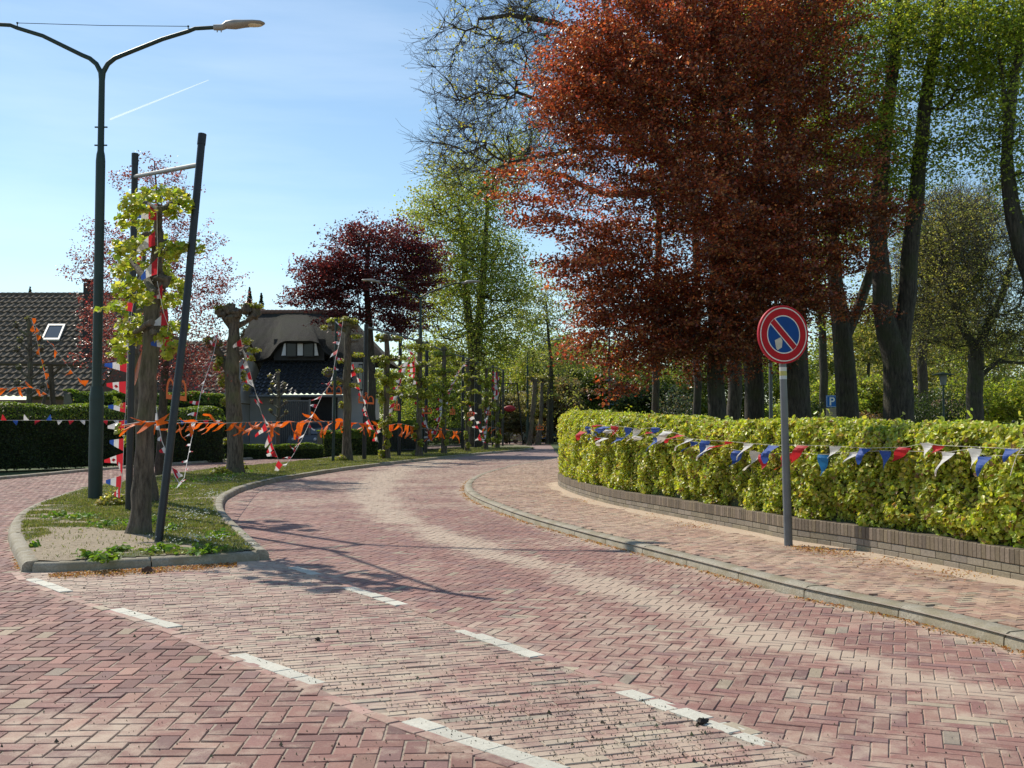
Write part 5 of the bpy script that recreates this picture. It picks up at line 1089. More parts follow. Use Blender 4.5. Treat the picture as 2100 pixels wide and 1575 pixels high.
# parking sign
Yp_ = 42.; c0 = P(1706, 823, Yp_); t = thing('parking_sign', 'small square blue parking sign with white P and a text plate below behind the hedge', 'sign', (c0.x, Yp_, .05))
w = 11.5 / pxm(Yp_); mb = MB(); mb.box(c0, (w * 2, .02, w * 2.15), (.02, .13, .42), bev=.004); pl_ = mb.build('sign_plate', M_['sheet'], t)
mb = MB(); 
def rect(mb, c0, x0, z0, x1, z1, d, c): mb.add([c0 + Vector((x0, d, z0)), c0 + Vector((x1, d, z0)), c0 + Vector((x1, d, z1)), c0 + Vector((x0, d, z1))], [(0, 1, 2, 3)], c)
s = w; WHT = (.75, .76, .76)
rect(mb, c0, -.42 * s, -.72 * s, -.14 * s, .72 * s, -.0125, WHT)
vs = []; k = 16
for i in range(k + 1):
    a = -math.pi / 2 + math.pi * i / k
    vs += [c0 + Vector((.10 * s + math.cos(a) * .42 * s, -.0125, .30 * s + math.sin(a) * .42 * s)), c0 + Vector((.10 * s + math.cos(a) * .17 * s, -.0125, .30 * s + math.sin(a) * .17 * s))]
mb.add(vs, [(2 * i, 2 * i + 1, 2 * i + 3, 2 * i + 2) for i in range(k)], WHT); rect(mb, c0, -.14 * s, .47 * s, .10 * s, .72 * s, -.0125, WHT); rect(mb, c0, -.14 * s, -.12 * s, .10 * s, .13 * s, -.0125, WHT)
rr_ = .93 * s
for x0, z0, x1, z1 in ((-rr_, rr_, rr_, rr_ + .05 * s), (-rr_, -rr_ - .05 * s, rr_, -rr_)): rect(mb, c0, x0, z0, x1, z1, -.0125, WHT)
for x0 in (-rr_, rr_ - .05 * s): rect(mb, c0, x0, -rr_, x0 + .05 * s, rr_, -.0127, WHT)
mb.build('letter', M_['paint'], pl_)
mb = MB(); mb.box(c0 + Vector((0, 0, -w * 2.25)), (w * 2.1, .02, w * 2.1), (.30, .24, .17), bev=.004)
for k in range(5): mb.box(c0 + Vector((0, -.011, -w * 1.55 - k * w * .34)), (w * 1.6, .003, w * .1), (.16, .13, .10))
mb.build('text_plate', M_['paint'], t)
mb = MB(); mb.tube([(c0.x, Yp_ + .05, .0), (c0.x, Yp_ + .05, c0.z + w)], .03, 10); mb.build('post', M_['grey_steel'], t)
# far blue sign board at the junction
c0 = P(1258, 829, 80); t = thing('direction_sign', 'tiny blue direction board on a post far above the left of the hedge', 'sign', (c0.x, 80, 0)); mb = MB(); mb.box(c0, (1.1, .05, .16), (.06, .16, .42), bev=.01); mb.build('board', M_['paint'], t); mb = MB(); mb.tube([(c0.x + .3, 80.05, 0), (c0.x + .3, 80.05, c0.z + .1)], .05, 8); mb.build('post', M_['grey_steel'], t)

# ================================================================ pennants
FLAGC = {'r': (.62, .03, .045), 'w': (.74, .73, .74), 'b': (.035, .10, .42), 'o': (.88, .16, .012), 'c': (.03, .22, .55)}
def flag_mesh(mb, h0, h1, tip, bands, wave=.02, seed=0, blunt=.0, leaf=False):
    rr = random.Random(seed); h0, h1, tip = Vector(h0), Vector(h1), Vector(tip); n = 6
    ax = (tip - (h0 + h1) / 2); nn_ = ax.cross(h1 - h0); nn_ = nn_.normalized() if nn_.length > 1e-6 else Vector((0, 1, 0)); ph = rr.uniform(0, 6); am = wave * ax.length * rr.uniform(.8, 1.6)
    hv = (h1 - h0)
    def pt(s, u):
        c = (h0 + h1) / 2 + ax * s; w = 1 - s * (1 - blunt); return c + hv * (u - .5) * w + nn_ * (math.sin(ph + s * 5.5 + u * 1.2) - math.sin(ph + u * 1.2)) * am
    nb = len(bands)
    for bi, bc in enumerate(bands):
        s0, s1 = bi / nb, (bi + 1) / nb; k = 3 if nb > 1 else 7; m_ = 3; vs = []
        for i in range(k + 1):
            s = s0 + (s1 - s0) * i / k; s = min(s, .995)
            for j in range(m_ + 1): vs.append(pt(s, j / m_))
        mb.add(vs, [(i * (m_ + 1) + j, i * (m_ + 1) + j + 1, (i + 1) * (m_ + 1) + j + 1, (i + 1) * (m_ + 1) + j) for i in range(k) for j in range(m_)], FLAGC[bc])
    if leaf:
        out = [(0, .5), (.08, .28), (.2, .38), (.18, .15), (.42, .2), (.36, .05), (.45, -.03), (.2, -.22), (.22, -.32), (.02, -.28), (.0, -.5)]
        out = out + [(-a, b2) for a, b2 in out[::-1][1:-1]]; sz = ax.length * .15
        for d in (-.004, .004):
            c = pt(.48, .5) + nn_ * d; e1 = hv.normalized(); e2 = ax.normalized(); vs = [c + e1 * y * sz * 1.5 + e2 * x * sz * 1.5 for x, y in out] + [c]; k = len(out)
            mb.add(vs, [(i, (i + 1) % k, k) for i in range(k)], FLAGC['r'])
def bunting(name, label, path, flags, group=None, rs=.0035):
    """path: 3-D string points; flags: list of dict(h0,h1,tip,bands)"""
    t = thing(name, label, 'bunting', tuple(path[0]), group); mb = MB(); mb.tube(path, rs, 5, caps=False); mb.build('string', M_['string'], t)
    for i, f in enumerate(flags):
        mb = MB(); flag_mesh(mb, f[0], f[1], f[2], f[3], seed=i * 7 + len(label), blunt=(f[4] if len(f) > 4 else .0), leaf=(f[5] if len(f) > 5 else False), wave=f[6] if len(f) > 6 else .035)
        mb.build('flag', M_['cloth'], t, smooth=False)
    return t
def fl(px, py, Y, hp, dx, dy, bands, dy0=0, hx=0, blunt=.25, leaf=False, dep=0.0):
    """flag hoisted at pixel px,py, hoist length hp px, tip offset dx,dy"""
    return (P(px - hx / 2, py - hp / 2, Y), P(px + hx / 2, py + hp / 2, Y), P(px + dx, py + dy, Y + dep), bands, blunt, leaf)
NL = 'rwb'; CA = 'rwr'
Y1 = 12.9
bunting('bunting', 'string of red white blue pennants hanging inside the near linden crown', [P(x, y, Y1 - .6) for x, y in ((322, 412), (322, 470), (324, 530), (322, 575), (335, 640), (345, 668), (340, 720))],
        [fl(321, 435, Y1 - .6, 34, -48, 6, NL), fl(318, 488, Y1 - .6, 30, -38, 26, 'rww'), fl(323, 545, Y1 - .6, 34, -34, 26, NL), fl(333, 598, Y1 - .6, 30, -18, 10, CA, leaf=True), fl(344, 650, Y1 - .6, 34, -28, 14, 'rw'), fl(347, 703, Y1 - .6, 26, -38, 2, NL)])
bunting('bunting', 'long string of flag pennants dropping left of the black post to the grass', [P(x, y, 14.6) for x, y in ((292, 520), (284, 580), (270, 640), (262, 700), (260, 760), (258, 830), (254, 900), (252, 960), (246, 1020))],
        [fl(290, 535, 14.6, 24, -32, 4, 'rww'), fl(276, 583, 14.6, 18, -24, 6, 'wwb'), fl(272, 630, 14.6, 20, -46, -4, 'rww'), fl(268, 668, 14.6, 20, -34, 6, 'rww'), fl(263, 712, 14.6, 18, -30, 2, 'ww'), fl(260, 752, 14.6, 24, -46, -4, NL), fl(258, 795, 14.6, 26, -40, -6, CA, leaf=True), fl(258, 836, 14.6, 22, -36, -2, NL), fl(255, 872, 14.6, 22, -34, 4, 'rww'), fl(253, 912, 14.6, 26, -28, -6, NL), fl(253, 940, 14.6, 22, -40, 6, CA, leaf=True), fl(251, 962, 14.6, 22, -12, -14, 'rwr'), fl(249, 988, 14.6, 26, -32, 0, NL), fl(246, 1010, 14.6, 24, -12, 4, 'rwr', leaf=True)])
def vstring(label, pts, Y, n, fw=12, fh=10, seed=0, bands=('rw', 'wr', 'rwr', 'wwr', 'rww'), yend=None, left=True):
    rr = random.Random(seed); yend = yend or Y
    if Y > 38: n = int(n * 1.4); fw *= 1.15
    p3 = [tuple(P(x, y, Y + (yend - Y) * i / (len(pts) - 1))) for i, (x, y) in enumerate(pts)]; q = resample(np.array(p3), 1e9) if False else np.array(p3)
    seg = np.r_[0, np.cumsum(np.linalg.norm(np.diff(q, axis=0), axis=1))]; fs = []; 
    for i in range(n):
        s = (i + .6) / (n + .3) * seg[-1] + rr.uniform(-.05, .05); at = lambda s: Vector([float(np.interp(s, seg, q[:, k])) for k in range(3)])
        c = at(s); k = 1 / pxm(c.y); hl = fh * k * .55; a, b2 = at(max(0, s - hl)), at(min(seg[-1], s + hl))
        dx = -rr.uniform(.6, 1.2) * fw * k if rr.random() < (.85 if left else .3) else rr.uniform(.4, .9) * fw * k
        fs.append((a, b2, c + Vector((dx, rr.gauss(0, .1), rr.gauss(-.25, .45) * fw * k)), rr.choice(bands), .3, False, .05))
    return bunting('bunting', label, [Vector(x) for x in q], fs, rs=.006)
vstring('red and white pennants between near linden trunk and the slanted black post', [(318, 820), (325, 868), (332, 905), (345, 935), (352, 960), (358, 975), (368, 992)], 17., 8, 16, 14, 1)
vstring('red and white pennants rising from the grass to the stout pollard', [(366, 992), (378, 980), (386, 935), (392, 905), (402, 860), (412, 805), (425, 765), (438, 725), (450, 668)], 21., 17, 15, 13, 2, yend=29.)
vstring('red and white pennants falling right from the stout pollard to the grass', [(493, 690), (500, 725), (512, 760), (527, 815), (537, 850), (548, 880), (560, 915), (572, 945), (584, 958)], 29., 13, 18, 15, 3, yend=31.)
vstring('red and white pennants rising from the grass past the lone post to the pollard', [(584, 958), (600, 935), (620, 900), (640, 855), (662, 808), (680, 785), (688, 735), (697, 700), (703, 660)], 31., 18, 16, 12, 4, yend=40.)
vstring('red and white pennants falling to the foot of the first trellised linden', [(724, 742), (735, 790), (748, 830), (757, 862), (770, 885), (776, 908)], 41., 9, 10, 12, 5, yend=42.5)
vstring('red and white pennants between the first and second trellised lindens', [(795, 888), (802, 850), (815, 812), (822, 785), (840, 735), (848, 725), (852, 760), (846, 790)], 44., 14, 12, 11, 6, yend=47.)
vstring('red and white pennants falling to the third trellised linden', [(860, 820), (870, 850), (880, 885), (884, 905), (895, 890), (905, 850), (908, 815)], 49., 11, 11, 11, 7, yend=53.)
vstring('red and white pennants rising to the trellis rail at the fourth linden', [(914, 830), (925, 800), (938, 770), (950, 748), (958, 745)], 54., 9, 9, 9, 8, yend=58.)
vstring('red and white pennants falling between the fourth and fifth lindens', [(963, 825), (970, 850), (982, 880), (988, 905), (996, 900), (1000, 860), (1004, 832)], 59., 13, 9, 9, 9, yend=64.)
vstring('red and white pennants on the last trellised linden', [(1020, 765), (1018, 785), (1021, 800), (1020, 820)], 68., 8, 9, 9, 10, yend=68.)
# orange bunting from tree to tree at head height
def ostring(label, pts, ys, n, fw, seed, big=()):
    rr = random.Random(seed); q = np.array([tuple(P(x, y, Y)) for (x, y), Y in zip(pts, ys)]); seg = np.r_[0, np.cumsum(np.linalg.norm(np.diff(q, axis=0), axis=1))]; fs = []
    xs = np.linspace(pts[0][0], pts[-1][0], n + 2)[1:-1]; sx = [a[0] for a in pts]
    for x in xs:
        x += rr.uniform(-4, 4); s = float(np.interp(x, sx, seg)); at = lambda s: Vector([float(np.interp(s, seg, q[:, k])) for k in range(3)]); c = at(s); k = 1 / pxm(c.y); hl = fw * .36 * k
        a, b2 = at(max(0, s - hl)), at(min(seg[-1], s + hl)); an = rr.choice((-2.5, -2.2, -2.0, -2.7, -.9, -1.4, 2.6, -2.3, -2.6)) + rr.gauss(0, .2); l = fw * k * rr.uniform(1.15, 1.7)
        fs.append((a, b2, c + Vector((math.cos(an) * l, rr.gauss(0, .06), math.sin(an) * l)), 'o', .05, False, .08))
    return bunting('bunting', label, [Vector(v) for v in q], fs + list(big), rs=.005)
Yq = 12.2
ostring('orange pennants tied round the near linden and the slanted black post', [(250, 872), (285, 866), (330, 864), (345, 868)], [Yq, Yq, Yq, Yq], 2, 30, 11,
        big=[(P(290, 872, Yq - .25), P(300, 862, Yq - .25), P(244, 874, Yq - .2), 'o', .1, False, .06), (P(282, 862, Yq - .27), P(322, 872, Yq - .27), P(268, 856, Yq - .27), 'o', .1, False, .04), (P(318, 862, Yq - .25), P(322, 874, Yq - .25), P(345, 866, Yq - .25), 'o', .3, False, .04), (P(322, 862, Yq), P(332, 868, Yq), P(348, 848, Yq), 'o', .1), (P(316, 876, Yq), P(322, 868, Yq), P(316, 892, Yq), 'o', .1)])
ostring('orange pennants strung from the slanted post past the stout pollard to the lone post', [(345, 868), (400, 866), (450, 868), (500, 866), (560, 864), (620, 866), (690, 864)], [13., 17, 22, 29, 33, 37, 41], 38, 25, 12)
ostring('orange pennants strung from the lone post along the trellised lindens', [(690, 864), (748, 868), (775, 875), (818, 868), (870, 879), (910, 882), (948, 885)], [41., 42.6, 43.6, 45, 50, 54, 58], 36, 18, 13)
ostring('short far run of orange pennants at the end of the trellis', [(990, 878), (1005, 875), (1031, 880)], [62., 66, 70.], 4, 12, 14)
ostring('orange pennants above the left hedge in front of the tiled roof', [(-10, 795), (15, 796), (45, 793), (80, 798), (102, 812)], [37.] * 5, 8, 13, 15)
ostring('orange pennants slanting down from the small espaliered tree', [(62, 655), (90, 690), (120, 725), (150, 765), (180, 792)], [38.] * 5, 6, 13, 16, big=[(P(164, 780, 36), P(182, 780, 36), P(174, 792, 36), 'o', .1)])
vstring('orange ribbon pennants running down the small espaliered tree', [(64, 650), (72, 680), (78, 710), (86, 745), (92, 770), (98, 800)], 39.5, 7, 8, 14, 17, bands=('o',), left=False)
# pennants on the beech hedge
HF = [((1196, 884), (1184, 903), 'r', 0), ((1208, 874), (1196, 895), 'b', 1), ((1215, 879), (1211, 891), 'w', 0), ((1217, 887), (1208, 903), 'b', 0), ((1231, 871), (1217, 876), 'r', 1), ((1225, 897), (1219, 904), 'r', 0), ((1245, 874), (1225, 889), 'b', 1), ((1253, 880), (1233, 895), 'w', 0), ((1261, 873), (1252, 895), 'r', 1), ((1288, 876), (1273, 904), 'b', 1), ((1241, 897), (1229, 915), 'w', 0), ((1271, 897), (1255, 912), 'b', 0), ((1307, 880), (1285, 905), 'w', 1), ((1313, 895), (1291, 904), 'w', 0), ((1347, 876), (1329, 892), 'b', 1), ((1332, 885), (1321, 892), 'r', 0), ((1348, 897), (1327, 927), 'b', 0), ((1371, 884), (1345, 911), 'w', 1), ((1396, 891), (1367, 909), 'r', 1), ((1413, 899), (1387, 925), 'w', 1), ((1424, 905), (1399, 927), 'b', 0), ((1448, 903), (1428, 940), 'b', 1), ((1457, 913), (1431, 945), 'w', 0), ((1495, 905), (1455, 924), 'r', 1), ((1515, 924), (1492, 956), 'b', 0), ((1535, 909), (1513, 944), 'w', 1), ((1548, 925), (1525, 965), 'w', 0), ((1587, 913), (1567, 951), 'b', 1), ((1567, 932), (1559, 964), 'r', 0), ((1620, 928), (1585, 964), 'r', 0), ((1647, 913), (1620, 949), 'r', 1), ((1689, 932), (1680, 976), 'c', 0), ((1713, 915), (1697, 940), 'w', 1), ((1755, 927), (1729, 951), 'w', 0), ((1775, 919), (1760, 953), 'b', 1), ((1815, 924), (1813, 965), 'b', 0), ((1857, 917), (1820, 949), 'r', 1), ((1900, 908), (1897, 940), 'w', 1), ((1924, 913), (1905, 937), 'r', 1), ((1945, 927), (1921, 977), 'w', 0), ((1999, 919), (1991, 961), 'w', 0), ((2020, 936), (2005, 977), 'b', 0), ((2076, 920), (2059, 948), 'b', 1)]
def hp(px, py, off=.12):
    y = path_at_px(max(px, 1144), WALL) or 9.; return P(px, py, y - off)
for grp, lab in ((1, 'upper string of red white and blue plastic pennants draped over the beech hedge'), (0, 'lower string of red white and blue plastic pennants hanging on the beech hedge')):
    fs = []; path = []; HH = sorted([f for f in HF if f[3] == grp], key=lambda f: f[0][0])
    for (hx, hy), (tx, ty), c, _ in HH:
        y = path_at_px(max(hx, 1144), WALL) or 9.; w = .15 * pxm(y) / 2 * .8; fs.append((hp(hx - w, hy), hp(hx + w, hy + 2), hp(tx, ty, .15), c, .0, False, .07)); path.append(hp(hx, hy, .075 + .03 * math.sin(hx)))
    path = path + [hp(2150, 922 + 8 * (1 - grp), .08)]
    bunting('bunting', lab, path, fs, rs=.0016)
mb = MB(); pts = [hp(2096, 918, .12), hp(2085, 935, .13), hp(2078, 955, .13), hp(2072, 975, .12)]; mb.tube(pts, .003, 5); o = mb.build('loose_cord', M_['string'], org=pts[0]); setp(o, 'loose white cord end dangling on the hedge at the right edge', 'cord')

# ================================================================ orange crowns
CROWN = [(-.5, -.36), (.5, -.36), (.46, -.24), (.36, -.24)]
def crown(label, px, py, Y, wpx, rot=0.0, half=False, tilt=0.0, zs=1.0):
    s = wpx / pxm(Y); c0 = P(px, py, Y); t = thing('crown_decoration', label, 'crown ornament', tuple(c0 - Vector((0, 0, s * .35))), 'orange crowns on the posts'); mb = MB()
    cr, sr = math.cos(rot), math.sin(rot); th = .012
    def q(x, z, d): return c0 + Vector(((x * cr) * s - d * sr, x * sr * s + d * cr, z * s * zs + x * tilt * s))
    def slab(poly):
        n = len(poly); vs = [q(x, z, -th) for x, z in poly] + [q(x, z, th) for x, z in poly]
        mb.add(vs, [tuple(range(n)), tuple(range(n, 2 * n))[::-1]] + [(i, (i + 1) % n, n + (i + 1) % n, n + i)[::-1] for i in range(n)], (.75, .16, .03))
    slab([(-.5, -.38), (.5, -.38), (.5, -.26), (-.5, -.26)])
    def arch(cx, w, h, wd, lean=0):
        pts = [];k = 12
        for i in range(k + 1):
            a = math.pi * i / k; pts.append((cx + math.cos(a) * w + lean * math.sin(a), -.26 + math.sin(a) * h))
        for i in range(k):
            (x0, z0), (x1, z1) = pts[i], pts[i + 1]; f = 1 - wd / max(w, .01); g = 1 - wd / h * .8
            slab([(x0, z0), (x1, z1), (cx + (x1 - cx) * f, -.26 + (z1 + .26) * g), (cx + (x0 - cx) * f, -.26 + (z0 + .26) * g)])
    arch(-.27, .23, .42, .08, -.04); arch(.27, .23, .42, .08, .04); arch(0, .13, .50, .06)
    slab([(-.05, .22), (.05, .22), (.05, .36), (-.05, .36)]); slab([(-.10, .26), (.10, .26), (.10, .31), (-.10, .31)])
    mb.build('cutout', M_['paint'], t); mb = MB(); mb.tube([q(0, -.1, .03), q(0, -.1, .10)], .012, 6); mb.build('bracket', M_['black_steel'], t); return t
crown('tall narrow orange crown cutout on the slanted black post', 362, 790, 12.6, 40, .2, zs=2.0, tilt=-.12)
crown('orange crown cutout on the lone slim post', 685, 797, 40.5, 32, 0.)
crown('orange crown cutout on the first post of the long trellis', 751, 816, 42.2, 32, 0., tilt=-.08)
crown('orange crown cutout seen side on at the second trellis post', 814, 832, 44.8, 26, 1.2)
crown('orange crown cutout on the third trellis post', 874, 840, 48.2, 23, 0.)
crown('orange crown cutout seen edge on at the fourth trellis post', 928, 842, 54., 22, 1.15)
crown('small orange crown cutout at the fifth trellis post', 965, 848, 57.5, 16, .6)
crown('small orange crown cutout at the seventh trellis post', 1002, 846, 64, 14, .9)
crown('orange crown cutout on the leaning far pollard', 1107, 876, 82.5, 16, 0.)
# orange leaf shaped plate on second linden
c0 = P(278, 772, 17.6); mb = MB(); vs = [P(291, 718, 17.6), P(287, 760, 17.5), P(276, 790, 17.5), P(274, 792, 17.6), P(276, 760, 17.6), P(284, 735, 17.6)]; vb = [v + Vector((0, .02, 0)) for v in vs]; mb.add(vs + vb, [tuple(range(6)), tuple(range(6, 12))[::-1]] + [(i, (i + 1) % 6, 6 + (i + 1) % 6, 6 + i)[::-1] for i in range(6)], (.45, .12, .03))
o = mb.build('crown_decoration', M_['paint'], org=vs[2]); setp(o, 'orange crown cutout seen almost edge on behind the near black post', 'crown ornament')
# pennants on the long left hedge
HL = []
# ================================================================ left hedges and gardens
YH = 35.
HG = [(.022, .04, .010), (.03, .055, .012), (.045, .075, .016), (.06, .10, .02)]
hl = [np.array([-36., 27.]), np.array([(-60 - 1050) / FPX * 33, 33.]), np.array([(0 - 1050) / FPX * 34.5, 34.5]), np.array([(190 - 1050) / FPX * 37, 37.]), np.array([(330 - 1050) / FPX * 39.5, 39.5]), np.array([(462 - 1050) / FPX * 42, 42.])]
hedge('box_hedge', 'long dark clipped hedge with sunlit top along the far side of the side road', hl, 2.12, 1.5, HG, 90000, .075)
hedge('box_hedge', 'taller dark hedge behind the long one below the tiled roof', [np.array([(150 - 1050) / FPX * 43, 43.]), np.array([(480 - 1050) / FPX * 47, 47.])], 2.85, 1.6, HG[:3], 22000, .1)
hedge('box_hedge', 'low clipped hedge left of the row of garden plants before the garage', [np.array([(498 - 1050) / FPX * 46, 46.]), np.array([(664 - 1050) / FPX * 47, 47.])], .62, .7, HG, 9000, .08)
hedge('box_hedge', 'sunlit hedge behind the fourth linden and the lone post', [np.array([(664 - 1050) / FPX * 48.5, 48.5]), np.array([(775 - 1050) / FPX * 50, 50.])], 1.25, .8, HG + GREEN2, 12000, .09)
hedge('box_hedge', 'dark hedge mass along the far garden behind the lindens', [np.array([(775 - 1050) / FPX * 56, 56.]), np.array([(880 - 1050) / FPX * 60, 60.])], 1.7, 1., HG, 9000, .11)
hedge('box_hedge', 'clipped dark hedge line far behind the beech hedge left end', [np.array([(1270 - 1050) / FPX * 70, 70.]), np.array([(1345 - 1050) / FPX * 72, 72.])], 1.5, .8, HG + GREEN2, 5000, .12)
# pennants along the hedge face
rr = random.Random(4); ys = [34.2, 34.3, 35., 36.6, 38., 39., 40., 41.]; xs = [-40, 0, 80, 190, 260, 330, 400, 455]
q = [P(x, 862, y - .2) for x, y in zip(xs, ys)]; fs = []; seq = 'rbwrbwrwbrwb'
for i in range(20):
    x = 8 + i * 23; y = float(np.interp(x, xs, ys)) - .25; c0 = P(x, 862, y); fs.append((P(x - 6, 862, y), P(x + 6, 862, y), P(x + rr.uniform(-6, 6), 862 + (rr.choice((-12, 9, 9, 10))), y - .05), seq[i % 12], .1, False, .03))
bunting('bunting', 'dark string of small red white and blue pennants across the long left hedge', q, fs, rs=.006)
# flower bed, border and boulder
m_ = plain('planting_soil', (.06, .045, .03), .95)
bed = gp([(498, 926), (560, 922), (640, 920), (705, 918), (708, 905), (640, 904), (560, 905), (498, 908)]); sheet('garden_soil', bed, .06, m_)
for i, (px, py, k, pal, lab) in enumerate([(515, 912, 500, [(.12, .2, .06), (.2, .28, .1)], 'low green ground cover at the left of the garden bed'), (560, 913, 600, [(.10, .18, .06), (.16, .24, .09)], 'low fresh ground cover beside the boulder end of the garden bed'), (615, 911, 700, [(.13, .22, .08), (.2, .28, .12)], 'low pale green ground cover in the middle of the garden bed'), (670, 911, 700, [(.12, .2, .07), (.09, .15, .05)], 'low green ground cover at the right end of the garden bed')]):
    c0 = G(px, py, .05); n = k * 3; C = np.stack([c0.x + NR.normal(0, .55, n), c0.y + NR.normal(0, 1.2, n), .08 + np.abs(NR.normal(0, .10, n))], 1); t = thing('bed_plant', lab, 'plant', (c0.x, c0.y, .05)); leaves('foliage', C, .09, np.repeat([[0, -.3, .8]], n, 0), .6, tones(n, pal, .25), M_['leaf'], T4, t)
    mb = MB(); [mb.tube([(c0.x + R.gauss(0, .4), c0.y, .03), (c0.x + R.gauss(0, .5), c0.y, .2)], .01, 4) for _ in range(8)]; mb.build('stems', M_['twig'], t)
kerb('kerb', resample(gp([(540, 934), (600, 932), (660, 929), (705, 926)]), .2), .26, .14, 1.0, 1)
mb = MB(); c0 = G(522, 934, .0); mb.ellipsoid(c0 + Vector((0, 0, .22)), (.42, .35, .27), 16, 10, (.30, .25, .18), .16, 3); o = mb.build('boulder', M_['stone'], org=c0, smooth=True); setp(o, 'rounded tan boulder at the corner of the garden bed', 'boulder')

# ================================================================ houses
m, nt, b = mat_new('concrete_tile'); f = noise(nt, 3, 6, .7); f3 = noise(nt, 40, 3)
c = ramp(nt, f, [(.3, (.10, .08, .06)), (.7, (.20, .165, .125))]); c = mix(nt, 1, c, ramp(nt, f3, [(.3, .8), (.7, 1.15)]), 'MULTIPLY'); nt.links.new(c, b.inputs['Base Color']); b.inputs['Roughness'].default_value = .95; b.inputs['Specular IOR Level'].default_value = .15; M_['tile'] = m
M_['blacktile'] = plain('black_glazed_tile', (.045, .05, .058), .33, 0, .3, 6, .05)
m, nt, b = mat_new('thatch'); tcx = nn(nt, 'ShaderNodeTexCoord').outputs['Object']; mpn = nn(nt, 'ShaderNodeMapping', {'Scale': (9, 9, 2)}); nt.links.new(tcx, mpn.inputs[0]); f = noise(nt, 2.5, 9, .75, mpn.outputs[0]); f2 = noise(nt, .8, 5)
c = ramp(nt, f, [(.38, (.010, .009, .007)), (.62, (.085, .074, .06))]); c = mix(nt, ramp(nt, f2, [(.42, 0), (.62, .6)]), c, (.045, .048, .024)); nt.links.new(c, b.inputs['Base Color']); b.inputs['Roughness'].default_value = 1; bump(nt, b, f, 1.0, .15); M_['thatch'] = m
M_['glass2'] = plain('window_dark', (.02, .022, .025), .25, 0, .1, 2, 0, .4); M_['render'] = plain('white_render', (.50, .49, .47), .85, 0, .12, 2, .05); M_['darkwood'] = plain('dark_wood', (.022, .02, .02), .6, 0, .4, 10, .1); M_['wood'] = plain('old_wood', (.10, .075, .05), .85, 0, .35, 10, .3)
M_['brickfar'] = plain('house_brick', (.22, .13, .09), .9, 0, .25, 5, .1)
def tiled_slope(name, parent, a, b2, depth_vec, rows, mat, tile=.30, amp=.045, lift=.05):
    """a,b2: eave ends, depth_vec: eave->ridge vector"""
    a, b2, dv = Vector(a), Vector(b2), Vector(depth_vec); w = (b2 - a).length; nu = max(4, int(w / tile) * 6); n = (b2 - a).cross(dv).normalized(); n = -n if n.z < 0 else n
    u = np.linspace(0, 1, nu + 1); ph = u * (w / tile) * 2 * math.pi; prof = amp * (np.clip(np.sin(ph), -.35, 1)); V = []; F = []
    A = np.array(a); E = np.array(b2 - a); D = np.array(dv); N = np.array(n); k = 0
    for r in range(rows):
        for vv, l in ((r / rows, lift), ((r + 1) / rows, 0.0)):
            V.append(A + u[:, None] * E + vv * D + (prof + l)[:, None] * N)
        V_ = len(u)
        i = np.arange(nu); b0 = (2 * r) * V_; F.append(np.stack([b0 + i, b0 + i + 1, b0 + V_ + i + 1, b0 + V_ + i], 1))
        if r < rows - 1: b1 = (2 * r + 1) * V_; c1 = (2 * r + 2) * V_; F.append(np.stack([b1 + i, b1 + i + 1, c1 + i + 1, c1 + i], 1))
    return np_mesh(name, np.concatenate(V), np.concatenate(F), mat, parent, smooth=False)
# tiled house at left
Ye = 50.; e0 = P(-260, 815, Ye); e1 = P(196, 815, Ye); rz_ = P(60, 604, Ye + 8.5); dv = Vector((0, 8.5, rz_.z - e0.z))
t = thing('tiled_house', 'house with a long weathered tile roof and skylight behind the left hedge', 'house', (e1.x - 6, Ye + 5, 0))
rf = tiled_slope('roof', t, e0, e1, dv, 20, M_['tile'], .36, .05, .07)
mb = MB(); q0 = e0 + dv; q1 = e1 + dv
for k in range(34):
    a = q0.lerp(q1, k / 34); c = q0.lerp(q1, (k + .93) / 34); mb.tube([a, c], [.13, .11], 8)
mb.build('ridge_tiles', M_['tile'], rf, smooth=True)
mb = MB(); L0, R0 = e0.x, e1.x; zr = q0.z - .12; ze = e0.z - .1
mb.add([(R0 - .15, Ye + .4, 0), (R0 - .15, Ye + .4, ze), (R0 - .15, Ye + 8.5, zr), (R0 - .15, Ye + 16.6, ze), (R0 - .15, Ye + 16.6, 0)], [(0, 1, 2, 3, 4)], (1, 1, 1)); mb.add([(L0, Ye + .4, 0), (R0 - .15, Ye + .4, 0), (R0 - .15, Ye + .4, ze), (L0, Ye + .4, ze)], [(0, 1, 2, 3)]); mb.build('wall', M_['brickfar'], t)
mb = MB(); bk = [(L0, Ye + 17, e0.z), (R0, Ye + 17, e0.z), (R0, Ye + 8.5, q0.z), (L0, Ye + 8.5, q0.z)]; mb.add(bk, [(0, 1, 2, 3)]); mb.build('roof', M_['tile'], t)
cb = P(187, 640, Ye + 3.2); mb = MB(); mb.box((cb.x, cb.y, P(187, 600, cb.y).z - 1.6), (.55, .7, 4.1), (.02, .02, .022), bev=.02); mb.box((cb.x, cb.y, P(187, 576, cb.y).z), (.65, .8, .12), (.02, .02, .022), bev=.02); mb.build('chimney', M_['darkwood'], t)
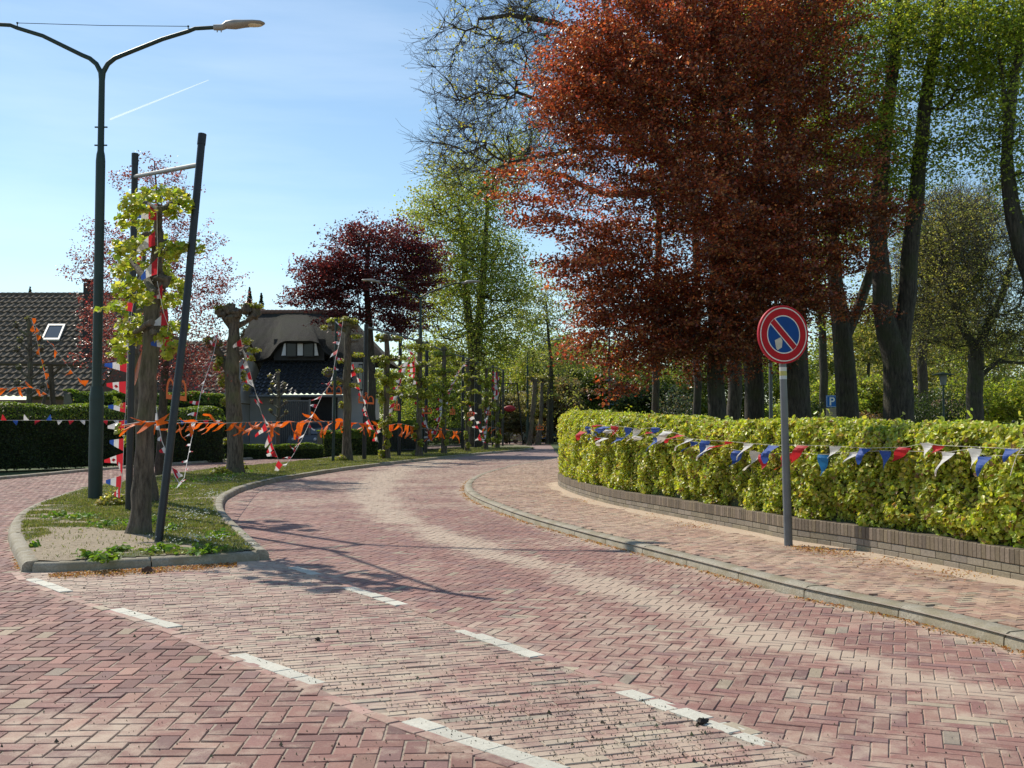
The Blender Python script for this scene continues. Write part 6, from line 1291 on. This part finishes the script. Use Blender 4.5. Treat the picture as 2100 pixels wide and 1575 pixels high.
# skylight lying in the roof plane
def on_roof(px, py, off):
    r = Vector(ray(px, py)); n = Vector((0, -dv.z, dv.y)).normalized(); o = Vector((0, 0, CAMZ)); p0 = e0 + n * off; return o + r * ((p0 - o).dot(n) / r.dot(n))
fr = [on_roof(x, y, .16) for x, y in ((84, 696), (121, 696), (134, 664), (99, 664))]; mb = MB(); cF = sum(fr, Vector()) / 4; inn = [cF + (v - cF) * .80 for v in fr]; nv = Vector((0, -dv.z, dv.y)).normalized() * .1
lo = [v - nv for v in fr]; mb.add(fr + inn + lo, [(0, 1, 5, 4), (1, 2, 6, 5), (2, 3, 7, 6), (3, 0, 4, 7), (0, 8, 9, 1), (1, 9, 10, 2), (2, 10, 11, 3), (3, 11, 8, 0)], (.55, .54, .50)); sk = mb.build('skylight', M_['paint'], t)
mb = MB(); mb.add([v - nv * .3 for v in inn], [(0, 1, 2, 3)], (.2, .25, .3)); mb.build('pane', M_['glass'], sk)
# lower wing of the house behind the plum tree
Yw = 53.; e2 = P(200, 822, Yw); e3 = P(452, 822, Yw); dv2 = Vector((0, 6., P(300, 700, Yw + 6).z - e2.z)); t = thing('house_wing', 'lower tiled wing behind the plum tree right of the tiled house', 'house', (e2.x + 3, Yw + 3, 0)); tiled_slope('roof', t, e2, e3, dv2, 14, M_['tile'], .36, .05, .07)
mb = MB(); mb.box(((e2.x + e3.x) / 2, Yw + 4, (e2.z - .05) / 2), ((e3.x - e2.x) - .3, 7, e2.z - .05), (1, 1, 1)); mb.build('wall', M_['render'], t)
mb = MB(); mb.add([e2 + dv2, e3 + dv2, e3 + dv2 + Vector((0, 6, -dv2.z)), e2 + dv2 + Vector((0, 6, -dv2.z))], [(0, 1, 2, 3)]); mb.build('roof', M_['tile'], t)
mb = MB(); cx_ = P(400, 690, Yw + 2); mb.add([(e3.x - .1, Yw + .2, e2.z), (e3.x - .1, Yw + 11.8, e2.z), (e3.x - .1, Yw + 6, e2.z + dv2.z - .1)], [(0, 1, 2)]); mb.build('gable', M_['render'], t)
# pergola
c0 = P(90, 745, 41); t = thing('pergola', 'dark weathered wooden pergola with braced post above the left hedge', 'pergola', (c0.x, 41, 0)); mb = MB()
a = P(-40, 745, 41); b_ = P(174, 748, 41); mb.tube([a, b_], .09, 6); mb.build('beam', M_['wood'], t)
mb = MB(); mb.tube([P(103, 748, 41), P(113, 890, 41)], .11, 6); mb.build('post', M_['wood'], t); mb = MB(); mb.tube([P(104, 775, 41), P(82, 850, 40.5)], .07, 6); mb.build('brace', M_['wood'], t); mb = MB(); mb.tube([P(106, 772, 41), P(126, 750, 41)], .06, 6); mb.build('brace', M_['wood'], t)

# thatched house
Yt = 60.; s = pxm(Yt); t = thing('thatched_house', 'black and white house with thatched roof, dormer window and glazed tile apron', 'house', (P(640, 850, Yt).x, Yt + 3, 0))
def T(px, py, d=0): return P(px, py, Yt + d)
# thatch: front surface as a grid with an eyebrow over the dormer
def brow(x):                                             # lower edge (y pixel) of the thatch
    pts = [(440, 742), (500, 742), (535, 739), (552, 732), (562, 718), (572, 704), (585, 699), (640, 699), (655, 704), (665, 722), (690, 738), (730, 740), (800, 745)]
    return float(np.interp(x, [p[0] for p in pts], [p[1] for p in pts]))
cols = 70; rows_ = 16; V = []; F = []
for i in range(cols + 1):
    x = 470 + (800 - 470) * i / cols; yb = brow(x); topx = 522 + (710 - 522) * i / cols
    rise = 1.0 if 560 < x < 668 else 0.0; rise = max(0, 1 - abs(x - 613) / 75)
    for j in range(rows_ + 1):
        v = j / rows_; px = x + (topx - x) * v; py = yb + (641 - yb) * v; d = 4.2 * v ** 1.15 - .9 * rise * (1 - v) ** 2 * 1.3
        V.append(T(px, py, d - .35 * math.sin(math.pi * min(1, v * 1.1)) + .04 * math.sin(i * 1.3) * math.cos(j)))
for i in range(cols):
    for j in range(rows_): F.append((i * (rows_ + 1) + j, (i + 1) * (rows_ + 1) + j, (i + 1) * (rows_ + 1) + j + 1, i * (rows_ + 1) + j + 1))
mb = MB(); mb.add(V, F)
e = [V[i * (rows_ + 1)] for i in range(cols + 1)]; u2 = [p + Vector((0, .55, -.10)) for p in e]; mb.add(e + u2, [(i, cols + 1 + i, cols + 2 + i, i + 1) for i in range(cols)])
rt_ = [V[i * (rows_ + 1) + rows_] for i in (0, cols)]; mb.add([V[0], rt_[0], rt_[0] + Vector((-.3, 4.4, -3.0)), V[0] + Vector((0, 6, 0))], [(0, 1, 2, 3)]); mb.add([V[cols * (rows_ + 1)], rt_[1], rt_[1] + Vector((.3, 4.4, -3.0)), V[cols * (rows_ + 1)] + Vector((0, 6, 0))], [(3, 2, 1, 0)])
mb.add([rt_[0], rt_[1], rt_[1] + Vector((0, 5, -3.4)), rt_[0] + Vector((0, 5, -3.4))], [(0, 1, 2, 3)]); mb.build('roof', M_['thatch'], t, smooth=True)
mb = MB(); a, c = rt_
for k in range(22): mb.tube([a.lerp(c, k / 22) + Vector((0, 0, .02)), a.lerp(c, (k + .92) / 22) + Vector((0, 0, .02))], [.17, .15], 8)
mb.build('ridge_tiles', M_['brickfar'], t, smooth=True)
ea, eb = T(512, 810, -2.6), T(716, 810, -2.6); dv3 = Vector((0, 3.8, T(600, 728, 1.2).z - ea.z)); tiled_slope('tile_apron', t, ea, eb, dv3, 11, M_['blacktile'], .30, .06, .06)
# dormer front
mb = MB(); c0 = T(613, 717, .05); mb.box(c0 + Vector((0, .3, 0)), (104 / s, .5, 44 / s), (.02, .02, .022)); dm = mb.build('dormer', M_['darkwood'], t)
for x0, x1 in ((587, 609), (622, 644)):
    mb = MB(); a = T(x0, 732, -.22); b_ = T(x1, 703, -.22); mb.box((a + b_) / 2, (abs(b_.x - a.x), .06, abs(b_.z - a.z)), (.05, .055, .06)); w_ = mb.build('window', M_['darkwood'], t); mb = MB(); mb.box((a + b_) / 2 + Vector((0, -.04, 0)), (abs(b_.x - a.x) * .82, .03, abs(b_.z - a.z) * .86)); mb.build('pane', M_['glass2'], w_)
def slabp(mb, pts, c, th=.06):
    n = len(pts); bk = [p + Vector((0, th, 0)) for p in pts]; mb.add(pts + bk, [tuple(range(n)), tuple(range(n, 2 * n))[::-1]] + [(i, (i + 1) % n, n + (i + 1) % n, n + i)[::-1] for i in range(n)], c)
for poly in ([(577, 729), (586, 729), (586, 702), (583, 703)], [(610, 729), (621, 729), (621, 702), (610, 702)], [(645, 729), (653, 729), (648, 703), (645, 702)]):
    mb = MB(); slabp(mb, [T(x, y, -.3) for x, y in poly], (.72, .72, .74)); sh = mb.build('shutter', M_['paint'], t)
    cc = sum([Vector(p) for p in [T(x, y, -.3) for x, y in poly]], Vector()) / 4
# walls below
mb = MB(); a = T(512, 812, -.6); b_ = T(744, 812, -.6); mb.box(((a.x + b_.x) / 2, Yt + 3.2, a.z / 2 + .02), (b_.x - a.x, 7.4, a.z), (1, 1, 1)); mb.build('wall', M_['render'], t)
mb = MB(); a = T(718, 812, -.5); b_ = T(742, 742, -.5); mb.box(((a.x + b_.x) / 2, Yt + .9, (a.z + b_.z) / 2), (b_.x - a.x, 2.4, b_.z - a.z), (1, 1, 1)); mb.build('wall', M_['render'], t)
for x0, x1, y0, y1 in ((732, 741, 745, 800), (722, 740, 815, 860)):
    mb = MB(); a = T(x0, y1, -1.0); b_ = T(x1, y0, -1.0); mb.box(((a.x + b_.x) / 2, Yt - .36, (a.z + b_.z) / 2), (b_.x - a.x, .08, b_.z - a.z)); w_ = mb.build('window', M_['darkwood'], t); mb = MB(); mb.box(((a.x + b_.x) / 2, Yt - .41, (a.z + b_.z) / 2), ((b_.x - a.x) * .8, .03, (b_.z - a.z) * .9)); mb.build('pane', M_['glass'], w_)
mb = MB(); a = T(614, 862, -.9); b_ = T(690, 814, -.9); mb.box(((a.x + b_.x) / 2, Yt - .53, (a.z + b_.z) / 2), (b_.x - a.x, .06, b_.z - a.z), (.02, .02, .022)); mb.build('carport_opening', M_['darkwood'], t)
mb = MB(); a = T(682, 866, -1.3); b_ = T(688, 812, -1.3); mb.box(((a.x + b_.x) / 2, Yt - 1.3, (a.z + b_.z) / 2), (.18, .18, b_.z - a.z), (.6, .6, .58)); mb.build('pillar', M_['paint'], t)
mb = MB(); mb.tube([ea + Vector((0, -.08, -.06)), eb + Vector((0, -.08, -.06))], .07, 8); mb.build('gutter', M_['grey_steel'], t)
# wooden gate
Yg = 56.; a = P(575, 862, Yg); b_ = P(633, 822, Yg); t = thing('wooden_gate', 'dark vertical board gate in front of the thatched house', 'gate', ((a.x + b_.x) / 2, Yg, 0)); mb = MB(); n = 14
for k in range(n):
    x = a.x + (b_.x - a.x) * (k + .5) / n; mb.box((x, Yg, b_.z / 2), ((b_.x - a.x) / n - .02, .04, b_.z - .05), (.06, .055, .055))
mb.build('board_panel', M_['paint'], t); mb = MB(); mb.box((b_.x + .06, Yg, b_.z / 2 + .03), (.1, .1, b_.z + .1), (.18, .17, .16)); mb.box((a.x - .06, Yg, b_.z / 2 + .03), (.1, .1, b_.z + .1), (.18, .17, .16)); mb.box(((a.x + b_.x) / 2, Yg - .03, b_.z), (b_.x - a.x, .08, .07), (.16, .15, .15)); mb.build('gate_frame', M_['paint'], t)
# car in the carport
def car(name, label, px, py, Y, col, L_=4.3, W_=1.8, H_=1.6, rot=0.0, z0=.0, group=None):
    c0 = P(px, py, Y); bx, by = c0.x, Y; t = thing(name, label, 'car', (bx, by, z0), group); cr, sr = math.cos(rot), math.sin(rot)
    q = lambda x, y, z: Vector((bx + x * cr - y * sr, by + x * sr + y * cr, z0 + z)); hl_, hw_ = L_ / 2, W_ / 2
    prof = [(-hl_, .35), (-hl_ + .02, .72), (-hl_ + .25, .95), (-hl_ + 1.0, 1.02), (hl_ - .3, 1.02), (hl_ - .03, .9), (hl_, .35)]
    def ext(pr, w, mb, c, wtop=None):
        n = len(pr); vs = []
        for sgn in (-1, 1):
            for x, z in pr: vs.append(q(x, sgn * (w if wtop is None or z < 1.1 else wtop), z))
        mb.add(vs, [tuple(range(n))[::-1], tuple(range(n, 2 * n))] + [(i, (i + 1) % n, n + (i + 1) % n, n + i) for i in range(n)], c)
    mb = MB(); ext(prof, hw_, mb, col); cab = [(-hl_ + .95, 1.0), (-hl_ + 1.65, H_ - .06), (-hl_ + 2.0, H_), (hl_ - .8, H_), (hl_ - .3, H_ - .12), (hl_ - .12, 1.0)]; ext([(x, z) if z < 1.1 else (x, z) for x, z in cab], hw_ - .04, mb, col, hw_ - .2); mb.build('body', M_['paint'], t)
    mb = MB(); g = [(-hl_ + 1.12, 1.06), (-hl_ + 1.72, H_ - .13), (hl_ - .75, H_ - .12), (hl_ - .35, 1.06)]
    for sgn in (-1, 1): mb.add([q(x, sgn * (hw_ - (.02 if z < 1.2 else .17)), z) for x, z in g], [(0, 1, 2, 3)])
    mb.add([q(-hl_ + .93, -.7, 1.04), q(-hl_ + .93, .7, 1.04), q(-hl_ + 1.60, .6, H_ - .08), q(-hl_ + 1.60, -.6, H_ - .08)], [(0, 1, 2, 3)]); mb.build('window', M_['glass'], t)
    for x in (-hl_ + .75, hl_ - .8):
        for sgn in (-1, 1):
            mb = MB(); mb.tube([q(x, sgn * (hw_ - .2), .32), q(x, sgn * (hw_ + .01), .32)], .32, 18, (.02, .02, .02)); mb.tube([q(x, sgn * (hw_ + .005), .32), q(x, sgn * (hw_ + .02), .32)], .19, 12, (.35, .35, .36)); mb.build('wheel', M_['paint'], t)
    for sgn in (-1, 1):
        mb = MB(); mb.ellipsoid(q(-hl_ + .06, sgn * (hw_ - .3), .76), (.08, .18, .09), 10, 6, (.7, .7, .7)); mb.build('headlight', M_['paint'], t)
    return t
car('parked_car', 'dark car standing in the shade of the carport at the thatched house', 655, 850, 57.6, (.10, .11, .12), rot=math.pi / 2 - .2, W_=1.8, H_=1.65)
car('parked_car', 'pale car glimpsed between the leaning pollard trunks', 1066, 870, 95., (.42, .46, .50), rot=math.pi / 2 - .3)
car('parked_car', 'silver blue parked car whose roof shows over the hedge below the park lamp', 1912, 880, 50., (.30, .34, .40), rot=.12, H_=1.5)
car('parked_car', 'dark grey parked car beside the silver one behind the hedge', 1985, 880, 54., (.10, .11, .12), rot=.1, H_=1.45)
car('parked_car', 'blue car far down the road between slim pollards', 1116, 870, 105., (.10, .16, .30), rot=math.pi / 2 - .2)

# ================================================================ small street things
def bollard(label, px, py, r=.07):
    b0 = G(px, py, .0); h = 1.0; t = thing('bollard', label, 'bollard', tuple(b0), 'black bollards'); mb = MB(); mb.lathe(b0, [(r * 1.2, 0), (r, .1), (r, h * .86), (r * .7, h * .9)], 12); mb.build('shaft', M_['black_steel'], t, smooth=True); mb = MB(); mb.ellipsoid(b0 + Vector((0, 0, h * .95)), (r, r, r), 10, 8); mb.build('head', M_['black_steel'], t, smooth=True)
bollard('black bollard on the far road corner beside the railing', 1061, 906); bollard('second black bollard left of the first by the far railing', 1052, 904)
def rail_fence(name, label, a, b2, h, n, mat, rails=(.15, .95), r=.02, zb=0.):
    a, b2 = Vector(a), Vector(b2); t = thing(name, label, 'fence', tuple(a)); np_ = 0
    for k in range(0, n + 1, max(1, n // 4)):
        p = a.lerp(b2, k / n); mb = MB(); mb.box((p.x, p.y, zb + h / 2), (.07, .07, h), (.02, .02, .02)); mb.build('post', M_[mat], t)
    mb = MB()
    for q in rails: mb.tube([a + Vector((0, 0, zb + h * q)), b2 + Vector((0, 0, zb + h * q))], .022, 6)
    mb.build('rail', M_[mat], t)
    if n > 8:
        mb = MB()
        for k in range(n + 1): p = a.lerp(b2, k / n); mb.tube([p + Vector((0, 0, zb + h * .1)), p + Vector((0, 0, zb + h))], r, 5)
        mb.build('bars', M_[mat], t)
    return t
rail_fence('railing', 'black railing round the lawn at the far road bend', (P(1038, 880, 100).x, 100, 0), (P(1078, 880, 100).x, 100, 0), 1.3, 12, 'black_steel')
rail_fence('garden_fence', 'black bar fence behind the first trellised lindens', (P(770, 880, 54).x, 54, 0), (P(955, 880, 62).x, 62, 0), 1.35, 70, 'black_steel', r=.018)
rail_fence('park_railing', 'dark rail fence beyond the hedge at the right edge of the view', (P(1760, 880, 38).x, 38, .05), (P(2130, 880, 38).x, 38, .05), 1.42, 8, 'black_steel', rails=(.97,), zb=.05)
mb = MB(); c0 = P(1045, 838, 88); mb.ellipsoid(c0, (.5, .25, .26), 14, 8, (.45, .03, .045)); t = thing('swing_basket', 'bright red basket hanging over the far lawn beside the last linden', 'swing', (c0.x, c0.y, 0)); mb.build('basket', M_['paint'], t, smooth=True)
mb = MB(); 
for dx in (-1.1, 1.1): mb.tube([(c0.x + dx, 88, 0), (c0.x + dx * .55, 88, c0.z + 2.1)], .06, 6)
mb.tube([(c0.x - .7, 88, c0.z + 2.05), (c0.x + .7, 88, c0.z + 2.05)], .05, 6)
for dx in (-.4, .4): mb.tube([(c0.x + dx, 88, c0.z + 2.05), (c0.x + dx, 88, c0.z + .2)], .02, 5)
mb.build('swing_frame', M_['black_steel'], t)
# stone bench backs behind the hedge
for px, lab in ((1708, 'grey wooden bench back peeping over the hedge left of the forked tree base'), (1805, 'grey wooden bench back peeping over the hedge left of the twin stemmed tree')):
    Y = 24.; c0 = P(px, 864, Y); t = thing('bench', lab, 'bench', (c0.x, Y, .05), 'park benches behind the hedge'); mb = MB()
    for k in range(4): mb.box((c0.x, Y + k * .02, .62 + k * .26), (.42, .03, .16), (.19, .165, .15), bev=.008)
    mb.build('backrest', M_['paint'], t); mb = MB(); mb.box((c0.x, Y - .25, .48), (.42, .45, .05), (.17, .15, .13), bev=.008); mb.build('seat', M_['paint'], t)
    for dx in (-.17, .17): mb = MB(); mb.box((c0.x + dx, Y + .06, .72), (.05, .05, 1.35), (.13, .12, .11)); mb.build('leg', M_['paint'], t)
# dark statue of a figure with spread arms at the right edge
Yq = 40.; c0 = P(2079, 880, Yq); k = 1.0; z0 = .72; t_m = bpy.data.meshes.new('statue')
J = [((0, 0, .88), .13), ((0, 0, 1.12), .12), ((0, 0, 1.36), .15), ((0, 0, 1.52), .06), ((0, -.01, 1.6), .085), ((0, -.01, 1.72), .08), ((.11, 0, .8), .095), ((.14, .0, .45), .06), ((.15, .02, .08), .045), ((-.11, 0, .8), .095), ((-.13, 0, .45), .06), ((-.14, .02, .08), .045), ((.2, 0, 1.42), .06), ((.42, -.02, 1.38), .045), ((.62, -.05, 1.30), .035), ((-.2, 0, 1.42), .06), ((-.42, -.02, 1.42), .045), ((-.62, -.05, 1.44), .035), ((.17, -.12, .03), .035), ((-.16, -.12, .03), .035), ((.72, -.06, 1.27), .03), ((-.72, -.06, 1.45), .03)]
E = [(0, 1), (1, 2), (2, 3), (3, 4), (4, 5), (0, 6), (6, 7), (7, 8), (0, 9), (9, 10), (10, 11), (2, 12), (12, 13), (13, 14), (2, 15), (15, 16), (16, 17), (8, 18), (11, 19), (14, 20), (17, 21)]
t_m.from_pydata([j[0] for j in J], E, []); o = link_mesh('statue', t_m, None, Vector((c0.x, Yq, z0 - .55))); o.scale = (.85, .85, .85)
sk_ = o.modifiers.new('skin', 'SKIN')
if not t_m.skin_vertices: 
    bpy.context.view_layer.objects.active = o
for i, j in enumerate(J):
    try: t_m.skin_vertices[0].data[i].radius = (j[1], j[1]); t_m.skin_vertices[0].data[i].use_root = (i == 0)
    except Exception: pass
sub = o.modifiers.new('sub', 'SUBSURF'); sub.levels = sub.render_levels = 2; t_m.materials.append(M_['black_steel']); setp(o, 'dark statue of a standing figure with arms stretched sideways at the right edge', 'statue')
mb = MB(); mb.box((c0.x, Yq, .12), (.7, .7, .26), (.2, .2, .2), bev=.02); ob = mb.build('statue_plinth', M_['stone'], org=(c0.x, Yq, 0)); setp(ob, 'low stone plinth under the dark statue', 'plinth')
# far houses
def far_house(label, px, Y, w, h, roof, rcol, wcol):
    c0 = gz_(px, Y, 0); t = thing('far_house', label, 'house', c0); mb = MB(); mb.box((c0[0], Y, h / 2), (w, 7, h), (1, 1, 1)); mb.build('wall', wcol, t); mb = MB(); x0, x1 = c0[0] - w / 2 - .3, c0[0] + w / 2 + .3
    mb.add([(x0, Y - 3.9, h - .1), (x1, Y - 3.9, h - .1), (x1, Y, h + roof), (x0, Y, h + roof), (x0, Y + 3.9, h - .1), (x1, Y + 3.9, h - .1)], [(0, 1, 2, 3), (3, 2, 5, 4), (0, 3, 4), (1, 5, 2)], (1, 1, 1)); mb.build('roof', rcol, t)
    for k in range(3):
        mb = MB(); mb.box((c0[0] - w * .3 + k * w * .3, Y - 3.53, h * .5), (1.1, .08, 1.2)); mb.build('window', M_['glass'], t)
M_['redroof'] = plain('clay_tile', (.20, .10, .07), .85, 0, .3, 6, .1)
far_house('low brick house with reddish roof half hidden in greenery at the far right', 2065, 95, 12, 2.4, 1.6, M_['redroof'], M_['brickfar'])
far_house('far brick house glimpsed above the left end of the beech hedge', 1300, 130, 9, 3., 3.2, M_['redroof'], M_['brickfar'])
# contrail
t0, t1 = P(225, 245, 5000.), P(428, 164, 5000.); m, nt, b = mat_new('contrail'); out = nt.nodes['Material Output']; tr_ = nn(nt, 'ShaderNodeBsdfTransparent'); df = nn(nt, 'ShaderNodeBsdfTranslucent', {'Color': (1, 1, 1, 1)}); ms = nn(nt, 'ShaderNodeMixShader', {0: .14}); nt.links.new(tr_.outputs[0], ms.inputs[1]); nt.links.new(df.outputs[0], ms.inputs[2]); nt.links.new(ms.outputs[0], out.inputs[0])
mb = MB(); mb.tube([t0, t0.lerp(t1, .5), t1], [6, 4.5, 2.0], 8); o = mb.build('contrail', m, org=t0, smooth=True); setp(o, 'thin white vapour trail slanting across the sky beside the street lamp', 'contrail')
# boundary of the park behind the hedge: raised lawn
sheet('park_lawn', [np.array([1.6, 27.]), np.array([60., 8.]), np.array([120., 200.]), np.array([6., 200.])], .03, M_['ground'])
sheet('park_road', [np.array([18., 47.]), np.array([70., 40.]), np.array([80., 60.]), np.array([18., 60.])], .035, M_['farpave'])
sheet('garden_lawn', [np.array([-80., 62.]), np.array([-80., 36.]), np.array([-18., 40.]), np.array([-11., 46.]), np.array([-6., 60.]), np.array([-6., 200.]), np.array([-80., 200.])], -.05, M_['ground'])
